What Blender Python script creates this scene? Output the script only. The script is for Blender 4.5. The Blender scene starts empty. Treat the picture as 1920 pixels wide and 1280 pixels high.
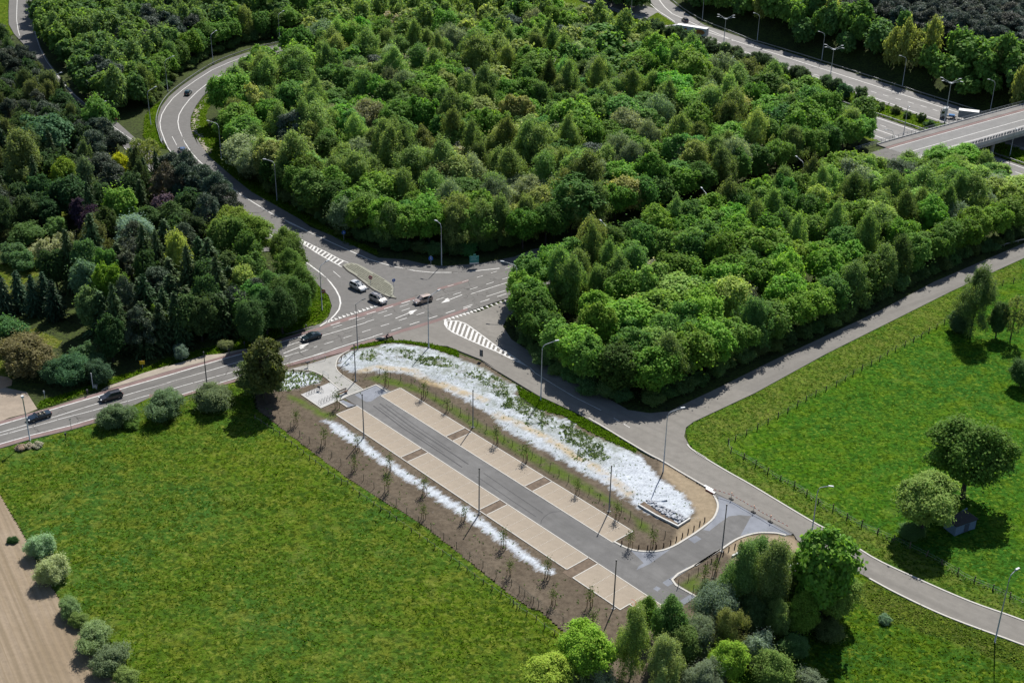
import bpy, bmesh, math, random
import numpy as np
from mathutils import Vector, Matrix
from mathutils.geometry import tessellate_polygon

R = math.radians
scene = bpy.context.scene
col = scene.collection
rnd = random.Random(7)

# ------------------------------------------------------------------ camera, sky, sun, exposure
cam_data = bpy.data.cameras.new('camera')
cam = bpy.data.objects.new('camera', cam_data)
col.objects.link(cam)
scene.camera = cam
cam_data.sensor_width = 36.0
cam_data.lens = 36.0 * 2509.5 / 1920.0
cam_data.clip_start = 1.0
cam_data.clip_end = 20000.0
PITCH, ROLL = R(27.535), R(0.918)
fwd = Vector((0, math.cos(PITCH), -math.sin(PITCH)))
up0 = Vector((0, math.sin(PITCH), math.cos(PITCH)))
rt0 = Vector((1, 0, 0))
rt = math.cos(ROLL) * rt0 + math.sin(ROLL) * up0
up = -math.sin(ROLL) * rt0 + math.cos(ROLL) * up0
cam.matrix_world = Matrix(((rt.x, up.x, -fwd.x, 0), (rt.y, up.y, -fwd.y, 0), (rt.z, up.z, -fwd.z, 132.28), (0, 0, 0, 1)))

SUN_EL, SUN_AZ = R(50), R(72)          # towards the sun: azimuth counter-clockwise from +X
world = bpy.data.worlds.new('World')
scene.world = world
world.use_nodes = True
wn = world.node_tree
bg = wn.nodes['Background']
sky = wn.nodes.new('ShaderNodeTexSky')
sky.sky_type = 'NISHITA'
sky.sun_disc = False
sky.sun_elevation = SUN_EL
sky.sun_rotation = R(90) - SUN_AZ
sky.air_density = 1.0
sky.dust_density = 0.6
wn.links.new(sky.outputs[0], bg.inputs[0])
bg.inputs[1].default_value = 0.072

sun_data = bpy.data.lights.new('sun', 'SUN')
sun_data.energy = 5.0
sun_data.angle = R(0.5)
sun_data.color = (1.0, 0.955, 0.88)
sun = bpy.data.objects.new('sun', sun_data)
col.objects.link(sun)
sv = Vector((math.cos(SUN_EL) * math.cos(SUN_AZ), math.cos(SUN_EL) * math.sin(SUN_AZ), math.sin(SUN_EL)))
sun.rotation_euler = sv.to_track_quat('Z', 'Y').to_euler()
sun.location = (60, 300, 200)

scene.view_settings.view_transform = 'Standard'
scene.view_settings.look = 'None'
scene.view_settings.exposure = 0.65
scene.view_settings.gamma = 1.0
scene.view_settings.use_curve_mapping = False
scene.cycles.max_bounces = 5
scene.cycles.diffuse_bounces = 3
scene.cycles.glossy_bounces = 2
scene.cycles.transmission_bounces = 3
scene.cycles.caustics_reflective = False
scene.cycles.caustics_refractive = False

# ------------------------------------------------------------------ object helpers
def tag(o, label=None, cat=None, group=None, kind=None):
    if label: o['label'] = label
    if cat: o['category'] = cat
    if group: o['group'] = group
    if kind: o['kind'] = kind
    return o

def empty(name, loc=(0, 0, 0), rz=0, label=None, cat=None, group=None):
    o = bpy.data.objects.new(name, None)
    o.empty_display_size = 0.3
    o.location = loc
    o.rotation_euler = (0, 0, rz)
    col.objects.link(o)
    return tag(o, label, cat, group)

class MB:
    """collects polygons, each with a material index"""
    def __init__(s):
        s.v, s.f, s.m = [], [], []
    def add(s, vs, fs, m=0):
        b = len(s.v)
        s.v += [tuple(p) for p in vs]
        s.f += [tuple(i + b for i in f) for f in fs]
        s.m += [m] * len(fs)
    def box(s, c, d, rz=0, m=0, taper=1.0):
        x, y, z = d[0] / 2, d[1] / 2, d[2] / 2
        cs, sn = math.cos(rz), math.sin(rz)
        vs = []
        for k, (a, b, e) in enumerate([(-1,-1,-1),(1,-1,-1),(1,1,-1),(-1,1,-1),(-1,-1,1),(1,-1,1),(1,1,1),(-1,1,1)]):
            t = taper if e > 0 else 1
            px, py = a * x * t, b * y * t
            vs.append((c[0] + px * cs - py * sn, c[1] + px * sn + py * cs, c[2] + e * z))
        s.add(vs, [(0,3,2,1),(4,5,6,7),(0,1,5,4),(1,2,6,5),(2,3,7,6),(3,0,4,7)], m)
    def tube(s, pts, rad, n=6, m=0, cap=True):
        pts = [Vector(p) for p in pts]
        if not isinstance(rad, (list, tuple)): rad = [rad] * len(pts)
        rings = []
        for i, p in enumerate(pts):
            t = (pts[min(i + 1, len(pts) - 1)] - pts[max(i - 1, 0)]).normalized()
            a = Vector((0, 0, 1)) if abs(t.z) < 0.9 else Vector((1, 0, 0))
            u = t.cross(a).normalized(); w = t.cross(u)
            rings.append([p + rad[i] * (math.cos(2 * math.pi * k / n) * u + math.sin(2 * math.pi * k / n) * w) for k in range(n)])
        vs = [q for r in rings for q in r]
        fs = []
        for i in range(len(pts) - 1):
            for k in range(n):
                a, b = i * n + k, i * n + (k + 1) % n
                fs.append((a, b, b + n, a + n))
        if cap:
            fs.append(tuple(range(n)))
            fs.append(tuple(range(len(vs) - 1, len(vs) - 1 - n, -1)))
        s.add(vs, fs, m)
    def ribbon(s, pts, w, z0, z1=None, m=0, closed=False):
        """a strip w wide along a ground polyline; with z1 a solid bar from z0 to z1"""
        L, Rr = offset_line(pts, w / 2, closed), offset_line(pts, -w / 2, closed)
        n = len(pts)
        zt = z0 if z1 is None else z1
        vs = [(p[0], p[1], zt) for p in L] + [(p[0], p[1], zt) for p in Rr]
        fs = []
        rng = range(n if closed else n - 1)
        for i in rng:
            j = (i + 1) % n
            fs.append((i, n + i, n + j, j))
        if z1 is not None:
            b = 2 * n
            vs += [(p[0], p[1], z0) for p in L] + [(p[0], p[1], z0) for p in Rr]
            for i in rng:
                j = (i + 1) % n
                fs.append((i, j, b + j, b + i)); fs.append((n + j, n + i, b + n + i, b + n + j))
            if not closed:
                fs.append((0, b, b + n, n)); fs.append((n - 1, 2 * n - 1, b + 2 * n - 1, b + n - 1))
        s.add(vs, fs, m)
    def poly(s, pts, z, m=0):
        v3 = [Vector((p[0], p[1], 0)) for p in pts]
        tris = tessellate_polygon([v3])
        vs = [(p[0], p[1], z) for p in pts]
        fs = []
        for a, b, c in tris:
            pa, pb, pc = pts[a], pts[b], pts[c]
            cr = (pb[0]-pa[0])*(pc[1]-pa[1])-(pb[1]-pa[1])*(pc[0]-pa[0])
            fs.append((a, b, c) if cr > 0 else (a, c, b))
        s.add(vs, fs, m)
    def prism(s, pts, z0, z1, m=0):
        s.poly(pts, z1, m)
        n = len(pts)
        ar = sum(pts[i][0]*pts[(i+1)%n][1]-pts[(i+1)%n][0]*pts[i][1] for i in range(n))
        q = pts if ar > 0 else pts[::-1]
        vs = [(p[0], p[1], z0) for p in q] + [(p[0], p[1], z1) for p in q]
        s.add(vs, [(i, (i+1) % n, n + (i+1) % n, n + i) for i in range(n)], m)
    def build(s, name, mats, parent=None, loc=None, rz=0, smooth=False):
        me = bpy.data.meshes.new(name)
        me.from_pydata(s.v, [], s.f)
        if not isinstance(mats, (list, tuple)): mats = [mats]
        for m in mats: me.materials.append(m)
        if len(mats) > 1: me.polygons.foreach_set('material_index', s.m)
        if smooth: me.polygons.foreach_set('use_smooth', [True] * len(s.f))
        me.update()
        o = bpy.data.objects.new(name, me)
        col.objects.link(o)
        if parent: o.parent = parent
        if loc is not None: o.location = loc
        o.rotation_euler = (0, 0, rz)
        return o

def offset_line(pts, d, closed=False):
    out = []
    n = len(pts)
    for i in range(n):
        p = Vector(pts[i][:2])
        a = Vector(pts[i - 1][:2]) if (i > 0 or closed) else None
        b = Vector(pts[(i + 1) % n][:2]) if (i < n - 1 or closed) else None
        dirs = []
        if a is not None: dirs.append((p - a).normalized())
        if b is not None: dirs.append((b - p).normalized())
        t = sum(dirs, Vector((0, 0)))
        t = t.normalized() if t.length > 1e-6 else dirs[0]
        k = 1.0 / max(0.5, t.dot(dirs[0]))
        out.append((p.x - t.y * d * k, p.y + t.x * d * k))
    return out

def smooth_line(pts, n=6, closed=False):
    """Catmull-Rom through the points"""
    P = [Vector(p[:2]) for p in pts]
    out = []
    m = len(P)
    for i in range(m if closed else m - 1):
        p1, p2 = P[i], P[(i + 1) % m]
        p0 = P[i - 1] if (i > 0 or closed) else p1 * 2 - p2
        p3 = P[(i + 2) % m] if (i < m - 2 or closed) else p2 * 2 - p1
        for k in range(n):
            t = k / n
            q = 0.5 * ((2*p1) + (p2-p0)*t + (2*p0-5*p1+4*p2-p3)*t*t + (3*p1-p0-3*p2+p3)*t**3)
            out.append((q.x, q.y))
    if not closed: out.append((P[-1].x, P[-1].y))
    return out

def resample(pts, step, start=0.0):
    """points with heading every step metres along a polyline"""
    out = []
    d = start
    acc = 0.0
    for i in range(len(pts) - 1):
        a, b = Vector(pts[i][:2]), Vector(pts[i + 1][:2])
        L = (b - a).length
        if L < 1e-6: continue
        while d <= acc + L:
            p = a + (b - a) * ((d - acc) / L)
            out.append((p.x, p.y, math.atan2(b.y - a.y, b.x - a.x)))
            d += step
        acc += L
    return out

def copy_tree(o, parent=None):
    c = o.copy()
    col.objects.link(c)
    if parent: c.parent = parent
    for ch in o.children: copy_tree(ch, c)
    return c

def inside(P, poly):
    P = np.asarray(P, float)
    x, y = P[:, 0], P[:, 1]
    res = np.zeros(len(P), bool)
    n = len(poly)
    for i in range(n):
        x1, y1 = poly[i][:2]; x2, y2 = poly[(i + 1) % n][:2]
        if y1 == y2: continue
        c = ((y1 > y) != (y2 > y)) & (x < (x2 - x1) * (y - y1) / (y2 - y1) + x1)
        res ^= c
    return res

def line_dist(P, pts, closed=True):
    P = np.asarray(P, float)[:, :2]
    best = np.full(len(P), 1e9)
    n = len(pts)
    for i in range(n if closed else n - 1):
        a = np.array(pts[i][:2], float); b = np.array(pts[(i + 1) % n][:2], float)
        d = b - a
        t = np.clip(((P - a) @ d) / max(d @ d, 1e-9), 0, 1)
        best = np.minimum(best, np.hypot(*(P - a - t[:, None] * d).T))
    return best

def sdist(P, poly):
    """distance to the outline, positive inside"""
    d = line_dist(P, poly)
    return np.where(inside(P, poly), d, -d)

def vnoise(P, scale, seed=0):
    """smooth value noise in 2D, 0..1"""
    r = np.random.default_rng(seed)
    T = r.random((64, 64))
    q = np.asarray(P, float)[:, :2] / scale + 1000.0
    i = np.floor(q).astype(int); f = q - i
    f = f * f * (3 - 2 * f)
    a = T[i[:, 0] % 64, i[:, 1] % 64]; b = T[(i[:, 0] + 1) % 64, i[:, 1] % 64]
    c = T[i[:, 0] % 64, (i[:, 1] + 1) % 64]; d = T[(i[:, 0] + 1) % 64, (i[:, 1] + 1) % 64]
    return (a * (1 - f[:, 0]) + b * f[:, 0]) * (1 - f[:, 1]) + (c * (1 - f[:, 0]) + d * f[:, 0]) * f[:, 1]

def np_mesh(name, V, F, mats, midx=None):
    """mesh from numpy arrays; F is (n,3) or (n,4)"""
    me = bpy.data.meshes.new(name)
    V = np.ascontiguousarray(V, np.float32); F = np.ascontiguousarray(F, np.int32)
    k = F.shape[1]
    me.vertices.add(len(V)); me.vertices.foreach_set('co', V.ravel())
    me.loops.add(F.size); me.loops.foreach_set('vertex_index', F.ravel())
    me.polygons.add(len(F))
    me.polygons.foreach_set('loop_start', np.arange(0, F.size, k, dtype=np.int32))
    for m in (mats if isinstance(mats, (list, tuple)) else [mats]): me.materials.append(m)
    if midx is not None: me.polygons.foreach_set('material_index', np.ascontiguousarray(midx, np.int32))
    me.update(calc_edges=True)
    return me

def link_mesh(name, me, parent=None, loc=(0, 0, 0)):
    o = bpy.data.objects.new(name, me)
    o.location = loc
    col.objects.link(o)
    if parent: o.parent = parent
    return o

def sheet(name, poly, res, z, mat, relief=None, attrs=None, fade=1.5, ang=0.0):
    """ground sheet: a grid cut to a polygon, raised by relief away from its edges, with painted vertex attributes"""
    p = np.array([q[:2] for q in poly], float)
    ca, sa = math.cos(ang), math.sin(ang)
    rot = np.array([[ca, sa], [-sa, ca]])
    q = p @ rot.T
    x0, y0 = q.min(0) - res; x1, y1 = q.max(0) + res
    nx, ny = int((x1 - x0) / res) + 2, int((y1 - y0) / res) + 2
    gx, gy = np.meshgrid(x0 + res * np.arange(nx), y0 + res * np.arange(ny))
    P = np.stack([gx.ravel(), gy.ravel()], 1) @ rot
    ins = inside(P, poly)
    idx = np.arange(nx * ny).reshape(ny, nx)
    F = np.stack([idx[:-1, :-1], idx[:-1, 1:], idx[1:, 1:], idx[1:, :-1]], -1).reshape(-1, 4)
    F = F[ins[F].sum(1) >= 3]
    used = np.unique(F)
    remap = np.full(nx * ny, -1); remap[used] = np.arange(len(used))
    F = remap[F]; P = P[used]
    Z = np.full(len(P), z)
    if relief is not None:
        k = np.clip(np.where(inside(P, poly), line_dist(P, poly), 0) / fade, 0, 1) if fade else 1.0
        Z = Z + relief(P) * k
    me = np_mesh(name, np.column_stack([P, Z]), F, mat)
    me.polygons.foreach_set('use_smooth', [True] * len(F))
    for an, fn in (attrs or {}).items():
        a = me.attributes.new(an, 'FLOAT', 'POINT')
        a.data.foreach_set('value', np.ascontiguousarray(fn(P), np.float32))
    return link_mesh(name, me)

def tufts(name, mat, P, h, w, blades=3, seed=0, z=0.03, lean=0.5):
    """clumps of grass or weeds, real blades; h, w arrays or numbers"""
    r = np.random.default_rng(seed)
    n = len(P)
    P = np.asarray(P, float)
    h = np.broadcast_to(h, (n,)); w = np.broadcast_to(w, (n,))
    P3 = np.column_stack([P[:, :2], P[:, 2] if P.shape[1] > 2 else np.full(n, z)])
    Vs, Fs = [], []
    b = 0
    for k in range(blades):
        a = r.random(n) * 2 * np.pi
        la = r.random(n) * 2 * np.pi
        ll = h * lean * (0.3 + r.random(n))
        dx, dy = np.cos(a) * w / 2, np.sin(a) * w / 2
        hh = h * (0.6 + 0.6 * r.random(n))
        off = np.stack([np.cos(la), np.sin(la)], 1) * (w * 0.35)[:, None]
        base = P3.copy(); base[:, :2] += off
        v0 = base + np.stack([-dx, -dy, 0 * dx], 1)
        v1 = base + np.stack([dx, dy, 0 * dx], 1)
        v2 = base + np.stack([dx * 0.5 + np.cos(la) * ll, dy * 0.5 + np.sin(la) * ll, hh], 1)
        v3 = base + np.stack([-dx * 0.5 + np.cos(la) * ll, -dy * 0.5 + np.sin(la) * ll, hh * 0.9], 1)
        Vs.append(np.stack([v0, v1, v2, v3], 1).reshape(-1, 3))
        Fs.append(b + np.arange(4 * n).reshape(-1, 4)); b += 4 * n
    return link_mesh(name, np_mesh(name, np.concatenate(Vs), np.concatenate(Fs), mat))

def scatter(poly, n, seed=0):
    r = np.random.default_rng(seed)
    p = np.array([q[:2] for q in poly], float)
    lo, hi = p.min(0), p.max(0)
    out = []
    c = 0
    while c < n:
        q = lo + (hi - lo) * r.random((n * 2, 2))
        q = q[inside(q, poly)]
        out.append(q); c += len(q)
        if len(q) == 0: break
    return np.concatenate(out)[:n]

# ------------------------------------------------------------------ material helpers
def new_mat(name):
    m = bpy.data.materials.new(name)
    m.use_nodes = True
    nt = m.node_tree
    b = nt.nodes['Principled BSDF']
    return m, nt, b

def N(nt, t, **kw):
    n = nt.nodes.new(t)
    for k, v in kw.items():
        if k in n.inputs.keys() if hasattr(n.inputs, 'keys') else False: n.inputs[k].default_value = v
        else: setattr(n, k, v)
    return n

def noise(nt, coord, scale, detail=3, rough=0.55, stretch=None, rot=0):
    mp = nt.nodes.new('ShaderNodeMapping')
    nt.links.new(coord, mp.inputs[0])
    mp.inputs['Rotation'].default_value = (0, 0, rot)
    if stretch:
        mp.vector_type = 'TEXTURE'
        mp.inputs['Scale'].default_value = tuple(1.0 / s for s in stretch)
    n = nt.nodes.new('ShaderNodeTexNoise')
    n.inputs['Scale'].default_value = scale
    n.inputs['Detail'].default_value = detail
    n.inputs['Roughness'].default_value = rough
    nt.links.new(mp.outputs[0], n.inputs[0])
    return n.outputs[0]

def ramp(nt, fac, lo, hi):
    n = nt.nodes.new('ShaderNodeMapRange')
    n.inputs[1].default_value = lo; n.inputs[2].default_value = hi
    n.clamp = True
    nt.links.new(fac, n.inputs[0])
    return n.outputs[0]

ALB = 0.72                             # overall scale from colour notes to surface albedo
def mix(nt, fac, a, b, mode='MIX'):
    if mode == 'MIX':
        a = tuple(ALB * v for v in a[:3]) if isinstance(a, (tuple, list)) else a
        b = tuple(ALB * v for v in b[:3]) if isinstance(b, (tuple, list)) else b
    n = nt.nodes.new('ShaderNodeMix')
    n.data_type = 'RGBA'; n.blend_type = mode
    if isinstance(fac, float): n.inputs[0].default_value = fac
    else: nt.links.new(fac, n.inputs[0])
    for i, c in ((6, a), (7, b)):
        if isinstance(c, (tuple, list)): n.inputs[i].default_value = tuple(c) + ((1,) if len(c) == 3 else ())
        else: nt.links.new(c, n.inputs[i])
    return n.outputs[2]

def math_(nt, op, a, b=None):
    n = nt.nodes.new('ShaderNodeMath'); n.operation = op
    for i, c in ((0, a), (1, b)):
        if c is None: continue
        if isinstance(c, (int, float)): n.inputs[i].default_value = c
        else: nt.links.new(c, n.inputs[i])
    return n.outputs[0]

def coord(nt):
    return nt.nodes.new('ShaderNodeTexCoord').outputs['Object']

def attr(nt, name):
    n = nt.nodes.new('ShaderNodeAttribute'); n.attribute_name = name
    return n.outputs['Fac']

def bump(nt, b, h, dist=0.05, strength=1.0):
    n = nt.nodes.new('ShaderNodeBump')
    n.inputs['Strength'].default_value = strength
    n.inputs['Distance'].default_value = dist
    nt.links.new(h, n.inputs['Height'])
    nt.links.new(n.outputs[0], b.inputs['Normal'])

def plain(name, c, rough=0.6, metal=0.0, var=0.12, scale=3.0, spec=0.4):
    """one colour with soft wear"""
    m, nt, b = new_mat(name)
    f = noise(nt, coord(nt), scale, 4)
    d = tuple(x * (1 - var) for x in c); e = tuple(min(1, x * (1 + var)) for x in c)
    nt.links.new(mix(nt, ramp(nt, f, 0.3, 0.7), d, e), b.inputs['Base Color'])
    b.inputs['Roughness'].default_value = rough
    b.inputs['Metallic'].default_value = metal
    b.inputs['Specular IOR Level'].default_value = spec
    return m

def asphalt(name, c, patch=0.12, streak=None, crack=0.0):
    m, nt, b = new_mat(name)
    co = coord(nt)
    f1 = noise(nt, co, 0.06, 4); f2 = noise(nt, co, 0.9, 5, 0.65); f3 = noise(nt, co, 9.0, 3)
    base = mix(nt, ramp(nt, f1, 0.3, 0.7), tuple(x * (1 - patch) for x in c), tuple(x * (1 + patch) for x in c))
    base = mix(nt, ramp(nt, f2, 0.35, 0.75), base, tuple(x * 0.80 for x in c))
    base = mix(nt, math_(nt, 'MULTIPLY', ramp(nt, f3, 0.45, 0.8), 0.35), base, tuple(x * 1.5 for x in c))
    f4 = noise(nt, co, 0.28, 5, 0.6); f5 = noise(nt, co, 0.55, 2, 0.5)
    base = mix(nt, math_(nt, 'MULTIPLY', ramp(nt, f4, 0.45, 0.65), min(1.0, patch * 3)), base, tuple(x * 1.22 for x in c))
    base = mix(nt, math_(nt, 'MULTIPLY', ramp(nt, f5, 0.70, 0.80), 0.5), base, tuple(x * 0.55 for x in c))
    if streak is not None:
        s = noise(nt, co, 0.5, 4, 0.6, (0.05, 1.0, 1.0), streak)
        base = mix(nt, math_(nt, 'MULTIPLY', ramp(nt, s, 0.45, 0.7), 0.55), base, tuple(x * 0.68 for x in c))
    if crack:
        v = nt.nodes.new('ShaderNodeTexVoronoi'); v.feature = 'DISTANCE_TO_EDGE'
        v.inputs['Scale'].default_value = 0.16
        dn = nt.nodes.new('ShaderNodeTexNoise'); dn.inputs['Scale'].default_value = 0.35; dn.inputs['Detail'].default_value = 4
        nt.links.new(co, dn.inputs[0])
        vm = nt.nodes.new('ShaderNodeVectorMath'); vm.operation = 'SCALE'; vm.inputs[3].default_value = 4.0
        nt.links.new(dn.outputs[1], vm.inputs[0])
        va = nt.nodes.new('ShaderNodeVectorMath'); va.operation = 'ADD'
        nt.links.new(co, va.inputs[0]); nt.links.new(vm.outputs[0], va.inputs[1])
        nt.links.new(va.outputs[0], v.inputs[0])
        line = ramp(nt, v.outputs[0], 0.014, 0.004)
        gate = ramp(nt, noise(nt, co, 0.08, 3), 0.42, 0.55)
        k = math_(nt, 'MULTIPLY', math_(nt, 'MULTIPLY', line, gate), crack)
        base = mix(nt, k, base, tuple(x * 0.3 for x in c))
    nt.links.new(base, b.inputs['Base Color'])
    b.inputs['Roughness'].default_value = 0.92
    b.inputs['Specular IOR Level'].default_value = 0.25
    bump(nt, b, f3, 0.02, 0.5)
    return m

def leaf_mat(name, trans=0.38, sheen=0.15):
    """leaves: colour comes from the object, each leaf a little lighter or darker"""
    m, nt, b = new_mat(name)
    oi = nt.nodes.new('ShaderNodeObjectInfo')
    g = nt.nodes.new('ShaderNodeNewGeometry')
    hs = nt.nodes.new('ShaderNodeHueSaturation')
    nt.links.new(oi.outputs['Color'], hs.inputs['Color'])
    v = ramp(nt, g.outputs['Random Per Island'], 0, 1)
    mr = nt.nodes.new('ShaderNodeMapRange'); mr.inputs[3].default_value = 0.70; mr.inputs[4].default_value = 1.35
    nt.links.new(v, mr.inputs[0]); nt.links.new(mr.outputs[0], hs.inputs['Value'])
    mh = nt.nodes.new('ShaderNodeMapRange'); mh.inputs[3].default_value = 0.485; mh.inputs[4].default_value = 0.512
    nt.links.new(math_(nt, 'FRACT', math_(nt, 'MULTIPLY', v, 17.3)), mh.inputs[0]); nt.links.new(mh.outputs[0], hs.inputs['Hue'])
    b.inputs['Roughness'].default_value = 0.6
    b.inputs['Specular IOR Level'].default_value = sheen
    nt.links.new(hs.outputs[0], b.inputs['Base Color'])
    t = nt.nodes.new('ShaderNodeBsdfTranslucent')
    nt.links.new(mix(nt, 1.0, hs.outputs[0], (1.45, 1.45, 0.7), 'MULTIPLY'), t.inputs[0])
    ms = nt.nodes.new('ShaderNodeMixShader'); ms.inputs[0].default_value = trans
    nt.links.new(b.outputs[0], ms.inputs[1]); nt.links.new(t.outputs[0], ms.inputs[2])
    nt.links.new(ms.outputs[0], nt.nodes['Material Output'].inputs[0])
    return m

def grass_mat(name, a, b_, c, s1=0.03, s2=0.35, streak=None, dry=None, dryattr=None):
    m, nt, b = new_mat(name)
    a, b_, c = (tuple(0.92 * q for q in k) for k in (a, b_, c))
    co = coord(nt)
    f1 = noise(nt, co, s1, 4); f2 = noise(nt, co, s2, 5, 0.6); f3 = noise(nt, co, 2.2, 4, 0.65)
    x = mix(nt, ramp(nt, f1, 0.38, 0.62), a, b_)
    x = mix(nt, ramp(nt, f2, 0.45, 0.68), x, c)
    if streak is not None:
        s = noise(nt, co, 0.35, 4, 0.6, (0.12, 1.0, 1.0), streak)
        x = mix(nt, math_(nt, 'MULTIPLY', ramp(nt, s, 0.4, 0.65), 0.6), x, b_)
    if dryattr:
        k = math_(nt, 'MULTIPLY', attr(nt, dryattr), ramp(nt, noise(nt, co, 0.22, 5, 0.7), 0.3, 0.6))
        x = mix(nt, k, x, dry)
    x = mix(nt, math_(nt, 'MULTIPLY', ramp(nt, noise(nt, co, 0.95, 2, 0.5), 0.50, 0.60), 0.62), x, tuple(q * 0.52 for q in b_))  # dark mottle: shade among the tussocks painted into the grass colour
    x = mix(nt, math_(nt, 'MULTIPLY', ramp(nt, noise(nt, co, 1.35, 2, 0.5), 0.56, 0.66), 0.75), x, tuple(min(1, q * 1.30 + 0.012) for q in c))
    x = mix(nt, math_(nt, 'MULTIPLY', ramp(nt, noise(nt, co, 2.1, 2, 0.5), 0.53, 0.61), 0.80), x, tuple(q * 0.36 for q in a))  # finer dark speckle, also painted tussock shade
    x = mix(nt, math_(nt, 'MULTIPLY', ramp(nt, noise(nt, co, 0.11, 6, 0.75), 0.56, 0.70), 0.45), x, tuple(min(1, q * 1.25 + 0.03) for q in c))
    nt.links.new(x, b.inputs['Base Color'])
    b.inputs['Roughness'].default_value = 1.0
    b.inputs['Specular IOR Level'].default_value = 0.0
    bump(nt, b, noise(nt, co, 1.1, 6, 0.75), 0.5, 1.0)
    return m

# ------------------------------------------------------------------ materials
A_MAIN = asphalt('asphalt_main', (0.170, 0.164, 0.156), streak=R(38.2), crack=0.75)
A_RAMP = asphalt('asphalt_ramp', (0.165, 0.160, 0.155), patch=0.08, crack=0.15)
A_SIDE = asphalt('asphalt_side', (0.222, 0.209, 0.190), patch=0.10, streak=R(-42))
A_SIDE2 = asphalt('asphalt_branch', (0.208, 0.197, 0.182), patch=0.08, streak=R(36))
A_LOT = asphalt('asphalt_lot', (0.160, 0.158, 0.157), patch=0.22, streak=R(-47.8))
A_NEW = asphalt('fresh_bluish_asphalt', (0.21, 0.225, 0.26), patch=0.30)
A_MOT = asphalt('asphalt_motorway', (0.235, 0.228, 0.222), streak=R(-54.4))
RED = asphalt('red_cycle_surface', (0.215, 0.150, 0.142), patch=0.25)
SAND = asphalt('sandy_sidewalk', (0.36, 0.315, 0.26), patch=0.2)
CONC = asphalt('concrete_plaza', (0.36, 0.355, 0.335), patch=0.08)
SLAB = asphalt('light_slabs', (0.47, 0.47, 0.47), patch=0.06)
PAVE = asphalt('sand_pavers', (0.352, 0.298, 0.236), patch=0.06)
KERB = plain('white_concrete_kerb', (0.54, 0.52, 0.48), 0.9, var=0.1)
STEEL = plain('galvanised_steel', (0.42, 0.44, 0.46), 0.45, 0.6, var=0.1)
GRAYP = plain('grey_paint', (0.50, 0.53, 0.56), 0.5)
DARKP = plain('dark_paint', (0.05, 0.052, 0.06), 0.5)
BLACK = plain('black_rubber', (0.012, 0.012, 0.014), 0.8)
WOOD = plain('weathered_wood', (0.13, 0.10, 0.075), 0.9, var=0.3)
STAKE = plain('fresh_stake_wood', (0.36, 0.25, 0.13), 0.9, var=0.25)
REDWOOD = plain('brown_bollard_wood', (0.085, 0.05, 0.035), 0.85, var=0.25)
BARK = plain('bark', (0.05, 0.042, 0.035), 0.95, var=0.35, scale=1.5)
WHITE = plain('white_panel', (0.78, 0.78, 0.78), 0.5, var=0.05)
BLUE = plain('blue_sign', (0.02, 0.13, 0.50), 0.4, var=0.05)
SRED = plain('red_sign', (0.38, 0.02, 0.03), 0.4, var=0.05)
YELL = plain('yellow_sign', (0.75, 0.50, 0.02), 0.45, var=0.05)
TEAL = plain('teal_board', (0.03, 0.26, 0.24), 0.45, var=0.1)
GLASS = plain('dark_glass', (0.02, 0.03, 0.036), 0.08, spec=0.9, var=0.05)
RIM = plain('alloy_rim', (0.30, 0.31, 0.32), 0.35, 0.8)
LAMPG = plain('clear_lamp', (0.70, 0.72, 0.74), 0.2, spec=0.8)
TAIL = plain('tail_lamp', (0.30, 0.01, 0.012), 0.25, spec=0.7)
STONE = plain('grey_stone', (0.40, 0.42, 0.46), 0.9, var=0.35, scale=2.0)
BCONC = plain('bridge_concrete', (0.44, 0.43, 0.41), 0.9, var=0.15, scale=0.6)
EARTH = plain('bare_soil', (0.15, 0.112, 0.082), 1.0, var=0.3, scale=1.2)

def paint_mat():
    m, nt, b = new_mat('worn_road_paint')
    co = coord(nt)
    f = noise(nt, co, 1.6, 5, 0.7)
    nt.links.new(mix(nt, ramp(nt, f, 0.30, 0.52), (0.36, 0.345, 0.325), (0.66, 0.655, 0.64)), b.inputs['Base Color'])
    b.inputs['Roughness'].default_value = 0.7
    return m
PAINT = paint_mat()

LEAF = leaf_mat('broad_leaves', 0.46, 0.06)
LEAF_SOFT = leaf_mat('fine_leaves', 0.46, 0.05)
NEEDLE = leaf_mat('needles', 0.15, 0.15)

# ------------------------------------------------------------------ frames of the two straight roads
MC, MD = Vector((-39.09, 255.72)), Vector((0.78539, 0.61900))
MN = Vector((-MD.y, MD.x))
def MR(s, n):                        # main road: along, left of the axis
    p = MC + MD * s + MN * n
    return (p.x, p.y)
WC, WD = Vector((129.01, 468.32)), Vector((0.58255, -0.81279))
WN = Vector((0.81279, 0.58255))
def MW(s, n):                        # motorway: along, away from the viewer
    p = WC + WD * s + WN * n
    return (p.x, p.y)
ZM = -6.5
def mw_coords(P):
    q = np.asarray(P, float)[:, :2] - np.array([WC.x, WC.y])
    return q @ np.array([WD.x, WD.y]), q @ np.array([WN.x, WN.y])
def gz_np(P):
    s, n = mw_coords(P)
    far = 11.5 + np.clip(-70 - s, 0, 400) * 0.22
    d = np.maximum(n - far, -51.0 - n)
    return np.clip(-6.6 + np.maximum(d, 0) * 0.6, -6.6, 0.0)
def gz(x, y):
    return float(gz_np(np.array([[x, y]]))[0])

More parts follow.
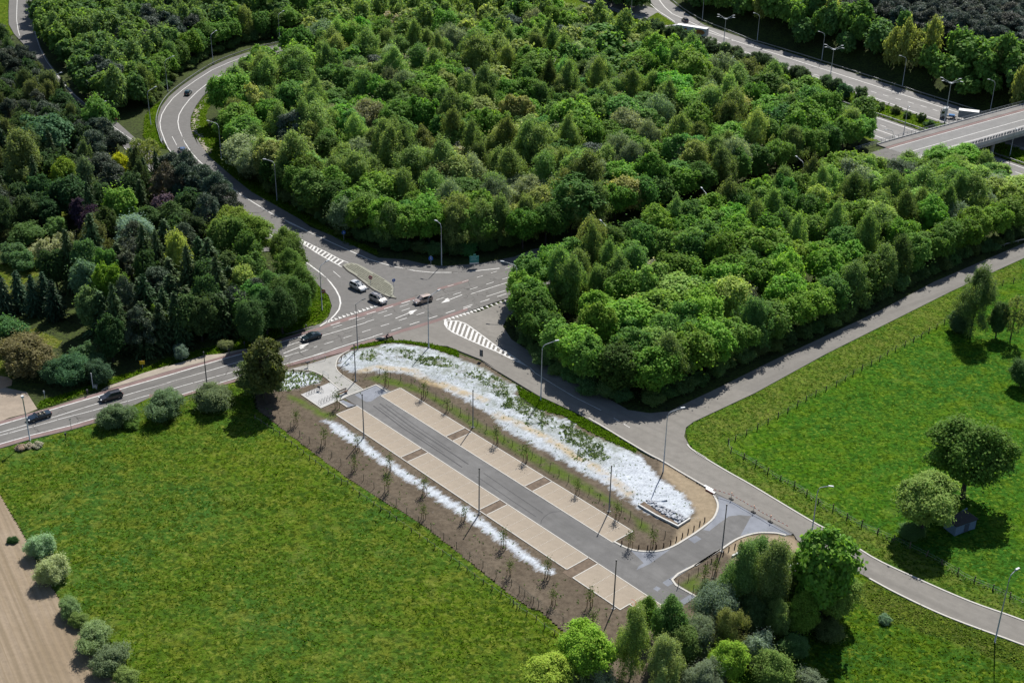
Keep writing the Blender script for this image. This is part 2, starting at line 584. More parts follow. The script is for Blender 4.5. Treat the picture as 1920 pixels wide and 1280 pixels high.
# ------------------------------------------------------------------ ground
def ground_material():
    m, nt, b = new_mat('woodland_floor')
    co = coord(nt)
    f = noise(nt, co, 0.12, 5, 0.6); g = noise(nt, co, 1.3, 5, 0.7)
    x = mix(nt, ramp(nt, f, 0.4, 0.6), (0.050, 0.068, 0.020), (0.065, 0.095, 0.020))
    x = mix(nt, ramp(nt, g, 0.45, 0.65), x, (0.020, 0.024, 0.012))
    nt.links.new(x, b.inputs['Base Color'])
    b.inputs['Roughness'].default_value = 0.95
    b.inputs['Specular IOR Level'].default_value = 0.1
    bump(nt, b, g, 0.3, 0.8)
    return m
xs = np.concatenate([[-9000, -3000, -1000], np.arange(-450, 451, 5.0), [1000, 3000, 9000]])
ys = np.concatenate([[-6000, -1500, -200], np.arange(60, 961, 5.0), [1500, 4000, 12000]])
gx, gy = np.meshgrid(xs, ys)
GP = np.stack([gx.ravel(), gy.ravel()], 1)
idx = np.arange(len(GP)).reshape(len(ys), len(xs))
GF = np.stack([idx[:-1, :-1], idx[:-1, 1:], idx[1:, 1:], idx[1:, :-1]], -1).reshape(-1, 4)
me = np_mesh('ground', np.column_stack([GP, gz_np(GP)]), GF, ground_material())
me.polygons.foreach_set('use_smooth', [True] * len(GF))
tag(link_mesh('ground', me), 'dark leafy ground under the trees', kind='structure')

def struct(o, label=None):
    return tag(o, label, kind='structure')

# meadow left of the car park --------------------------------------------------
meadow_poly = ([(-118, 185.8)] + [(-93.54,207.75),(-88.91,211.05),(-82.59,214.72),(-78.39,217.6)] + [(-71.21,228.17),(-64.19,228.04),(-56.92,233.82),(-52.17,234.15),(-49.42,223.68),(-47.27,221.22),(-44.08,217.36),(-41.81,214.69)]
    + [(-32.4,203.78),(-29.1,200.24),(-25.17,196.06),(-22.76,193.7),(-20.08,191.29),(-14.36,185.86)] + [(-4.11,173.28),(-1.06,169.48),(0.08,167.99),(3.41,164.41)] + [(5.16,163.68),(9.26,157.7),(10.62,151),(10.59,143.56)]
    + [(-20.49,132.75),(-51.88,141.12),(-57.58,149.75),(-62.5,156.08),(-67.96,162.79),(-74.96,172.64),(-80.34,181.15),(-84.41,187.17),(-88.31,192.67),(-96.87,200.86)])
G_MEADOW = grass_mat('meadow_grass', (0.104, 0.176, 0.014), (0.060, 0.150, 0.026), (0.155, 0.192, 0.024), 0.035, 0.30)
def rel_meadow(P):
    return 0.32 * (vnoise(P, 1.1, 1) - 0.3) * (0.5 + vnoise(P, 9, 2)) + 0.16 * vnoise(P, 0.55, 3)
struct(sheet('meadow', meadow_poly, 0.4, 0.12, G_MEADOW, rel_meadow), 'rough green meadow beside the car park')
GRASS_T = None
def blade_mat(name, c1, c2):
    m, nt, b = new_mat(name)
    g = nt.nodes.new('ShaderNodeNewGeometry')
    co = coord(nt)
    x = mix(nt, g.outputs['Random Per Island'], c1, c2)
    x = mix(nt, ramp(nt, noise(nt, co, 0.06, 3), 0.35, 0.65), x, tuple(0.8 * q for q in c1))
    t = nt.nodes.new('ShaderNodeBsdfTranslucent'); d = nt.nodes.new('ShaderNodeBsdfDiffuse')
    nt.links.new(x, t.inputs[0]); nt.links.new(x, d.inputs[0])
    ms = nt.nodes.new('ShaderNodeMixShader'); ms.inputs[0].default_value = 0.6
    nt.links.new(d.outputs[0], ms.inputs[1]); nt.links.new(t.outputs[0], ms.inputs[2])
    nt.links.new(ms.outputs[0], nt.nodes['Material Output'].inputs[0])
    return m
BLADE = blade_mat('grass_blades', (0.110, 0.240, 0.010), (0.220, 0.340, 0.022))
BLADE_DRY = blade_mat('verge_blades', (0.170, 0.280, 0.030), (0.360, 0.430, 0.090))
WEED = blade_mat('weeds', (0.170, 0.270, 0.075), (0.400, 0.480, 0.220))
def grow(name, mat, poly, n, h, w, seed, keep=None, label=None, lean=0.5, blades=3, edge=0.0, rel=None, base=0.0, of=None, fade=1.5):
    P = scatter(poly, n, seed)
    if edge: P = P[sdist(P, poly) > edge]
    if keep is not None: P = P[keep(P)]
    r = np.random.default_rng(seed + 1)
    Z = gz_np(P) + 0.02 + base
    if rel is not None: Z = Z + rel(P) * np.clip(sdist(P, of or poly) / fade, 0, 1)
    P = np.column_stack([P, Z])
    o = tufts(name, mat, P, h * (0.6 + 0.9 * r.random(len(P)) ** 2), w * (0.7 + 0.6 * r.random(len(P))), blades, seed + 2, lean=lean)
    return tag(o, label, kind='stuff')
grow('grass', BLADE, meadow_poly, 14000, 0.16, 0.24, 11, keep=lambda P: vnoise(P, 6, 5) + 0.7 * vnoise(P, 1.6, 6) > 0.75, label='tussocks of long meadow grass beside the car park', rel=rel_meadow, base=0.09)

# ploughed field in the near left corner --------------------------------------
plough_poly = [(-88.42,192.99),(-84.36,187.01),(-80.29,181.01),(-74.92,172.5),(-67.92,162.66),(-62.47,155.96),(-57.55,149.63),(-52.98,141.09)] + [(-74.32,139.57),(-93.72,143.36),(-114.21,196.92),(-97.51,202.6)]
fur_dir = math.atan2([(-60.82,146.3)][0][1] - [(-86.2,187.9)][0][1], [(-60.82,146.3)][0][0] - [(-86.2,187.9)][0][0])
def rel_plough(P):
    u = -P[:, 0] * math.sin(fur_dir) + P[:, 1] * math.cos(fur_dir)
    w = u + 0.3 * (vnoise(P, 20, 4) - 0.5)
    return 0.05 * np.sin(w * 2 * np.pi / 1.15) + 0.03 * (np.sin(w * 2 * np.pi / 4.6) > 0.93) * -1 + 0.05 * vnoise(P, 0.5, 6)
def plough_mat():
    m, nt, b = new_mat('dry_ploughed_soil')
    co = coord(nt)
    f = noise(nt, co, 0.07, 4); g = noise(nt, co, 2.0, 5, 0.7)
    s = noise(nt, co, 1.6, 4, 0.65, (0.012, 1, 1), fur_dir)
    x = mix(nt, ramp(nt, f, 0.35, 0.65), (0.27, 0.21, 0.145), (0.33, 0.265, 0.195))
    x = mix(nt, math_(nt, 'MULTIPLY', ramp(nt, s, 0.42, 0.62), 0.75), x, (0.23, 0.18, 0.12))
    x = mix(nt, math_(nt, 'MULTIPLY', ramp(nt, g, 0.45, 0.7), 0.4), x, (0.20, 0.155, 0.11))
    nt.links.new(x, b.inputs['Base Color']); b.inputs['Roughness'].default_value = 1.0
    b.inputs['Specular IOR Level'].default_value = 0.1
    bump(nt, b, g, 0.08, 0.8)
    return m
struct(sheet('ploughed_field', plough_poly, 0.3, 0.14, plough_mat(), rel_plough), 'dry ploughed field with long furrows')

# meadow and verge right of the side road -------------------------------------
right_poly = ([(34.51,210.12),(38.7,204.48),(42.81,199.69),(46.73,194.79),(50.51,190.07),(53.36,186.77)] + [(55.22,185.31),(59.49,178.94),(65.41,173.4),(72.35,167.68),(79.4,163.09),(87.73,156.36)] + [(140, 150), (230, 210), (240, 420)]
    + [(149.42,319.23),(125.64,302.45),(102.14,282.55),(85.98,267.88),(66.42,250.14),(48.61,232.79),(35.13,221.26),(33.44,219.02),(32.75,215.75),(33.56,211.47),(35.89,208.21)])
fence_line = [(121.08,288.71),(112.74,284.42),(101.22,270.77),(91.36,261.14),(85.59,255.45),(80.5,251.18),(75.46,245.84),(70.6,241.59),(65.84,236.41),(60.26,231.87),(54.59,226.08),(49.59,221.18),(44.63,216.76),(40.78,213.44)] + [(40.86,210.31),(43.2,208.23),(45.09,205.58),(46.95,202.97),(48.55,200.98),(51.03,198.77),(52.99,195.74),(54.71,193.31),(56.76,191.21),(58.91,188.36),(61.05,186.34),(63.21,184.61),(67.78,180.23),(71.84,175.76),(73.26,173.69),(75.1,172.12),(76.47,171.02),(78.26,169.48),(79.75,167.96),(82.81,165.41),(87.16,162.1)]
verge_poly = [p for p in fence_line] + [(87.73,156.36),(79.4,163.09),(72.35,167.68),(65.41,173.4),(59.49,178.94),(55.22,185.31)] + [(46.73,194.79),(38.7,204.48),(34.51,210.12)] + [(35.89,208.21),(32.75,215.75),(35.13,221.26),(48.61,232.79),(66.42,250.14),(85.98,267.88),(102.14,282.55),(125.64,302.45)]
G_RIGHT = grass_mat('right_meadow_grass', (0.082, 0.190, 0.010), (0.046, 0.152, 0.022), (0.128, 0.205, 0.014), 0.03, 0.25, streak=R(37), dry=(0.155, 0.185, 0.040), dryattr='dry')
def rel_right(P): return 0.22 * (vnoise(P, 1.3, 21) - 0.3) * (0.5 + vnoise(P, 8, 22)) + 0.12 * vnoise(P, 0.7, 23)
struct(sheet('right_meadow', right_poly, 0.55, 0.12, G_RIGHT, rel_right,
    {'dry': lambda P: np.clip(sdist(P, verge_poly) / 2.0 + 0.3, 0, 1)}), 'bright green meadow with a dry verge along the side road')
grow('meadow_grass', BLADE, right_poly, 10000, 0.16, 0.26, 31, keep=lambda P: (sdist(P, verge_poly) < 0) & (vnoise(P, 5, 35) + 0.7 * vnoise(P, 1.6, 36) > 0.75), label='long grass on the bright meadow right of the road', rel=rel_right, base=0.09)
grow('verge_grass', BLADE_DRY, verge_poly, 3500, 0.18, 0.26, 41, edge=0.4, label='dry mixed grass on the verge of the side road', rel=rel_right, base=0.09, of=right_poly)
ditch = [fence_line[i] for i in range(len(fence_line))]
dp = [(x + rnd.gauss(0, 0.35), y + rnd.gauss(0, 0.35)) for x, y, a in resample(ditch[14:], 0.16)]
tag(tufts('ditch_weeds', WEED, np.array(dp)[::2], 0.34, 0.36, 3, 44, z=0.14), 'dark weeds along the ditch under the meadow fence', kind='stuff')

# meadow at the near right -----------------------------------------------------
near_poly = [(57.9,173.29),(61.57,169.5),(67.93,163.96),(77.59,157.65),(85.94,151.62)] + [(110, 120), (40, 118)] + [(28.93,146.18),(37.59,157.91),(45.91,168.27),(56.15,176.78)]
bank_poly = [(57.9,173.29),(61.57,169.5),(67.93,163.96),(77.59,157.65),(85.94,151.62),(82.42,142.35),(75.51,151.37),(66.76,157.88),(58.56,161.81),(54.66,166.44),(53.27,170.42)]
G_NEAR = grass_mat('near_meadow_grass', (0.088, 0.175, 0.008), (0.045, 0.135, 0.022), (0.140, 0.195, 0.010), 0.06, 0.25, streak=R(-38), dry=(0.125, 0.140, 0.036), dryattr='dry')
def rel_near(P): return 0.30 * (vnoise(P, 1.2, 51) - 0.3) * (0.4 + vnoise(P, 7, 52)) + 0.14 * vnoise(P, 0.6, 53)
struct(sheet('near_meadow', near_poly, 0.4, 0.12, G_NEAR, rel_near,
    {'dry': lambda P: np.clip(sdist(P, bank_poly) / 1.5 + 0.3, 0, 1)}), 'green meadow below the curving side road')
grow('tall_grass', BLADE, near_poly, 6000, 0.18, 0.30, 55, edge=0.4, keep=lambda P: (sdist(P, bank_poly) < 0), label='tall grass on the meadow below the side road', rel=rel_near, base=0.09)
grow('bank_grass', BLADE_DRY, bank_poly, 2500, 0.2, 0.28, 58, edge=0.5, label='dark rough grass on the bank below the side road', rel=rel_near, base=0.09, of=near_poly)

# verges around the junction ---------------------------------------------------
G_VERGE = grass_mat('verge_grass', (0.100, 0.180, 0.016), (0.080, 0.150, 0.018), (0.150, 0.190, 0.022), 0.06, 0.4)
verges = {
 'corner_verge': ([(-50.94,289.5),(-47.69,284.5),(-45.56,281.04),(-43.48,277.85),(-41.87,274.51),(-40.87,271.39),(-40.43,269.03),(-40.22,265.99),(-40.45,263.77),(-42.02,259.47),(-45.94,255.94)] + [(-42.43,261.09),(-49.09,254.08),(-51.64,252.26),(-55.77,248.96),(-60.2,245.83),(-64.27,244.9),(-67.74,242.26),(-70.75,240.24),(-73.53,237.51),(-76.54,235.19)] + [(-80.61,231.77),(-83.23,229.19),(-88.17,224.16),(-91.28,222.02),(-92.26,225.06),(-85.46,230.18),(-81.41,234.66),(-76.75,237.4)] + [(-71.37,243.68),(-64.89,247.84),(-59.96,251.24),(-53.37,256.86),(-46.88,264.86)] + [(-54.08,293.4)], 'bright verge at the corner of the main road and the ramp'),
 'bend_verge': ([(-99.28,437.88),(-100.79,430.72),(-101.85,421.85),(-101.87,411.95),(-101.05,401.17),(-99.15,391.75),(-96.54,383.56),(-93.17,375.07)] + [(-95.47,381.83),(-91.4,372.65),(-87.64,364.59),(-83.11,357.29),(-77.6,348.19),(-70.8,337.69),(-63.38,329.01),(-54.86,318.94),(-49.54,313.39)] + [(-47.44,311.17),(-42.05,303.52),(-32.69,297.41),(-33,300.61),(-42.72,309.08),(-50.87,319.83),(-57.62,328.12),(-62.92,334.9)] + [(-61.98,334.95),(-69.96,346.61),(-76.76,356.86),(-82.63,367.69),(-87.46,381.57),(-93.68,396.3)] + [(-92.56,389.55),(-96.58,402.28),(-97.34,411.27),(-97.18,421.62),(-96.91,433.43)], 'grass verge inside the bend of the ramp'),
 'outer_verge': ([(-112.84,421.26),(-112.76,410.47),(-111.5,400.63),(-109.59,392.08),(-106.25,382.27),(-103.56,374.57)] + [(-104.65,379.12),(-101.21,371.02),(-104.26,372.04),(-107.98,376.57)] + [(-111.45,382.02),(-115.76,401.3),(-115.32,413.1)], 'grass on the outside of the ramp bend'),
 'far_verge': ([(-207.95,548.71),(-201.7,529.72),(-194.65,509.23),(-187.87,495.19),(-189.84,491.25),(-202.04,506.08),(-216.98,548.1)], 'grass beside the far upper road'),
 'wedge_verge': ([(52.44,536.2),(57.17,545.26),(61.56,531.08),(62.56,526.94),(58.76,523.93),(53.03,530.54)], 'grass wedge between the motorway and its slip road'),
}
for nm, (pl, lb) in verges.items():
    zz = 0.12 if nm != 'wedge_verge' else ZM + 0.05
    if nm == 'wedge_verge': pl = [(55.02,562.54),(59.98,572.05),(64.59,557.18),(65.63,552.83),(61.65,549.67),(55.64,556.61)]
    struct(sheet(nm, pl, 0.5, zz, G_VERGE, lambda P: 0.25 * vnoise(P, 1.0, 61)), lb)
    if nm in ('corner_verge', 'bend_verge', 'outer_verge'):
        grow('verge_grass', BLADE, pl, 3600 if nm != 'outer_verge' else 1200, 0.34, 0.28, 62, edge=0.4, label='long grass on the ' + lb.split(' ', 1)[1] if False else 'tufts of grass: ' + lb, base=0.05, rel=lambda P: 0.25 * vnoise(P, 1.0, 61))
# worn sandy track inside the bend
mb = MB()
tr = [(-98.55,429.84),(-99.58,424.87),(-100.01,418.6),(-100.05,412.05),(-100.28,406.56),(-99.44,399.49),(-97.83,392.67),(-95.9,386.89),(-93.76,381.26)] + [(-90.37,372.7),(-88.06,367.81)]
for i, (x, y, a) in enumerate(resample(tr, 1.1)):
    k = rnd.uniform(0.35, 0.95)
    pts = [(x + k * rnd.uniform(0.8, 1.3) * math.cos(t) * 1.3 + rnd.gauss(0, .25), y + k * rnd.uniform(.7, 1.2) * math.sin(t) + rnd.gauss(0, .2)) for t in np.arange(0, 6.2, 0.8)]
    mb.poly(sorted(pts, key=lambda q: math.atan2(q[1] - y, q[0] - x)), 0.26 + 0.002 * (i % 5))
struct(mb.build('sandy_track', SAND), 'worn sandy strip in the grass inside the bend')

# garden lawns at the left -----------------------------------------------------
G_LAWN = grass_mat('sunny_lawn', (0.16, 0.19, 0.035), (0.12, 0.18, 0.02), (0.20, 0.20, 0.05), 0.08, 0.4)
struct(sheet('garden_lawn', [(-125.68,286),(-120.21,290.19),(-115.58,293.5),(-111.44,290.54),(-110.48,283.58),(-112.86,277.63),(-112,267.87),(-111.94,262.52),(-116.21,259.75)], 0.6, 0.03, G_LAWN), 'sunny lawn between the garden trees')
struct(sheet('garden_lawn', [(-113.11,245.01),(-105.34,243.39),(-101.57,238.46),(-99.35,231.88),(-102.47,233.53),(-109.13,234.19)], 0.6, 0.03, G_LAWN), 'strip of lawn at the left edge behind the olive tree')
struct(sheet('garden_lawn', [(-105.41,254.52),(-102.43,256.65),(-101.38,255.17),(-94.79,250.44),(-94.58,246.83),(-97.39,247.93),(-101.49,250.21)], 0.6, 0.03, G_LAWN), 'patch of lawn behind the laurel hedge')
struct(sheet('garden_lawn', [(-121.11,321.09),(-119.97,326.32),(-115.37,327.27),(-112.69,322.92),(-116.39,316.95),(-119.54,313.99)], 0.6, 0.03, G_LAWN), 'small clearing under the garden trees')
mb = MB(); mb.poly([(-109.81,234.09),(-103.03,235.12),(-101.28,234.74),(-99.91,233.32),(-99.42,231.34),(-101.14,229.67),(-107.7,228.4)], 0.04)
struct(mb.build('garden_path', asphalt('garden_path_sand', (0.42, 0.29, 0.19), 0.12)), 'orange sandy garden path')
mb = MB(); mb.poly([(-105.72,227.76),(-100.34,230.41),(-95.57,228.79),(-91.39,222.35),(-92.88,220.62),(-95.7,218.87),(-96.87,217.36),(-100.99,214.8)], 0.045)
struct(mb.build('driveway', asphalt('driveway_earth', (0.32, 0.265, 0.21), 0.25)), 'earthy driveway joining the main road')

# soil around the car park -------------------------------------------------------
soil_poly = ([(-52.05,234.52),(-50.57,234.21),(-47.26,240.27)] + [(-42.68,243.88),(-38.39,246.37),(-34.36,250.1),(-29.51,252.3)] + [(-29.3,252.1),(-25.01,252.78),(-19.84,252.02),(-17.3,250.68)] + [(-17.46,250.28),(-13.65,249.2),(-6.39,244.33),(-3.18,240.6)]
    + [(-5.96,243.89),(-1.8,238.13),(5.41,229.4),(12.29,223.38),(18.82,216.29),(24.99,208.92)] + [(27.66,207.04),(30.55,203.57),(34.6,198.53),(36.66,196.21),(41.61,191.73),(47.76,184.88)] + [(49.34,179.74),(53.86,173.19),(52.12,170.39),(46.38,164.07),(40.13,159.69)] + [(35.28,153.1),(26.64,146.13),(15.03,142.64),(8.39,145.71),(8.71,157.21)]
    + [(9.26,157.7),(5.16,163.68)] + [(3.41,164.41),(0.08,167.99),(-1.06,169.48),(-4.11,173.28)] + [(-14.36,185.86),(-20.08,191.29),(-22.76,193.7),(-25.17,196.06),(-29.1,200.24),(-32.4,203.78)] + [(-41.81,214.69),(-44.08,217.36),(-47.27,221.22),(-49.42,223.68)])
W1 = ([(-35.99,241.22),(-36.08,244.49),(-34.92,246.88),(-33.95,248.11),(-31.63,249.19),(-29.27,249.87),(-27.52,251.22),(-25.31,251.95),(-21.1,251.16),(-17.25,249.88),(-13.37,247.42),(-11.05,245.53)] + [(-13.22,247.98),(-9.32,244.16),(-5.53,241.58),(-1.79,237.16),(1.85,233.96),(1.33,231.05),(2.57,228.6),(7.08,223.21),(11.53,221.33),(13.76,216.78),(18.65,213.41),(24.03,209.2)]
    + [(27.29,201.3),(28.96,198.84),(30.62,196.65),(31.89,194.02),(32.37,191.74),(32.02,190),(30.68,188.65),(28.52,186.14)] + [(28.47,186.34),(25.08,188.84),(22.24,191.4),(18.51,195.7)] + [(20.89,194.06),(16.18,198.93),(11.61,203.69),(6.87,208.63),(1.96,213.74),(-1.41,216.83),(-4.4,222.39)] + [(-10.33,228.54),(-13.47,231.73),(-17.09,235.6),(-20.06,236.97),(-21.94,238.03),(-25.58,238.28),(-32.82,238.26),(-34.37,239.11)])
W2 = [(-48.34,239.1),(-45.58,238.89),(-41.43,239.03),(-39.42,237.6),(-38.17,236.08),(-38.22,234.25),(-39.74,233.4),(-44.26,230.38),(-46.96,230.72)]
W3 = ([(-36.69,219.46),(-34.97,219.91),(-32.98,218.91),(-30.68,216.7),(-28.77,214.61),(-27.01,213.71)] + [(-27.08,212.77),(-24.95,209.72),(-22.2,206.46),(-19.02,203.2),(-16.06,199.82),(-13.58,197.9),(-9.45,193.59),(-6.91,191.77),(-4.68,188.65)] + [(-5.01,189.64),(-2.5,186.11),(-0.07,182.93),(3.47,178.79),(6.05,175.27),(7.9,173.36),(7,172.41),(5.59,173.02),(2.02,176.21),(-0.92,179.98),(-3.94,183.38),(-7.05,187.12)]
    + [(-12.48,192.5),(-15.84,196.52),(-19.21,199.53),(-23.44,204.13),(-27.67,209.06),(-31.01,212.36),(-33.86,215.19)] + [(-34.82,217.48)])
W4 = [(44.75,179.62),(47.3,178.23),(50.15,177.82),(48.83,173.99),(46.43,173.46),(44.52,175.76)]
GREEN1 = [(-29.72,236.36),(-26.96,237.56),(-23.59,236.19),(-19.85,234.12),(-16.06,230.65),(-10.17,224.92)] + [(-4.82,218.41),(1.96,211.92),(8.43,205.13),(16.07,196.74),(20.67,190.88)] + [(21.8,185.7),(23.93,184.23),(23.71,187.04),(20.04,190.6)] + [(15.93,193.98),(6.78,202.73),(0.33,209.71),(-6.46,216.74)] + [(-14.05,226.17),(-17.8,230.24),(-23.35,233.28),(-27.04,234.61)]
GREEN2 = [(1.14,233.94),(5.41,229.76),(12.3,223.72),(18.84,216.62),(23.48,210.73),(23.08,209.79),(18.65,213.41),(13.48,218.41),(10.52,222.31),(5.36,224.87),(1.86,229.64)]
GREEN3 = [(-34.34,248.29),(-32.3,250.17),(-29.47,251.89),(-27.26,252.58),(-23.12,252.93),(-17.35,251.49),(-11.57,248.87),(-11.06,245.73),(-17.26,250.08),(-21.11,251.36),(-25.33,252.11),(-27.54,251.47),(-29.3,250.19),(-31.66,249.39)]
GREEN4 = [(-44.1,229.39),(-41.22,227.73),(-36.63,223.4),(-33.33,221.82),(-34.06,219.47),(-36.99,221.04),(-41.83,225.97),(-43.78,227.3)]
GREEN5 = [(27.01,170.7),(30.79,174),(30.65,169.22),(28.91,168.73)]
TAN = [[(-30.56,239.13),(-27.59,240.36),(-22.1,239.97),(-19.86,239.29),(-17.07,235.3),(-13.55,233.24)], [(-13.98,234.18),(-8.79,230.01),(-5.19,228)], [(-2.86,222.44),(0.25,219.88),(2.8,218),(6.14,214.57),(9.38,210.91),(12.54,207.04),(15.65,204.16),(17.87,200.74),(21.03,196.05)]]
def soil_mat():
    m, nt, b = new_mat('soil_with_mulch')
    co = coord(nt)
    f = noise(nt, co, 0.12, 4); g = noise(nt, co, 1.3, 5, 0.7); h = noise(nt, co, 5, 4, 0.7); j = noise(nt, co, 0.45, 5, 0.65)
    wind = noise(nt, co, 0.9, 5, 0.7, (0.35, 1.0, 1.0), R(42)); fib = noise(nt, co, 3.4, 6, 0.8, (0.5, 1.0, 1.0), R(48))
    x = mix(nt, ramp(nt, f, 0.35, 0.65), (0.112, 0.088, 0.064), (0.155, 0.125, 0.092))
    x = mix(nt, math_(nt, 'MULTIPLY', ramp(nt, g, 0.42, 0.66), 0.75), x, (0.062, 0.048, 0.034))
    x = mix(nt, math_(nt, 'MULTIPLY', ramp(nt, h, 0.5, 0.75), 0.35), x, (0.21, 0.18, 0.135))
    x = mix(nt, attr(nt, 'sandy'), x, mix(nt, ramp(nt, g, 0.35, 0.7), (0.345, 0.275, 0.19), (0.25, 0.20, 0.135)))
    gr = math_(nt, 'MULTIPLY', attr(nt, 'green'), ramp(nt, j, 0.25, 0.5))
    x = mix(nt, gr, x, mix(nt, ramp(nt, g, 0.3, 0.7), (0.105, 0.150, 0.022), (0.060, 0.095, 0.016)))
    # sprayed white mulch with grey and green gaps
    wa = attr(nt, 'white')
    k = math_(nt, 'ADD', wa, math_(nt, 'MULTIPLY', math_(nt, 'SUBTRACT', wind, 0.5), 1.6))
    k = math_(nt, 'ADD', k, math_(nt, 'MULTIPLY', math_(nt, 'SUBTRACT', h, 0.5), 0.7))
    k = ramp(nt, k, 0.34, 0.78)
    wcol = mix(nt, ramp(nt, g, 0.35, 0.65), (0.62, 0.67, 0.73), (0.45, 0.49, 0.55))
    wcol = mix(nt, math_(nt, 'MULTIPLY', ramp(nt, fib, 0.48, 0.64), 0.62), wcol, (0.20, 0.22, 0.24))
    wcol = mix(nt, math_(nt, 'MULTIPLY', ramp(nt, h, 0.56, 0.72), 0.5), wcol, (0.11, 0.125, 0.12))
    x = mix(nt, k, x, wcol)
    wd = math_(nt, 'MULTIPLY', attr(nt, 'weedy'), ramp(nt, math_(nt, 'ADD', math_(nt, 'MULTIPLY', j, 0.55), math_(nt, 'MULTIPLY', fib, 0.45)), 0.42, 0.58))
    x = mix(nt, math_(nt, 'MULTIPLY', wd, 0.85), x, mix(nt, ramp(nt, g, 0.35, 0.65), (0.105, 0.135, 0.060), (0.225, 0.240, 0.215)))
    x = mix(nt, math_(nt, 'MULTIPLY', attr(nt, 'tan'), ramp(nt, j, 0.32, 0.58)), x, (0.47, 0.365, 0.215))
    nt.links.new(x, b.inputs['Base Color']); b.inputs['Roughness'].default_value = 0.95
    b.inputs['Specular IOR Level'].default_value = 0.1
    bump(nt, b, g, 0.09, 0.8)
    return m
def at_white(P):
    a = np.maximum.reduce([np.clip(sdist(P, w) / 2.4 + 0.36, 0, 1) for w in (W1, W2, W3, W4)])
    weedy = vnoise(P, 3.0, 71) * 0.5 + vnoise(P, 1.2, 72) * 0.5
    band = np.clip(1 - line_dist(P, WEEDLINE, False) / 4.0, 0, 1)
    return a - band * np.clip((weedy - 0.36) / 0.2, 0, 1) * 0.42
WEEDLINE = [(-29.06,245.9),(-25.43,246.81),(-20.68,245.4),(-15,243.26),(-10.83,240.35)] + [(-12.11,240.21),(-6.88,237.37),(-2.44,232.37),(1.87,224.76),(7.02,219.53),(12.03,215.76),(15.88,211.44)] + [(15.08,209.24),(16.83,211.44)]
def at_green(P):
    return np.maximum.reduce([np.clip(sdist(P, g) / 1.2 + 0.4, 0, 1) for g in (GREEN1, GREEN2, GREEN3, GREEN4, GREEN5)])
def at_tan(P):
    return np.maximum.reduce([np.clip(1.25 - line_dist(P, t, False) / 1.1, 0, 1) for t in TAN]) * 0.85
SANDY = [(27.62,206.59),(30.53,203.42),(34.42,198.38),(35.96,195.64),(36.1,191.84),(34.47,188.63),(31.14,183.42),(26.73,180.82),(28.75,186.14),(32.24,190.41),(31.21,194.96),(27.24,202.46)]
SANDY2 = [(39.01,184.39),(45.5,184.82),(47.87,183.87),(49.28,175.65),(37.71,175.35),(35.46,180.08)]
def at_sandy(P):
    return np.maximum(np.clip(sdist(P, SANDY) / 1.0 + 0.5, 0, 1), np.clip(sdist(P, SANDY2) / 1.0 + 0.5, 0, 1))
LOT_AREA = [(-34.01,221.8),(-27.21,234.61),(-21.78,233.69)] + [(21.48,185.43),(29,182.86),(36.45,194.56)] + [(36.84,197.61),(48.15,185.4)] + [(35.1,179.58),(26.07,171.12),(30.16,167.43),(24.29,164.24),(17.13,164.07)] + [(9.66,170.93)]
PLAZA_AREA = [(-48.84,242.13),(-34.27,249.3),(-34.24,242.62),(-28.49,231.32),(-33.36,224.87),(-36.71,222.72),(-43,229.07),(-45.46,238.07)]
def rel_soil(P):
    w = np.clip(sdist(P, W1) / 2.5, 0, 1)
    lot = np.clip(-sdist(P, LOT_AREA) / 1.0, 0, 1) * np.clip(-sdist(P, PLAZA_AREA) / 1.0, 0, 1)
    return lot * (0.10 * vnoise(P, 0.9, 81) + 0.06 * vnoise(P, 0.4, 82)) + w * (0.40 * vnoise(P, 4.5, 83) + 0.06 * vnoise(P, 1.0, 84))
struct(sheet('soil_bank', soil_poly, 0.42, 0.15, soil_mat(), rel_soil, {'weedy': lambda P: np.clip(1.3 - line_dist(P, WEEDLINE, False) / 6.5, 0, 1) * (sdist(P, W1) > 0), 'white': at_white, 'green': at_green, 'tan': at_tan, 'sandy': at_sandy}, fade=2.0), 'bare soil with sprayed white mulch around the car park')
grow('weeds', WEED, W1, 15000, 0.24, 0.26, 91, edge=0.3, keep=lambda P: (line_dist(P, WEEDLINE, False) < 0.6 + 3.6 * vnoise(P, 3, 71)) & (0.55 * vnoise(P, 1.0, 73) + 0.45 * np.random.default_rng(5).random(len(P)) + 0.35 * vnoise(P, 6, 74) > 0.80), label='dark weeds growing through the white mulch', lean=0.9, blades=4, rel=rel_soil, base=0.12, of=soil_poly, fade=2.0)
grow('weeds', WEED, W1, 500, 0.14, 0.18, 94, edge=0.3, label='scattered seedlings on the white mulch', lean=0.9, rel=rel_soil, base=0.12, of=soil_poly, fade=2.0)
grow('weeds', WEED, W2, 260, 0.32, 0.3, 95, label='weeds on the small white mulch patch by the plaza', lean=0.9, rel=rel_soil, base=0.12, of=soil_poly, fade=2.0)
grow('weeds', WEED, soil_poly, 1500, 0.22, 0.2, 96, keep=lambda P: (sdist(P, W1) < -1) & (P[:, 0] < 20) & ~inside(P, LOT_AREA), label='sparse seedlings on the bare soil', lean=0.8, rel=rel_soil, base=0.12, of=soil_poly, fade=2.0)
grow('grass', BLADE, GREEN2, 2500, 0.28, 0.26, 97, label='green verge along the edge of the side road', rel=rel_soil, base=0.12, of=soil_poly, fade=2.0)
grow('grass', BLADE, GREEN3, 1600, 0.28, 0.26, 98, label='green verge along the top of the white bank', rel=rel_soil, base=0.12, of=soil_poly, fade=2.0)

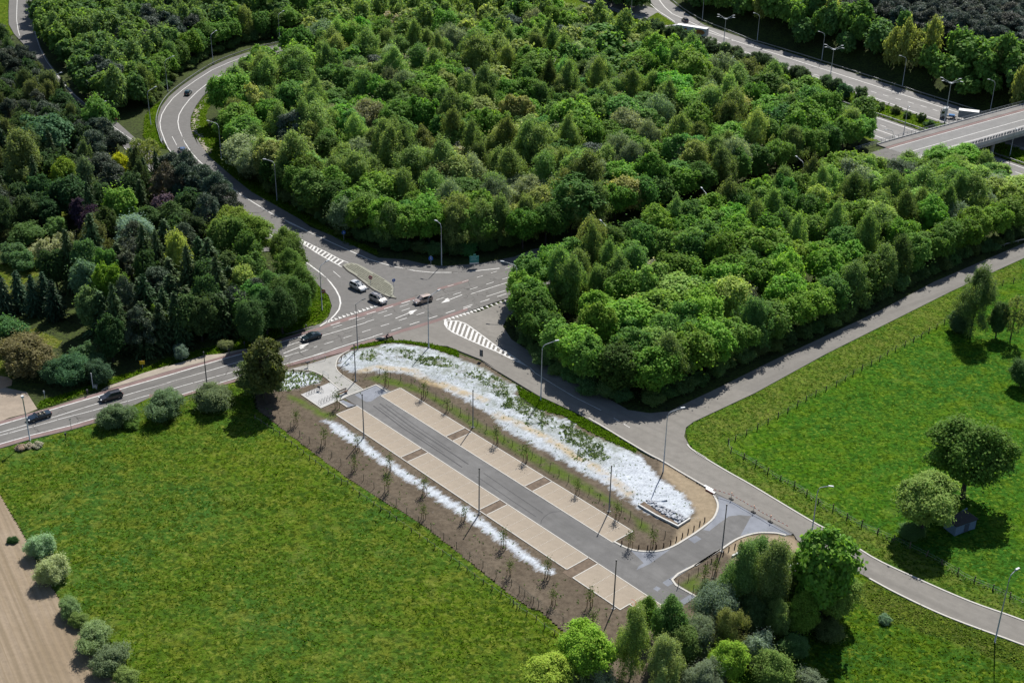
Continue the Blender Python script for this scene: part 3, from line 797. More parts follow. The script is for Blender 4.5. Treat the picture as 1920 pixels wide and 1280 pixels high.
# ------------------------------------------------------------------ roads
Z_R, Z_P, Z_L = 0.24, 0.245, 0.25       # asphalt, coloured surface, paint
def road(name, polys, mat, label, z=Z_R, skirt=True):
    mb = MB()
    for p in polys:
        if skirt: mb.prism(p, z - 0.30, z)
        else: mb.poly(p, z)
    return struct(mb.build(name, mat), label)

up_out = [(-106.08,210.68),(-100.76,214.16),(-96.83,217.26),(-92.86,220.02),(-89.06,222.56),(-84.37,226.49),(-81.07,228.98)] + [(-69.22,238.4),(-63.01,242.42),(-57.25,246.91),(-53.8,248.43),(-50.58,251.57),(-45.55,255.87),(-42.15,259.04)] + [MR(-8, 5.4), MR(20, 5.0), MR(60, 5.6), MR(110, 6), MR(200, 6.5)]
low_out = [(-102.55,201.57),(-97.47,205.13),(-93.54,207.75),(-88.91,211.05),(-82.55,214.59),(-78.37,217.54)] + [(-70.91,226.95),(-64.47,227.75),(-56.78,233.09),(-47.23,240.08),(-39.9,245.14)] + [MR(-12, -8.4), MR(0, -8.5), MR(30, -8.9), MR(60, -8.2), MR(110, -8), MR(200, -7.4)]
road('main_road', [up_out + low_out[::-1]], A_MAIN, 'grey main road with turning lanes crossing the picture')

ramp_right = [(-42.67,508.11),(-65.3,492.81)] + [(-83.32,481.03),(-89.76,469.44),(-93.78,456.79),(-96.43,447.97),(-99.34,438.18),(-100.85,431.01),(-101.91,422.13),(-101.95,411.95),(-101.16,401.16),(-99.25,391.75),(-96.65,383.56),(-93.27,375.07)] + [(-95.45,381.99),(-91.35,372.66),(-87.59,364.59),(-83.07,357.29),(-77.58,348.33),(-70.78,337.83),(-63.35,329.13),(-54.83,319.06)] + [(-51.7,314.35),(-43.6,307.24),(-32.54,295.82)] + [(-26.03,295.03),(-21.16,292.61),(-16.84,291.49),(-8.4,293.37),(0.11,297.64),(4.45,302.1)] + [MR(70, 9)]
ramp_left = [(-44.6,532.78),(-67.73,512.94)] + [(-84.7,489.88),(-94.65,479.15),(-101.97,467),(-106.14,456.63),(-109.1,444.61),(-111.41,432.14),(-112.64,421.27),(-112.56,410.48),(-111.31,400.64),(-109.38,392.09),(-106.07,382.28),(-103.43,374.58)] + [(-104.71,379.92),(-101.12,371.41),(-97.38,364.73),(-91.99,355.44),(-88.25,348.54),(-83.07,337.94),(-76.97,326.67),(-70.31,313.69)] + [(-64.09,311.63),(-59.02,303.94),(-54.82,298.13),(-52.13,291.82),(-48.05,284.39),(-45.37,279.7)] + [(-45.56,281.04),(-41.87,274.51),(-40.43,269.03),(-40.45,263.77),(-42.01,259.38)] + [MR(-14, 3.0), MR(0, 2), MR(40, 2), MR(70, 3)]
road('ramp_road', [ramp_right + ramp_left[::-1]], A_RAMP, 'curving ramp road joining the main road', z=Z_R - 0.004)
lower_l = [(-214.07,567.34),(-207.95,548.71),(-201.7,529.72),(-194.65,509.23),(-187.87,495.19),(-177.3,477.22),(-163.74,452.8),(-149.57,428.57),(-138.81,411.87),(-130.02,398.81)] + [(-118.89,379.07),(-107.42,362.02),(-93.48,341.48),(-76.6,315.78),(-63.83,297.77)]
lower_r = [(-204.55,568.01),(-198.77,549.33),(-189.14,520.57),(-181.28,499.47),(-172.25,477.52),(-162.68,457.27),(-152.62,438.53),(-142.68,421.11),(-133.08,406.67)] + [(-121.74,393.86),(-110.81,376.59),(-99.26,359.75),(-87.56,340.93),(-71.88,319.54),(-55.07,299.73)]
road('lower_ramp_road', [lower_l + lower_r[::-1]], A_RAMP, 'narrow slip road coming down among the trees at the left', z=Z_R - 0.008)
branch_up = [(-10.08,269.33)] + [(-7.62,267.17),(-1.75,272.83)] + [MR(52, -8)] + [(-1.17,264.4),(-2.1,260.43),(-0.1,254.15),(4.09,248.58),(9.21,241.3),(16.21,233.33),(22.83,225.28),(26.93,224.18),(30.84,224.98)] + [(33.73,227.63),(41.69,234.67),(54.45,246.47),(68.07,258.36),(82.76,271.19),(99.2,287.07),(128.55,311.21),(153.62,330.33)]
side_low = [(-25.8,255.31),(-25.01,252.78),(-19.84,252.02),(-17.3,250.68)] + [(-17.51,251.08),(-13.72,250.73),(-6.41,245.02),(-3.19,240.98)] + [(-6.34,244.26),(-1.81,238.89),(5.41,230.32),(12.32,224.26),(18.87,217.14),(25.06,209.73)] + [(27.67,207.19),(30.56,203.72),(34.65,198.95),(36.7,196.49),(41.59,191.6),(47.82,185.26)] + [(48.2,183.19),(53.39,177.91),(57.9,173.29),(61.56,169.46),(67.92,163.91),(77.57,157.57),(85.91,151.54)]
side_up_r = [(87.81,156.57),(79.43,163.18),(72.38,167.77),(65.43,173.49),(59.52,179.04),(55.25,185.41)] + [(50.52,190.12),(46.74,194.85),(42.82,199.75),(38.7,204.54),(34.51,210.12)] + [(35.98,208.33),(33.61,211.35),(32.75,215.75),(33.44,219.02),(35.12,221.19),(48.6,232.72)]
road('side_road', [side_low + side_up_r + [(41.69,234.67),(33.73,227.63)] + [(30.84,224.98),(26.93,224.18),(22.83,225.28),(16.21,233.33),(9.21,241.3),(4.09,248.58),(-0.1,254.15),(-2.1,260.43),(-1.17,264.4)] + [MR(52, -8.2)] + [(-7.62,267.17),(-11.56,266.58),(-14.99,264.25)] + [(-16.51,263.32),(-21.87,259.03)]], A_SIDE, 'light grey side road leaving the junction', z=Z_R - 0.004)
road('branch_road', [[(48.59,232.65),(66.39,249.98),(85.91,267.6),(102.03,282.16),(125.5,302.01),(149.42,319.23)] + [(153.62,330.33),(128.55,311.21),(99.2,287.07),(82.76,271.19),(68.07,258.36),(54.45,246.47),(41.69,234.67),(33.73,227.63)] + [(35.12,221.19)]], A_SIDE2, 'straight side branch running along the wood', z=Z_R - 0.008)

# red cycle strips, sandy sidewalk
mb = MB()
a = [(-106.14,210.83),(-100.82,214.32),(-96.81,217.19),(-92.83,219.96),(-89.03,222.49),(-84.33,226.35),(-81.05,228.91)] + [(-69.18,238.22),(-62.97,242.23),(-57.22,246.72),(-53.76,248.23),(-50.55,251.36),(-45.52,255.67),(-42.11,258.74)] + [(-45.86,255.36),(-43.09,257.43),(-41.88,258.45)]
b = [(-105.55,209.3),(-100.3,212.9),(-96.39,215.97),(-92.49,218.91),(-88.76,221.62),(-84.03,225.32),(-80.7,227.69)] + [(-68.86,236.85),(-62.7,240.97),(-56.99,245.54),(-53.61,247.36),(-50.35,250.15),(-45.31,254.22),(-41.94,257.47)] + [(-45.72,254.41),(-42.92,256.18),(-41.69,257.06)]
mb.poly(a + b[::-1], Z_P)
mb.poly([(-39.85,260.66),(-35.41,264.3),(-29.93,268.6),(-26.18,271.24),(-22.2,274.49),(-22.12,273.37),(-26.05,269.74),(-29.75,266.72),(-35.21,262.56),(-39.64,259.04),(-41.69,257.06),(-41.88,258.45)], Z_P)
mb.poly([(-17.41,279.21),(-13.85,281.85),(-10.42,284.34),(-10.38,283.21),(-13.78,280.5),(-17.35,278.11)], Z_P)
a = [(-102.55,201.57),(-97.5,205.21),(-93.58,207.88),(-88.96,211.2),(-82.59,214.72),(-78.41,217.7)]
b = [(-103,202.73),(-97.9,206.32),(-93.96,208.97),(-89.28,212.2),(-82.95,215.93),(-78.78,219)]
mb.poly(a + b[::-1], Z_P)
mb.poly([(-71.28,228.45),(-64.78,228.37),(-56.96,234),(-47.35,240.84),(-39.98,245.73)] + [(-38.15,247.37),(-33.85,250.52),(-28.55,254.18),(-24.1,257.97),(-19.51,261.26),(-16.52,263.53),(-10.08,269.33)] + [(-10.03,267.89),(-16.44,262.1),(-19.41,259.76),(-23.99,256.55),(-28.42,252.74),(-32.88,248.54),(-37.92,245.6)] + [(-39.79,244.36),(-47.2,239.89),(-56.76,232.99),(-64.61,227.61),(-70.89,226.85)], Z_P)
struct(mb.build('cycle_path', RED), 'faded red cycle strips beside the main road')
mb = MB()
mb.poly([(-81.14,229.26),(-80.41,231.06),(-77.57,233.69),(-74.77,236.72),(-70.2,240.26)] + [(-70.43,239.69),(-67.65,241.88),(-63.88,244.8),(-60.18,245.71),(-59.06,246.65),(-56.48,247.73),(-53.82,248.54)] + [(-57.24,246.83),(-62.99,242.34),(-69.21,238.33)] + [(-76.74,232.55)], Z_P + 0.002)
struct(mb.build('sidewalk', SAND), 'sandy footway between the verge and the red cycle strip')

# paint on the main road
def dashes(mb, pts, w, L, gap, z=Z_L, start=0.0):
    for x, y, a in resample(pts, L + gap, start):
        mb.box((x + math.cos(a) * L / 2, y + math.sin(a) * L / 2, z), (L, w, 0.006), a)
mb = MB()
edge_up = [(-105.49,209.14),(-100.25,212.74),(-96.36,215.91),(-92.32,218.91),(-86.82,223.11),(-81.4,227.07),(-76.34,231.02),(-69.24,236.17)] + [(-65.24,239.22),(-59.23,243.71),(-53.66,247.63),(-50.37,250.27),(-45.28,254.01),(-42.18,256.41)]
mb.ribbon(edge_up, 0.30, Z_L)
centre_l = [(-104.66,207.02),(-99.4,210.41),(-95.43,213.21),(-90.99,216.4),(-86.99,219.21),(-83.13,222.27),(-79.17,225.3),(-74.52,228.76),(-68.2,233.26)] + [(-68.87,233.06),(-62.06,237.89),(-54.91,243.27)] + [(-45.95,250.91),(-40.77,254.46),(-36.39,257.67),(-31.94,261.12)]
mb.ribbon(centre_l, 0.18, Z_L)
mb.ribbon([(-103.11,203.02),(-98.01,206.62),(-94.03,209.18),(-89.36,212.45),(-83.02,216.16),(-79.12,218.99)], 0.24, Z_L)
mb.ribbon([(-64.82,228.55),(-57.03,234.36),(-53.59,237.05),(-47.38,241.03),(-40.04,246.24)] + [(-38.2,247.76),(-33.94,251.33),(-29.54,254.56)], 0.2, Z_L)
dl = [(-99.06,209.49),(-94.52,212.51),(-92.82,213.61),(-90.98,214.85),(-88.92,216.23),(-87.11,217.43),(-85.17,218.8),(-83.31,219.99),(-81.44,221.15),(-79.71,222.31),(-77.72,223.8),(-75.77,224.89),(-73.85,226.16),(-72.08,227.44)] + [(-66.4,231.23),(-64.57,232.55),(-62.55,233.89),(-60.6,235.23),(-58.87,236.43),(-56.88,237.77),(-55.16,239.17),(-51.39,242.04),(-47.26,244.89),(-45.42,246.21),(-43.4,247.59),(-41.91,248.95)]
for i, (x, y) in enumerate(dl[:]):
    q = dl[min(i + 1, len(dl) - 1)] if i < len(dl) - 1 else dl[i - 1]
    a = math.atan2(q[1] - y, q[0] - x) if i < len(dl) - 1 else math.atan2(y - q[1], x - q[0])
    mb.box((x, y, Z_L), (2.2, 0.16, 0.006), a)
def mdash(s0, s1, n, L=2.2, gap=2.5, w=0.16):
    s = s0
    while s < s1:
        x, y = MR(s + L / 2, n); mb.box((x, y, Z_L), (L, w, 0.006), math.atan2(MD.y, MD.x)); s += L + gap
mdash(-13, 22, -3.6); mdash(9, 60, 0.05)
mdash(-8, 45, -6.7, 2.6, 2.2, 0.2); mdash(-4, 20, 2.0, 2.4, 3.4, 0.14); mdash(2, 24, 3.2, 2.4, 2.2, 0.2); mdash(34, 52, 4.4, 1.8, 2.4, 0.14)
mb.ribbon([MR(36, -2.0), MR(70, -2.0), MR(190, -2.0)], 0.18, Z_L)
mb.ribbon([MR(38, -5.2), MR(80, -5.0), MR(190, -4.6)], 0.16, Z_L)
mdash(30, 34, -7.3, 2.2, 2.2, 0.2)
def arrow(mb, x, y, a, L=6.0, w=0.22, hook=0):
    """lane arrow pointing along a"""
    def T(u, v): return (x + u * math.cos(a) - v * math.sin(a), y + u * math.sin(a) + v * math.cos(a))
    mb.poly([T(0, -w/2), T(L * .66, -w/2), T(L * .66, w/2), T(0, w/2)], Z_L)
    mb.poly([T(L * .66, -0.65), T(L, 0), T(L * .66, 0.65)], Z_L)
    if hook: mb.poly([T(L * .60, 0.0), T(L * .72, 0.9 * hook), T(L * .55, 0.9 * hook)][::hook], Z_L + 0.001)
p, q = [(-25.71,263.34),(-22.53,266.63)]; arrow(mb, p[0], p[1], math.atan2(q[1]-p[1], q[0]-p[0]), 6.5, hook=-1)
p, q = [(-11.54,275.96),(-14.83,272.72)]; arrow(mb, p[0], p[1], math.atan2(q[1]-p[1], q[0]-p[0]), 6.5, hook=-1)
p, q = [(-47.66,246.25),(-44.26,249.68)]; arrow(mb, p[0], p[1], math.atan2(q[1]-p[1], q[0]-p[0]), 6.8, hook=-1)
# shark teeth where the side roads give way
def teeth(pts, step, s=0.42, flip=1):
    for x, y, a in resample(pts, step):
        a2 = a
        T = lambda u, v: (x + u * math.cos(a2) - v * math.sin(a2), y + u * math.sin(a2) + v * math.cos(a2))
        tri = [T(-s, 0), T(s, 0), T(0, flip * 1.15)]
        mb.poly(tri, Z_L)
teeth([(-40.08,260.95),(-36.91,263.68),(-33.66,266.32),(-30.57,269.03),(-30.02,269.5)], 1.05, flip=1)
teeth([(-14.9,263.29),(-11.52,265.78),(-8.45,268.26),(-6.9,269.53)], 1.0, flip=-1)
teeth([(-5.92,270.29),(-1.76,273.52)], 1.3, s=0.3, flip=-1)
# ramp lines
mb.ribbon([(-65.85,497.33)] + [(-83.31,476.84),(-89.66,468.87),(-94.38,461.76),(-96.85,456.61),(-99.26,449.95),(-101.61,443.45),(-103.47,435.1),(-104.7,427.04),(-105.4,418.32),(-105.52,409.92),(-105.15,402.73),(-103.92,395.79),(-102.04,389.08),(-99.63,382.6),(-96.85,375.52)] + [(-100.44,385.01),(-97.59,377.07),(-93.91,368.68),(-90.01,361.35),(-86.15,354.99),(-81.01,346.8),(-74.27,337.02),(-68.11,329.24),(-62.79,322.65),(-56.79,316.6),(-48.88,308.55)] + [(-62.89,323.26),(-57.24,316.58),(-51.45,311),(-44.29,303.87),(-34.81,294.94),(-28.9,291.02),(-23.01,288.7)] + [(-27.82,290.81),(-23.43,288.69),(-19.17,287.84),(-13.92,288.04),(-10.37,288.68)] + [(-14.55,288.02),(-10.37,288.68),(-3.24,290.84)], 0.26, Z_L)
mb.ribbon([(-84.43,483.99),(-93.92,475.03),(-100.98,461.94),(-105.14,451.77),(-107.98,439.45),(-109.87,429.23),(-110.94,419.93),(-111.03,410.56),(-110.5,402.45),(-109.18,394.66),(-107.3,387.98),(-102.68,375.24)] + [(-101.12,371.41),(-97.12,363.62)], 0.24, Z_L)
mb.ribbon([(-63.2,311.67),(-57.58,304.56),(-54.84,300.39),(-51.92,296.12),(-49.19,292.04),(-45.51,286.83),(-43.15,283.19)] + [(-43.97,284.64),(-42.29,281.27),(-40.58,277.48),(-39.31,273.76),(-38.68,270.55),(-38.63,267.39),(-39.19,264.7),(-40.03,262.04),(-41.77,259.05)], 0.34, Z_L)
mb.ribbon([(-102.48,382.05),(-99.3,374.23)], 0.16, Z_L)
# hatched taper on the ramp
hL = [(-58.75,311.16),(-56.39,308.24),(-53.2,304.73),(-50.58,301.81),(-47.92,298.3),(-45.37,295.32),(-42.87,292.54),(-40.78,290.2)]
hR = [(-59.04,313),(-56.17,309.67),(-53.01,306.41),(-49.91,303.21),(-47.11,300.32),(-44.35,297.48),(-41.85,294.67),(-39.48,292.67)]
hL2, hR2 = hL, hR
mb.ribbon(hL, 0.26, Z_L); mb.ribbon(hR, 0.22, Z_L)
LL, RR = resample(hL, 0.5), resample(hR, 0.5)
for k in range(20):
    i = int(k / 20 * (len(LL) - 1)); j = int(k / 20 * (len(RR) - 1))
    mb.ribbon([LL[i][:2], RR[j][:2]], 0.55, Z_L - 0.001)
mb.ribbon([(-42.48,287.7),(-40.38,284.28)], 0.15, Z_L)
# striped island on the side road
isl = [(-14.81,262.59),(-13.35,262.64),(-11.98,262.61),(-10.17,261.29),(-8.95,259.61),(-6.52,255.99),(-3.76,251.76),(-2.22,249.59),(-0.32,247.27),(3.75,241.78),(1.92,243.64),(-0.69,246.08),(-3.33,248.75),(-6.39,251.26),(-9.91,254.41),(-12.7,257.03),(-14.14,259.09),(-14.78,260.99)]
mb.ribbon(isl[:], 0.28, Z_L, closed=True)
top = [(-14.51,262.52),(-13.34,262.56),(-12.27,262.6),(-11.27,261.98),(-10.26,261.02),(-9.34,259.77),(-8.42,258.44),(-7.52,257.12),(-6.71,255.9),(-5.82,254.56),(-4.93,253.23),(-4.11,251.95),(-3.27,250.76),(-2.22,249.51),(-1.27,248.23),(-0.32,247.07),(0.62,245.73),(1.55,244.59)]
bot = [(-14.27,259.72),(-13.72,258.26),(-12.85,257.1),(-11.93,256.13),(-10.99,255.21),(-10,254.29),(-9.02,253.42),(-8.1,252.63),(-7.17,251.84),(-6.24,251.07),(-5.31,250.21),(-4.47,249.44),(-3.61,248.75),(-2.47,247.67),(-1.53,246.83),(-0.59,245.89),(0.34,244.94),(1.27,244)]
for i in range(len(top)):
    mb.ribbon([top[i], bot[i]], 0.50, Z_L - 0.001)
mb.ribbon([(1.55,244.59),(3.75,241.78)] + [(4.78,239.63),(9.05,234.19),(12.51,229.98),(17.57,224.91)] , 0.16, Z_L)
dashes(mb, [(19.84,222.06),(22.4,219.01)], 0.16, 1.6, 1.2)
# slip road lines at the far left
mb.ribbon([(-209.89,564.38),(-204.72,548.93),(-199,531.35),(-193.95,516.09),(-188.1,500.35),(-185.01,492.81)], 0.22, Z_L)
mb.ribbon([(-204.24,564.77),(-199.13,549.31),(-191.8,527.49),(-184.61,507.18),(-178.11,490.7),(-172.19,476.33),(-164.94,460.5),(-158.78,448.74),(-150.5,433.53),(-143.25,421.08),(-135.24,409.29)] + [(-122.99,391.24),(-115.48,381.17),(-101.93,364.52)], 0.2, Z_L)
mb.ribbon([(-114.09,371.72),(-103.54,355.62),(-97.32,345.37)], 0.18, Z_L)
struct(mb.build('road_marking', PAINT), 'white lines, dashes and arrows painted on the roads')

# kerbs
mb = MB()
for ln in ([(57.88,173.2),(61.53,169.37),(67.9,163.83),(77.54,157.49),(85.85,151.39)], [(34.27,210.11),(38.7,204.54),(42.82,199.75),(46.74,194.85),(50.52,190.12),(53.38,186.82)] + [(55.25,185.41),(59.52,179.04),(65.43,173.49),(72.38,167.77),(79.43,163.18),(87.76,156.44)], [(15,221.91),(18.88,217.27),(25.07,209.85)] + [(27.67,207.19),(30.56,203.72),(34.65,198.95),(35.62,197.85)],
           [(33.01,212.89),(33.66,211.22),(35.96,208.21)]):
    mb.ribbon(smooth_line(ln, 4), 0.3, 0.1, 0.32)
struct(mb.build('kerb', KERB), 'pale concrete kerbs along the side road')

# paved traffic island with blocks and white joints -------------------------------
isl_out = [(-40.55,290.93),(-38.8,292.34),(-36.78,291.38),(-33.91,288.13),(-31.54,285.36),(-29.65,282.97),(-27.97,280.35),(-27.44,278.45),(-27.28,275.14),(-26.37,273.54),(-28.04,274.18),(-29.35,275.16),(-30.71,276.66),(-32.06,278.04),(-33.99,280.85),(-36.97,285.4),(-38.92,287.84)]
mb = MB(); mb.prism(smooth_line(isl_out, 3, True), 0.1, 0.36)
island = struct(mb.build('traffic_island', plain('mossy_joint', (0.27, 0.27, 0.22), 0.95, var=0.15)), 'long block paved traffic island on the ramp mouth')
ic = np.array([p for p in isl_out]).mean(0)
ia = math.atan2(isl_out[9][1] - isl_out[0][1], isl_out[9][0] - isl_out[0][0])
mbb = MB()
for i in range(-22, 23):
    for j in range(-8, 9):
        u, v = i * 0.80 + 0.4 * (j % 2), j * 0.55
        p = (ic[0] + u * math.cos(ia) - v * math.sin(ia), ic[1] + u * math.sin(ia) + v * math.cos(ia))
        if sdist(np.array([p]), isl_out)[0] > 0.42:
            mbb.box((p[0], p[1], 0.37), (0.62 + rnd.uniform(-.03, .03), 0.34, 0.06 + rnd.uniform(0, .03)), ia)
tag(mbb.build('paving_block', plain('grey_green_blocks', (0.15, 0.15, 0.112), 0.95, var=0.3, scale=1.5), island), kind='stuff')
mb = MB(); mb.ribbon(smooth_line([(-40.51,290.57),(-38.89,287.59),(-36.94,285.16),(-33.97,280.61),(-32.04,277.8),(-30.68,276.43),(-29.33,274.97),(-28.03,273.99),(-26.35,273.31)], 3), 0.26, 0.1, 0.40)
mb.build('island_kerb', plain('dark_kerb', (0.08, 0.075, 0.065), 0.9), island)

# ------------------------------------------------------------------ motorway and bridge
def mwpoly(a, b): return [MW(s, n) for s, n in a] + [MW(s, n) for s, n in b[::-1]]
mb = MB()
SL = (-460, -330, -240, -170, -120, -60, 0, 60, 130, 260, 460)
far_up = [(s, 5.6 + (0 if s > -70 else (-70 - s) * 0.03)) for s in SL]
mb.poly(mwpoly(far_up, [(s, -14.0 + (3.5 if s < -60 else 0)) for s in SL]), ZM)
mb.poly(mwpoly([(s, -26.5 + (5.5 if s < -120 else 0)) for s in SL], [(s, -46) for s in SL]), ZM)
mb.poly([(58.5,604.59),(58.05,594.42),(60.23,574.88),(65.59,556.06),(72.08,532.05),(80,521.81),(79.39,545.05),(76.53,554.7),(71.01,575.9),(67.18,593.38),(66.92,605.17)], ZM - 0.01)
struct(mb.build('motorway', A_MOT), 'motorway carriageways in the cutting behind the wood')
mb = MB()
mb.ribbon([MW(s, 0) for s in (-90, -46, 0, 28, 120, 300)], 0.35, ZM + 0.012)
dashes(mb, [MW(-80, -9.6), MW(-34, -8.4), MW(0, -6.7), MW(24, -4.8), MW(80, -4.2)], 0.28, 2.4, 2.8, ZM + 0.012)
mb.ribbon([MW(s, n) for s, n in ((-330, -9), (-120, -7.4), (-81, -6.6), (-68, -7.4), (-46, -8.6), (0, -11), (30, -12.4), (120, -12.4), (300, -12.4))], 0.35, ZM + 0.012)
for n_ in (-28.0, -37.6, -42.8): mb.ribbon([MW(s, n_ + (0 if s > -60 else min(6, (-60 - s) * 0.07))) for s in (-400, -160, -60, 0, 60, 300)], 0.35, ZM + 0.012)
dashes(mb, [MW(20, -33), MW(300, -33)], 0.25, 2.5, 8, ZM + 0.012)
mb.ribbon([(62.45,599.75),(62.88,591.44),(63.85,580.97),(65.86,570.11),(70.48,560.24),(74.56,550.49),(79.03,542.2),(82.76,534.77),(86.04,527.49)], 0.35, ZM + 0.012)
mb.ribbon([(57.53,597.73),(58.14,586.22),(60.23,574.88),(63.14,565.34),(65.62,556.36)], 0.35, ZM + 0.012)
struct(mb.build('motorway_marking', PAINT), 'white lane lines on the motorway')

# bridge carrying the main road
bs = [196 + 6 * i for i in range(15)]
def bc(s): return -2.0 * ((s - 200) / 55.0) ** 1.15 if s > 200 else 0.0
bridge = empty('road_bridge', MR(235, 0) + (0.0,), 0, 'concrete road bridge carrying the main road over the motorway', 'bridge')
bx, by = MR(235, 0)
def bl(s, n, z): x, y = MR(s, n + bc(s)); return (x - bx, y - by, z)
def bslab(name, n0, n1, z0, z1, mat, s0=0, s1=None):
    mb = MB(); S = bs[s0:s1]
    vs = []
    for s in S: vs += [bl(s, n0, z0), bl(s, n1, z0), bl(s, n1, z1), bl(s, n0, z1)]
    fs = []
    for i in range(len(S) - 1):
        b = 4 * i
        for k in range(4): fs.append((b + k, b + (k + 1) % 4, b + 4 + (k + 1) % 4, b + 4 + k))
    fs += [(3, 2, 1, 0), tuple(len(vs) - 4 + k for k in range(4))]
    mb.add(vs, fs)
    return mb.build(name, mat, bridge)
bslab('deck', -6.7, 9.9, -0.9, 0.22, BCONC)
bslab('girder', -6.2, 9.2, -1.9, -0.9, BCONC, 1)
bslab('carriageway', -3.95, 5.6, 0.20, 0.26, asphalt('bridge_asphalt', (0.225, 0.222, 0.218)))
bslab('sidewalk', -6.4, -3.95, 0.20, 0.40, asphalt('bridge_walk', (0.42, 0.41, 0.40), 0.2))
bslab('cycle_path', 5.6, 6.9, 0.20, 0.30, RED)
bslab('sidewalk', 6.9, 9.6, 0.20, 0.36, asphalt('bridge_footway', (0.22, 0.21, 0.20), 0.2))
for nn in (-3.75, 0.0, 5.35): bslab('lane_line', nn - 0.1, nn + 0.1, 0.255, 0.268, PAINT)
bslab('fascia', -6.95, -6.65, -0.6, 0.55, asphalt('fascia_concrete', (0.56, 0.55, 0.53), 0.1))
bslab('fascia', 9.85, 10.15, -0.6, 0.55, asphalt('fascia_concrete_far', (0.5, 0.5, 0.49), 0.1))
for nn, lb in ((-6.75, 'near'), (9.95, 'far')):
    mbp, mbr = MB(), MB()
    S = np.arange(186 if nn > 0 else 205, 280, 2.0)
    for s in S:
        p = bl(s, nn, 0.0); mbp.tube([(p[0], p[1], 0.3), (p[0], p[1], 1.55)], 0.05, 4)
    for z in (1.55, 1.1, 0.75):
        mbr.tube([bl(s, nn, z) for s in S], 0.055 if z > 1.5 else 0.03, 4)
    rl = mbr.build('railing', STEEL, bridge)
    tag(mbp.build('railing_post', STEEL, rl), kind='stuff')
    if nn < 0:
        mbk = MB()
        for s in np.arange(206, 280, 1.4):
            p = bl(s, -6.45, 0); mbk.box((p[0], p[1], 0.85), (1.15, 0.05, 0.75), math.atan2(MD.y, MD.x))
        tag(mbk.build('railing_panel', asphalt('railing_panels', (0.40, 0.375, 0.36), 0.3), rl), kind='stuff')
mb = MB()
for s_ in (206, 214):
    pass
p0, p1 = bl(208, -6.0, 0), bl(208, 9.0, 0)
ang = math.atan2(WD.y, WD.x)
ctr = ((p0[0] + p1[0]) / 2, (p0[1] + p1[1]) / 2)
mb.box((ctr[0], ctr[1], -4.2), (17, 1.2, 4.7), math.atan2(p1[1] - p0[1], p1[0] - p0[0]))
mb.build('abutment', BCONC, bridge)
for s_ in (234,):
    for nn in (-4, 1.5, 7):
        mb = MB(); p = bl(s_, nn, 0); mb.tube([(p[0], p[1], -6.6), (p[0], p[1], -1.8)], 0.55, 10)
        mb.build('pier', BCONC, bridge, smooth=True)

# guard rails
def guard_rail(name, pts, z, label, mat=STEEL, step=4.0, h=0.75):
    root = empty(name, (pts[0][0], pts[0][1], z), 0, label, 'guard rail')
    o = Vector((pts[0][0], pts[0][1]))
    loc = [(p[0] - o.x, p[1] - o.y) for p in pts]
    mb = MB()
    mb.ribbon(loc, 0.10, h - 0.30, h); mb.build('rail', mat, root)
    for x, y, a in resample(loc, step):
        if not hasattr(guard_rail, 'post'):
            m2 = MB(); m2.box((0, 0, 0.35), (0.10, 0.14, 0.7)); po = m2.build('post', mat, root); guard_rail.post = po.data
        else:
            po = bpy.data.objects.new('post', guard_rail.post); col.objects.link(po); po.parent = root
        po.location = (x, y, 0); po.rotation_euler = (0, 0, a)
    return root
rail_ramp = [(-68.12,516.17)] + [(-85.54,491.08),(-94.92,480.7),(-102.25,468.48),(-106.48,458.27),(-109.44,446.17),(-111.75,433.63),(-113.13,422.5),(-112.93,411.19),(-111.66,401.07),(-109.64,392.08),(-106.41,382.26),(-103.97,375.18)] + [(-104.78,379.11),(-101.38,371.4)]
guard_rail('guard_rail', smooth_line(rail_ramp, 3), 0.1, 'steel guard rail round the outside of the ramp bend')
guard_rail('guard_rail', smooth_line([(67.12,605.18),(67.62,595.91),(71.21,577.8),(77.29,557.99),(83.24,546.72),(88.99,535.84),(94.54,525.34)] + [MW(-65, 6.0), MW(-33, 6.6), MW(6, 6.2), MW(60, 6.2), MW(140, 6.2), MW(260, 6.2)], 2), ZM, 'steel guard rail along the far side of the motorway', step=6)
guard_rail('guard_rail', [MW(s, -25.6) for s in (-60, -20, 10, 20, 40, 60, 120, 200)], ZM, 'steel guard rail along the planted motorway median', step=6)
guard_rail('guard_rail', smooth_line([(118.6,306.77),(122.71,309.17),(126.04,311.11),(129.09,312.83),(139.64,317.66),(150.79,322.86)], 3), 0.1, 'pale blue grey guard rail beside the side branch at the right edge', step=5)
tag(grow('median_grass', BLADE, [MW(-120, -25), MW(90, -25), MW(90, -14.5), MW(-120, -12)], 2200, 0.6, 0.6, 131, label='grass on the motorway median'))
struct(sheet('motorway_median', [MW(-300, -24), MW(200, -26), MW(200, -14.3), MW(-60, -14.3), MW(-70, -11), MW(-300, -11)], 2.0, ZM + 0.06, G_VERGE), 'grassy strip between the motorway carriageways')
struct(sheet('embankment_grass', [MW(20, -46.2), MW(52, -46.2), MW(52, -57), MW(20, -57)], 1.0, 0.35, G_VERGE, lambda P: gz_np(P), fade=None), 'grassy motorway slope beside the bridge')

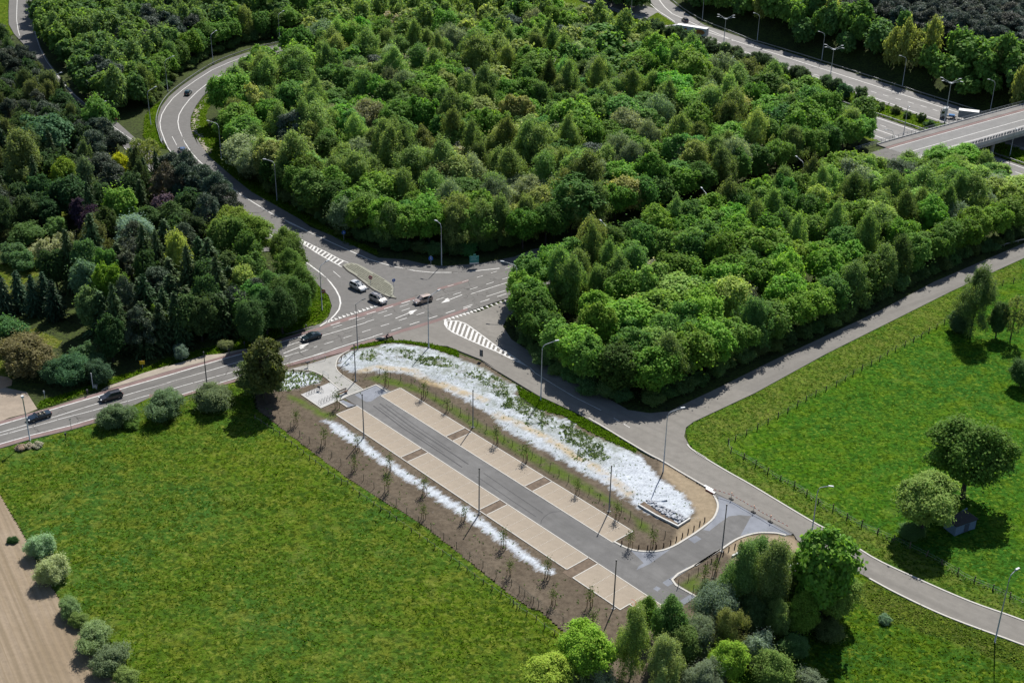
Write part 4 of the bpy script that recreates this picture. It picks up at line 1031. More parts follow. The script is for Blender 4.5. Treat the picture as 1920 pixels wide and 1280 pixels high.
# ------------------------------------------------------------------ car park
LOTC = [(-33.62,221.81)][0]                      # outer near corner of the lower strip
LA = R(-47.84)
E1, E2 = Vector((math.cos(LA), math.sin(LA))), Vector((-math.sin(LA), math.cos(LA)))
def LT(u, v):
    p = Vector(LOTC) + E1 * u + E2 * v
    return (p.x, p.y)
V0, V1, V2, V3 = 0.0, 4.93, 10.85, 15.69
Z_A, Z_B = 0.20, 0.215
bay_block_poly = [(17.46,182.1),(19.91,180.1),(22.06,179.43),(24.26,179.49),(26.55,180.47),(28.97,182.56),(31.14,184.68),(33.2,186.91),(34.91,189.11),(35.94,191.84),(36.19,194.01),(35.88,196.19)] + [(35.97,195.09),(35.8,196.19),(36.81,197.33),(39.07,195.59),(42.42,192.02),(44.87,189.18),(48.3,185.4),(46.14,184.2),(45.1,185.06),(43.63,185.22),(41.96,185.1),(39.9,184.36),(37.77,183),(35.22,180.51),(32.57,178.06),(30.12,175.67)] + [(35.23,180.56),(31.25,176.71),(26.15,171.99),(29.38,167.96),(27.49,165.94)] + [LT(84, V1), LT(60, V1), LT(0, V1), LT(-4.2, V1)]
ai = [LT(-4.3, V1 - 0.6), LT(-4.3, V2 + 2.6), LT(0, V2 + 2.6), LT(0, V2), LT(64, V2)]
access = road('car_park_lane', [ai + bay_block_poly], A_LOT, 'grey asphalt lane and entrance of the car park', z=Z_A)
mb = MB()
mb.poly([(-30.93,229.46),(-27.09,233.34),(-24.54,230.73),(-25.92,229.45),(-27.36,227.13),(-28.36,226.75)], Z_A + 0.004)
mb.poly([(-33.61,226.93),(-32.97,227.36),(-29.55,224.82),(-29.98,225.59),(-31.76,224.51)], Z_A + 0.004)
mb.poly([(19.91,180.1),(22.06,179.43),(24.26,179.49),(26.53,180.33),(27,180.58),(22.95,176.14),(20.66,174.44),(21.02,175.38),(21.96,176.35)], Z_A + 0.004)
mb.poly([(36.63,195.94),(38.77,194.49),(41.99,190.68),(41.36,190.08),(39.57,190.35),(37.68,189.9),(35.55,187.62),(33.78,185.52),(32.76,185.79),(34.4,188.11),(35.65,190.77),(36.24,192.92)], Z_A + 0.004)
mb.poly([(41.41,189.87),(42.02,190.89),(44.4,188.12),(47.58,184.75),(45.09,185.01),(43.61,185.15),(41.96,185.1),(39.89,184.29),(38.86,184.39)], Z_A + 0.004)
mb.poly([(29.92,183.14),(31.38,184.18),(32.16,183.2),(30.82,181.92)], Z_A + 0.004)
mb.poly([(24.53,171.31),(25.62,172.37),(26.29,171.93),(26.21,171.13),(25.28,170.31)], Z_A + 0.004)
mb.poly([(22.9,169.69),(23.53,170.38),(24.18,169.83),(23.55,169.03)], Z_A + 0.004)
mb.poly([(26.74,166.69),(28.59,168.38),(29.44,167.85),(27.56,165.94)], Z_A + 0.004)
mb.poly([(25.61,172.25),(28.94,175.47),(29.06,175.01),(26,171.92)], Z_A + 0.004)
struct(mb.build('asphalt_patch', A_NEW), 'bluish newly laid asphalt patches on the car park lane')
# tyre marks
mb = MB()
for v in (6.4, 7.9): mb.ribbon([LT(2.0, v + 1), LT(12, v + 0.3), LT(26, v + 0.2), LT(30, v + 0.1)], 0.22, Z_A + 0.006)
for v in (6.9, 8.6): mb.ribbon([LT(3.0, v + 1), LT(14, v + 0.4), LT(24, v + 0.2)], 0.12, Z_A + 0.006)
for v in (6.6, 8.2): mb.ribbon([LT(34, v), LT(44, v - 0.3), LT(50, v - 0.4)], 0.13, Z_A + 0.006)
mb.ribbon(smooth_line([(5.39,186.79),(5.48,187.7),(5.95,188.76),(6.64,189.7),(7.49,190.3),(8.88,190.55)], 4), 0.10, Z_A + 0.006)
struct(mb.build('tyre_marks', plain('tyre_rubber_mark', (0.06, 0.06, 0.064), 0.9)), 'dark tyre marks on the car park lane')

strips = empty('parking_pavement', LT(40, 8) + (0.0,), 0)
strips['kind'] = 'structure'; strips['label'] = 'two strips of sand coloured parking bays'
ox, oy = LT(40, 8)
def LL_(u, v): x, y = LT(u, v); return (x - ox, y - oy)
bay_mesh = {}
def bay(u0, u1, v0, v1):
    key = (round(u1 - u0, 2), round(v1 - v0, 2))
    if key not in bay_mesh:
        m_ = MB(); m_.box((0, 0, 0.06), (key[0] - 0.015, key[1] - 0.015, 0.32), 0)
        o = m_.build('parking_bay', PAVE, strips); bay_mesh[key] = o.data
    else:
        o = bpy.data.objects.new('parking_bay', bay_mesh[key]); col.objects.link(o); o.parent = strips
    x, y = LL_((u0 + u1) / 2, (v0 + v1) / 2)
    o.location = (x, y, 0.0 + rnd.uniform(0, 0.006)); o.rotation_euler = (0, 0, LA)
kerbs, dots = MB(), MB()
def klocal(pts, w=0.18, z1=0.245):
    kerbs.ribbon([LL_(*p) for p in pts], w, 0.0, z1)
SECT_L = [(0.0, 20.2), (22.2, 42.2), (44.2, 64.1)]
SECT_U = [(-0.2, 19.9), (22.0, 41.9), (44.0, 63.8)]
for sects, va, vb in ((SECT_L, V0, V1), (SECT_U, V2, V3)):
    for u0, u1 in sects:
        w = (u1 - u0) / 8
        for i in range(8):
            bay(u0 + i * w, u0 + (i + 1) * w, va, vb)
            if i:
                for k in range(16):
                    x, y = LL_(u0 + i * w, va + 0.25 + (vb - va - 0.4) * k / 16)
                    dots.box((x, y, 0.228), (0.09, 0.14, 0.012), LA)
        klocal([(u0, va), (u0, vb)]); klocal([(u1, va), (u1, vb)])
    klocal([(sects[0][0], va), (sects[-1][1], va)]); klocal([(sects[0][0], vb), (sects[-1][1] + (20 if va == V0 else 0), vb)])
# wide last block of the lower strip
wide = [(66.3, 69.8), (69.8, 73.3), (73.3, 76.8)]
for a, b in wide: bay(a, b, V0 - 0.75, V1)
bay(76.8, 82.4, V0 + 1.3, V1)
for u in (69.8, 73.3, 76.8):
    for k in range(18):
        x, y = LL_(u, V0 - 0.5 + 5.2 * k / 18); dots.box((x, y, 0.228), (0.12, 0.16, 0.012), LA)
klocal([(66.3, V1), (66.3, V0 - 0.75), (76.8, V0 - 0.75), (76.8, V0 + 1.3), (82.4, V0 + 1.3)])
tag(dots.build('bay_dots', plain('white_studs', (0.56, 0.52, 0.46), 0.8), strips), kind='stuff')
kerbs.build('bay_kerb', KERB, strips)
bedmb = MB()
for sects, va, vb in ((SECT_L, V0, V1), (SECT_U, V2, V3)):
    for (a, b), (c, d) in zip(sects[:-1], sects[1:]):
        bedmb.poly([LL_(b, va), LL_(c, va), LL_(c, vb), LL_(b, vb)], 0.17)
bedmb.poly([LL_(64.1, V0 - 1), LL_(66.3, V0 - 1), LL_(66.3, V1), LL_(64.1, V1)], 0.17)
bedmb.build('planting_bed', EARTH, strips)
# red spray marks left on the last bay
mb = MB()
for pts in ([(19.26,166.89),(19.67,166.77),(19.93,166.19),(19.88,165.53),(19.46,164.94)], [(20.15,165.76),(20.56,165.7),(20.8,164.97)], [(19.1,166.17),(19.45,165.74),(19.26,165.41)]):
    mb.ribbon(smooth_line([(p[0] - ox, p[1] - oy) for p in pts], 3), 0.12, 0.226)
mb.build('spray_mark', plain('red_spray', (0.36, 0.13, 0.09), 0.9), strips)
# kerbs of the entrance
mb = MB()
for pts in ([(17.46,182.06),(18.79,180.86),(19.91,180.1),(21.05,179.64),(22.06,179.48),(23.23,179.46),(24.26,179.53),(25.47,179.91),(26.55,180.52),(27.82,181.47),(28.97,182.56),(31.14,184.68),(33.21,186.99),(34.92,189.22),(35.94,191.84),(36.22,194.01),(35.88,196.19)] + [(36.03,196.19)],
            [(46.52,184.64),(45.11,185.16),(43.63,185.27),(41.97,185.18),(39.91,184.41),(37.78,183.05),(35.22,180.51),(32.57,178.06),(30.12,175.67)] + [(35.24,180.66),(31.26,176.79),(26.16,172.04),(29.51,167.9)]):
    mb.ribbon(smooth_line(pts, 3), 0.34, 0.05, 0.28)
mb.ribbon([(-33.87,226.92),(-31.77,224.58)], 0.25, 0.05, 0.28); mb.ribbon([(-33.66,227.34),(-31.96,229.25),(-29.47,231.43),(-27.12,233.59),(-24.55,230.8)], 0.25, 0.05, 0.28)
struct(mb.build('kerb', KERB), 'white concrete kerbs round the car park entrance')
# plaza with bicycle stands
road('plaza', [[(-45.34,239.65),(-42.32,241.39),(-38.16,244.61),(-34.12,248.02),(-34.95,247.08),(-35.84,245.28),(-36.19,243.32),(-36.06,241.02),(-35.65,239.52),(-34.56,237.68),(-32.46,235.17),(-29.39,231.47),(-31.8,229.36),(-33.77,231.14),(-36.33,234.6),(-38.06,236.82),(-40.1,238.55),(-42.2,239.3),(-43.85,239.44)]], CONC, 'pale concrete footpath joining the main road', z=0.21)
road('cycle_plaza', [[(-41.49,229.3),(-36.15,234.61),(-31.56,229.58),(-33.66,227.34),(-36.86,224.14)]], SLAB, 'white slab square with bicycle stands', z=0.20)
mb = MB()
mb.ribbon(smooth_line([(-34.12,248.02),(-34.95,247.08),(-35.84,245.28),(-36.19,243.32),(-36.06,241.02),(-35.65,239.52),(-34.56,237.68),(-32.46,235.17),(-29.39,231.47)], 3), 0.2, 0.0, 0.27)
mb.ribbon(smooth_line([(-45.63,239.19),(-42.2,239.3),(-40.1,238.55),(-38.06,236.82),(-36.33,234.6),(-33.77,231.14),(-31.8,229.36)], 3), 0.2, 0.0, 0.27)
mb.ribbon([(-41.49,229.3),(-36.86,224.14),(-33.83,227.27)], 0.2, 0.0, 0.27)
struct(mb.build('kerb', KERB), 'thin white edging round the plaza')
mb = MB()
mb.prism([(23.34,193.64),(28.66,186.78),(30.61,188.73),(29.49,190.33),(25.18,195.34)], 0.0, 0.30)
mb2 = MB()

# ------------------------------------------------------------------ lamps
def d2(a, b): return math.atan2(b[1] - a[1], b[0] - a[0])
def arm_lamp(base, head, h, label, z=0.0, group='curved arm street lamps', mat=None, rad=0.13):
    """tapered pole bending over into an arm with a flat lamp head"""
    mat = mat or GRAYP
    root = empty('street_lamp', (base[0], base[1], z), d2(base, head), label, 'street lamp', group)
    r = max(1.2, min(3.2, math.hypot(head[0] - base[0], head[1] - base[1])))
    mb = MB(); mb.tube([(0, 0, 0), (0, 0, h * 0.4), (0, 0, h - 1.5)], [rad, rad * .8, rad * .6], 8); mb.build('pole', mat, root, smooth=True)
    mb = MB(); mb.box((0, 0, 0.12), (0.42, 0.42, 0.24)); mb.build('foot', DARKP, root)
    mb = MB()
    pts = [(0, 0, h - 1.55)] + [(r * 0.38 * (1 - math.cos(t)), 0, h - 1.5 + 1.15 * math.sin(t)) for t in (0.3, 0.6, 0.9, 1.2)] + [(r * 0.55, 0, h - 0.25), (r, 0, h)]
    mb.tube(pts, rad * .55, 7); mb.build('arm', mat, root, smooth=True)
    mb = MB(); mb.box((r + 0.35, 0, h + 0.06), (0.95, 0.34, 0.16), 0, 0, 0.8)
    hd = mb.build('lamp_head', GRAYP, root)
    m2 = MB(); m2.box((r + 0.35, 0, h - 0.03), (0.7, 0.24, 0.03)); m2.build('lens', LAMPG, hd)
    return root
LAMPS = [
 ([(73.27,158.05)][0], [(74.26,158.74)][0], 13.2, 'tall grey lamp beside the side road at the right edge of the picture', 'WHITE'),
 ([(27.6,203.28)][0], [(29.99,204.02)][0], 13.2, 'tall grey lamp on the bare corner by the end of the white bank'),
 ([(51.1,185.78)][0], [(52.73,185.47)][0], 9.6, 'grey lamp rising behind the big tree by the car park entrance'),
 ([(5.85,228.36)][0], [(8.39,229.31)][0], 13.0, 'tall grey lamp on the green verge halfway along the white bank'),
 ([(-17.57,249.88)][0], [(-15.62,251.84)][0], 12.6, 'tall grey lamp at the top of the white bank by the junction'),
 ([(-42.29,266.57)][0], [(-41,268)][0], 11.6, 'slender grey lamp on the corner verge of the ramp'),
 ([(-17.12,292.05)][0], [(-17.92,292.61)][0], 11.3, 'grey lamp in front of the dark wood edge near the green board'),
 ([(-62.95,331.85)][0], [(-65.26,332.22)][0], 11.6, 'grey lamp by the grass verge halfway down the ramp'),
 ([(-83.69,362.02)][0], [(-86.45,362.92)][0], 11.6, 'grey lamp standing in the grass inside the ramp bend'),
 ([(-111.26,391.93)][0], [(-108.51,396.28)][0], 11.4, 'grey lamp outside the bend beside the guard rail, nearest the slip road'),
 ([(-114.3,426.72)][0], [(-111.88,429.56)][0], 11.2, 'grey lamp half hidden by leaves behind the guard rail'),
 ([(-106.22,459.85)][0], [(-104.33,464.69)][0], 11.0, 'grey lamp behind the guard rail at the top of the bend'),
 ([(-87.6,489.51)][0], [(-85.75,493.54)][0], 11.0, 'farthest grey lamp of the ramp where it enters the wood'),
 ([(-144.98,407.16)][0], [(-142.87,409.41)][0], 11.0, 'lamp poking over the trees at the upper left slip road'),
 ([(-123.02,378.94)][0], [(-121.15,380.85)][0], 11.0, 'lamp poking over the trees near the lower end of the slip road'),
 ([(0.8,269.32)][0], [(-2.11,270.05)][0], 11.3, 'lamp peeping out at the left end of the right wood by the junction'),
 ([(22.16,291.55)][0], [(20.64,294.55)][0], 11.3, 'lamp head above the tree gap, first along the hidden main road'),
 ([(48.24,313.91)][0], [(46.61,318.94)][0], 11.3, 'lamp head above the tree gap, middle of the hidden main road'),
 ([(76.99,338.62)][0], [(75.16,342.57)][0], 11.3, 'lamp head above the tree gap, nearest the bridge'),
]
for L in LAMPS:
    arm_lamp(L[0], L[1], L[2], L[3])
for b, h_, lb in (([(124.1,410.87)][0], [(122.91,403.06)][0], 'lamp beside the near carriageway in front of the bridge'),
               ([(119.33,406)][0], [(117.11,405.52)][0], 'short lamp half hidden behind the bridge railing'),
               ([(153.19,395.16)][0], [(151.18,385.46)][0], 'lamp below the bridge at the right edge'),
               ([(74.32,459.23)][0], [(77.51,465.34)][0], 'lamp half hidden among the dark shrubs of the motorway median')):
    arm_lamp(b, h_, 4.6 if 'short' in lb else (10 if 'below' in lb else 11.5), lb, ZM, 'lamps of the near motorway carriageway')
for b, h_, lb in (([(77.4,558.89)][0], [(76.47,569.59)][0], 'lamp behind the motorway rail near the white lorry'),
               ([(95.26,526.26)][0], [(93.49,530.92)][0], 'second lamp behind the far motorway rail, counted from the white lorry'),
               ([(115.48,499.18)][0], [(113.95,502.86)][0], 'third lamp behind the far motorway rail, counted from the white lorry'),
               ([(138.05,467.44)][0], [(137.16,472.62)][0], 'fourth lamp behind the far motorway rail, left of the tractor lorry'),
               ([(160.85,439.7)][0], [(159.14,441.4)][0], 'lamp behind the far motorway rail just above the bridge'),
               ([(47.7,560.57)][0], [(46.85,573.46)][0], 'lamp in the wedge between motorway and slip road at the top edge')):
    arm_lamp(b, (b[0] - 1.8, b[1] + 0.6), 11.2, lb, ZM, 'lamps behind the far motorway rail')
def cross_lamp(base, top_h, label):
    root = empty('motorway_lamp', (base[0], base[1], ZM), R(-54), label, 'street lamp', 'four armed motorway lamps')
    mb = MB(); mb.tube([(0, 0, 0), (0, 0, top_h)], [0.16, 0.10], 8); mb.build('pole', GRAYP, root, smooth=True)
    mb = MB(); mb.box((0, 0, top_h - 0.1), (1.2, 1.0, 0.22)); mb.build('hub', GRAYP, root)
    for a in (R(15), R(75), R(195), R(255)):
        mb = MB(); c, s = math.cos(a), math.sin(a)
        mb.tube([(0, 0, top_h), (1.4 * c, 1.4 * s, top_h + 0.35), (3.0 * c, 3.0 * s, top_h + 0.9)], 0.06, 6)
        ar = mb.build('arm', GRAYP, root)
        m2 = MB(); m2.box((3.4 * c, 3.4 * s, top_h + 1.0), (1.0, 0.32, 0.15), a); m2.build('lamp_head', GRAYP, ar)
cross_lamp([(81.14,520.01)][0], 10.6, 'four armed lamp on the median right of the white lorry')
cross_lamp([(113.01,471.9)][0], 12.2, 'four armed lamp on the median above the wood edge')
cross_lamp([(142.5,429.06)][0], 13.2, 'four armed lamp on the median in front of the lorry cab')
def post_lamp(base, h, label, mat=None, head=True, group='straight poles of the car park'):
    root = empty('light_pole', (base[0], base[1], 0.05), R(-47), label, 'light pole', group)
    mb = MB(); mb.tube([(0, 0, 0), (0, 0, h)], [0.12, 0.085], 8); mb.build('pole', mat or STEEL, root, smooth=True)
    mb = MB(); mb.box((0, 0, 0.10), (0.55, 0.55, 0.2)); mb.build('foot', DARKP, root)
    mb = MB(); mb.tube([(0, 0, h - 0.02), (0, 0, h + 0.28)], [0.12, 0.13], 8); mb.build('lamp_head', DARKP, root)
PCOL = plain('pole_grey', (0.17, 0.18, 0.19), 0.5)
post_lamp([(-27.41,213.54)][0], 9.2, 'straight grey pole by the lower bays, nearest the cycle plaza', PCOL)
post_lamp([(-5.16,189.37)][0], 9.2, 'straight grey pole at the middle of the lower bays', PCOL)
post_lamp([(16.34,164.61)][0], 9.2, 'straight grey pole by the last block of lower bays', PCOL)
post_lamp([(35.13,179.82)][0], 9.2, 'straight grey pole on the kerb of the car park entrance', PCOL)
post_lamp([(17.15,190.78)][0], 9.2, 'straight grey pole at the right end of the upper bays', PCOL)
post_lamp([(-7.16,217.85)][0], 8.0, 'straight grey pole at the first bed of the upper bays', PCOL)
post_lamp([(-31.34,235.07)][0], 8.2, 'straight grey pole beside the footpath bend of the plaza', PCOL)
post_lamp([(-60.92,233.14)][0], 7.0, 'thin dark pole behind the roadside bushes', DARKP, group='poles along the main road')
r_ = empty('street_lamp', [(-32.41,248.55)][0] + (0.0,), d2([(-32.16,247.33)][0], [(-30.41,249.5)][0]), 'dark slender lamp with a short arm at the top of the footpath', 'street lamp')
mb = MB(); mb.tube([(0, 0, 0), (0, 0, 10.8)], [0.12, 0.07], 8); mb.build('pole', PCOL, r_, smooth=True)
mb = MB(); mb.tube([(-0.2, 0, 10.7), (1.0, 0, 10.95), (2.0, 0, 11.1)], 0.06, 6); mb.build('arm', PCOL, r_)
mb = MB(); mb.box((2.3, 0, 11.12), (0.9, 0.3, 0.14)); mb.build('lamp_head', DARKP, r_)
r_ = empty('street_lamp', [(-88.96,210.73)][0] + (0.0,), 0, 'grey lamp at the left edge in front of the open car', 'street lamp')
mb = MB(); mb.tube([(0, 0, 0), (0, 0, 9.4)], [0.15, 0.10], 8); mb.build('pole', GRAYP, r_, smooth=True)
mb = MB(); mb.box((0, 0, 9.5), (0.55, 0.55, 0.35), R(30), 0, 0.8); mb.build('lamp_head', WHITE, r_)

# ------------------------------------------------------------------ signs
def sign_post(name, base, h, label, panel, size, mat, facing, cat='road sign', z=0.05, back=None, white=None, pmat=None):
    """panel: 'disc', 'board'; facing is the heading of the printed side"""
    root = empty(name, (base[0], base[1], z), facing, label, cat)
    mb = MB(); mb.tube([(0, 0, 0), (0, 0, h)], 0.045, 6); mb.build('post', pmat or GRAYP, root)
    if panel == 'disc':
        mb = MB(); mb.tube([(0.05, 0, h - size), (0.09, 0, h - size)], size, 20); p = mb.build('panel', mat, root)
        if white:
            m2 = MB(); m2.box((0.10, 0, h - size), (0.02, size * 1.4, size * 0.32)); m2.build('bar', WHITE, p)
        if mat is BLUE:
            m2 = MB(); m2.box((0.10, 0, h - size), (0.02, size * 0.28, size * 1.1), 0); m2.box((0.10, size * 0.2, h - size * 1.35), (0.02, size * 0.5, size * 0.2)); m2.build('arrow', WHITE, p)
    else:
        w, hh = size
        mb = MB(); mb.box((0.08, 0, h - hh / 2), (0.05, w, hh)); mb.build('panel', mat, root)
    return root
sign_post('no_entry_sign', [(-32.83,279.93)][0], 2.5, 'no entry sign standing on the paved traffic island', 'disc', 0.48, SRED, R(-100), white=True, z=0.35)
sign_post('no_entry_sign', [(-42.83,273.4)][0], 2.2, 'no entry sign on the corner verge beside the lamp', 'disc', 0.48, SRED, R(-80), white=True)
sign_post('keep_right_sign', [(-27.15,276.09)][0], 3.6, 'blue arrow sign at the tip of the paved traffic island', 'disc', 0.42, BLUE, R(-60), z=0.35)
sign_post('blue_sign', [(-19.69,292.26)][0], 2.4, 'blue sign under the dark wood edge left of the lamp', 'disc', 0.55, BLUE, R(-90))
sign_post('blue_sign', [(-42.15,306.18)][0], 2.8, 'small blue sign on a thin post at the wood edge beside the ramp', 'disc', 0.5, BLUE, R(-70))
s_ = sign_post('direction_board', [(-9.31,291.12)][0], 3.2, 'turquoise board with a white foot strip under the dark wood edge', 'board', (2.2, 1.7), TEAL, R(-80), cat='board')
mb = MB(); mb.box((0.09, 0, 1.32), (0.05, 2.2, 0.35)); mb.build('foot_strip', WHITE, s_)
mb = MB(); mb.box((0.08, 0.1, 3.4), (0.05, 0.6, 0.45)); mb.build('top_plate', TEAL, s_)
mb = MB()
for k, w_ in enumerate((1.5, 1.1, 1.6)): mb.box((0.115, -0.1, 2.9 - 0.38 * k), (0.01, w_, 0.10))
mb.build('printed_lines', plain('pale_teal_print', (0.35, 0.62, 0.62), 0.5), s_)
s_ = sign_post('dark_board', [(-6.36,244.64)][0], 2.6, 'tall dark board on a post beside the striped island', 'board', (0.75, 1.55), DARKP, R(65), cat='board')
sign_post('white_board', [(14.41,237.37)][0], 2.6, 'narrow white and blue board at the edge of the right wood', 'board', (0.8, 1.6), WHITE, R(-110), cat='board')
s_ = sign_post('yellow_sign', [(-75.17,238.88)][0], 1.9, 'yellow sign in the grass under the dark garden trees', 'board', (1.0, 0.8), YELL, R(-80))
sign_post('marker_post', [(-55.78,251.3)][0], 2.3, 'white roadside post with a small yellow plate in the verge grass', 'board', (0.4, 0.3), YELL, R(-90), cat='post', pmat=WHITE)
s_ = empty('mast', [(-82.9,230.48)][0] + (0.0,), 0, 'tall white post with a pale box at its foot by the laurel hedge', 'post')
mb = MB(); mb.tube([(0, 0, 0), (0, 0, 3.6)], 0.09, 6); mb.build('post', WHITE, s_)
mb = MB(); mb.box((0.4, 0.2, 0.45), (0.7, 0.5, 0.9)); mb.build('box', plain('pale_cabinet', (0.5, 0.49, 0.45), 0.8), s_)
for b, lb in (([(-83.13,227.61)], 'short black roadside post near the laurel hedge'), ([(-56.29,248.94)], 'short black roadside post in the verge opposite the tall roadside tree'), ([(-44.48,257.09)], 'short black roadside post on the corner verge'), ([(-82.5,211.4)], 'dark leaning marker post in the meadow edge'), ([(-58.83,245.48)], 'small dark stub on the sandy footway')):
    p_ = empty('marker_post', b[0] + (0.0,), 0, lb, 'post', 'short black roadside posts')
    mb = MB(); mb.tube([(0, 0, 0), (0, 0, 1.1)], 0.07, 6); mb.build('post', DARKP, p_)
    mb = MB(); mb.box((0, 0, 1.25), (0.32, 0.26, 0.5)); mb.build('cap', DARKP, p_)
sign_post('thin_sign', [(-82.55,214.88)][0], 2.4, 'thin pole with a small plate on the lower edge of the main road', 'board', (0.35, 0.25), STEEL, R(120), pmat=STEEL)
sign_post('thin_sign', [(-90.88,225.62)][0], 2.2, 'pale pole with a small plate in front of the olive tree', 'board', (0.3, 0.5), GRAYP, R(-60))
sign_post('thin_sign', [(-32.87,245.85)][0], 2.8, 'thin pole beside the dark lamp at the top of the footpath', 'board', (0.2, 0.3), DARKP, R(-60), pmat=PCOL)
sign_post('red_sign', [(-122.37,394.34)][0], 1.6, 'small red and white sign in the shade by the slip road', 'board', (0.9, 0.45), SRED, R(-100))

# ------------------------------------------------------------------ vehicles
PAINTS = {}
def car_paint(c, metal=0.35):
    k = tuple(c)
    if k not in PAINTS:
        m, nt, b = new_mat('car_paint')
        f = noise(nt, coord(nt), 1.2, 4)
        nt.links.new(mix(nt, ramp(nt, f, 0.4, 0.7), c, tuple(x * 0.82 for x in c)), b.inputs['Base Color'])
        b.inputs['Roughness'].default_value = 0.28; b.inputs['Metallic'].default_value = metal
        b.inputs['Coat Weight'].default_value = 0.6; b.inputs['Coat Roughness'].default_value = 0.08
        PAINTS[k] = m
    return PAINTS[k]
def wheel_meshes():
    t = MB(); t.tube([(0, -0.11, 0), (0, 0.11, 0)], 0.33, 16)
    r = MB(); r.tube([(0, -0.118, 0), (0, 0.118, 0)], 0.20, 12)
    return t, r
_wh = None
def add_wheel(root, x, y, z=0.33, k=1.0):
    global _wh
    if _wh is None:
        t, r = wheel_meshes(); w = empty('tmp'); to = t.build('tyre', BLACK); ro = r.build('rim', RIM); _wh = (to.data, ro.data)
        for o in (to, ro, w): bpy.data.objects.remove(o)
    w = bpy.data.objects.new('wheel', _wh[0]); col.objects.link(w); w.parent = root; w.location = (x, y, z * k); w.scale = (k, 1, k)
    r = bpy.data.objects.new('rim', _wh[1]); col.objects.link(r); r.parent = w
def car(loc, head, label, paint, kind='hatch', L=4.4, W=1.8, H=1.5, z=0.25, roof_mat=None, sunroof=False, group='cars on the roads'):
    root = empty('car', (loc[0], loc[1], z), head, label, 'car', group)
    hw = W / 2
    xf, xr = L / 2, -L / 2
    P = {  # windscreen base, roof start, roof end, rear glass base, boot height
        'hatch': (0.26, 0.02, -0.36, -0.46, 0.0), 'wagon': (0.24, 0.03, -0.40, -0.475, 0.0), 'suv': (0.26, 0.08, -0.40, -0.475, 0.0),
        'sedan': (0.22, 0.02, -0.22, -0.38, 0.96), 'coupe': (0.20, 0.0, -0.16, -0.40, 0.98), 'cabrio': (0.20, 0.08, None, None, 0.95)}[kind]
    hb = 0.62 * H if kind != 'cabrio' else 0.92
    belt = lambda t: hb * (0.93 + 0.08 * t)
    st = [(xf, .36, .50, None, .72), (xf - .10, .22, .62, None, .90), (xf - .45, .20, hb * .83, None, .98), (P[0] * L, .18, hb * .97, None, 1.0)]
    if kind != 'cabrio':
        st += [(P[1] * L, .18, hb, H, 1.0), ((P[1] + P[2]) / 2 * L, .18, hb * 1.02, H * 1.0, 1.0), (P[2] * L, .18, hb * 1.04, H * .97, 1.0), (P[3] * L, .20, hb * 1.03, None, .97)]
    else:
        st += [(P[1] * L, .18, hb * .98, None, 1.0), (-0.28 * L, .18, hb * 1.0, None, 1.0)]
    if P[4]: st += [(-0.47 * L, .24, P[4] * hb / 0.93 * .93, None, .93)]
    st += [(xr + .02, .34, hb * .86, None, .88), (xr, .38, hb * .70, None, .82)]
    rings = []
    for x, zl, zb, zr, w in st:
        y = hw * w
        wr = y * .92 if zr is None else y * .74
        zt = zb + .03 if zr is None else zr
        half = [(y * .88, zl), (y * .99, zl + .14), (y, (zl + zb) / 2 + .05), (y * .955, zb), (wr, zt)]
        ring = [(x, a, b) for a, b in half] + [(x, 0.0, zt + (0.03 if zr is None else 0.045))] + [(x, -a, b) for a, b in half[::-1]]
        rings.append(ring)
    n = len(rings[0])
    mb = MB()
    vs = [p for r in rings for p in r]
    fs = []
    for i in range(len(rings) - 1):
        for k in range(n - 1):
            fs.append((i * n + k, i * n + k + 1, (i + 1) * n + k + 1, (i + 1) * n + k))
        fs.append((i * n + n - 1, i * n, (i + 1) * n, (i + 1) * n + n - 1))
    fs += [tuple(range(n))[::-1], tuple((len(rings) - 1) * n + k for k in range(n))]
    mb.add(vs, fs)
    body = mb.build('body', paint, root)
    bmx = bmesh.new(); bmx.from_mesh(body.data); bmesh.ops.recalc_face_normals(bmx, faces=bmx.faces); bmx.to_mesh(body.data); bmx.free()
    def pane(name, q, k=0.86, off=0.015, mat=GLASS):
        q = [Vector(p) for p in q]; c = sum(q, Vector()) / len(q)
        nrm = (q[1] - q[0]).cross(q[2] - q[0]).normalized()
        if nrm.dot(c - Vector((0, 0, 0.6))) < 0: nrm = -nrm
        q = [c + (p - c) * k + nrm * off for p in q]
        m2 = MB(); m2.add(q, [tuple(range(len(q)))]); return m2.build(name, mat, root)
    if kind != 'cabrio':
        iw, ir0, irm, ir1, ig = 3, 4, 5, 6, 7
        pane('windscreen', [rings[iw][4], rings[iw][6], rings[ir0][6], rings[ir0][4]], 0.9)
        pane('rear_window', [rings[ir1][4], rings[ir1][6], rings[ig][6], rings[ig][4]], 0.84)
        for sgn in (3, 7):
            a, b = (3, 4) if sgn == 3 else (7, 6)
            pane('side_window', [rings[ir0][a], rings[irm][a], rings[irm][b], rings[ir0][b]], 0.88)
            pane('side_window', [rings[irm][a], rings[ir1][a], rings[ir1][b], rings[irm][b]], 0.86)
            pane('quarter_window', [rings[iw][a], rings[ir0][a], rings[ir0][b]], 0.7)
        if roof_mat: pane('roof', [rings[ir0][4], rings[ir0][6], rings[ir1][6], rings[ir1][4]], 0.9, 0.05, roof_mat)
        if sunroof: pane('sunroof', [rings[ir0][4], rings[ir0][6], rings[irm][6], rings[irm][4]], 0.78, 0.06)
    else:
        m2 = MB(); q = [(0.20 * L, hw * .80, .93), (0.20 * L, -hw * .80, .93), (0.11 * L, -hw * .66, 1.32), (0.11 * L, hw * .66, 1.32)]
        m2.add(q, [(0, 1, 2, 3)]); ws = m2.build('windscreen', GLASS, root)
        m2 = MB(); m2.tube([q[0], q[3], q[2], q[1]], 0.03, 5); m2.build('screen_frame', paint, ws)
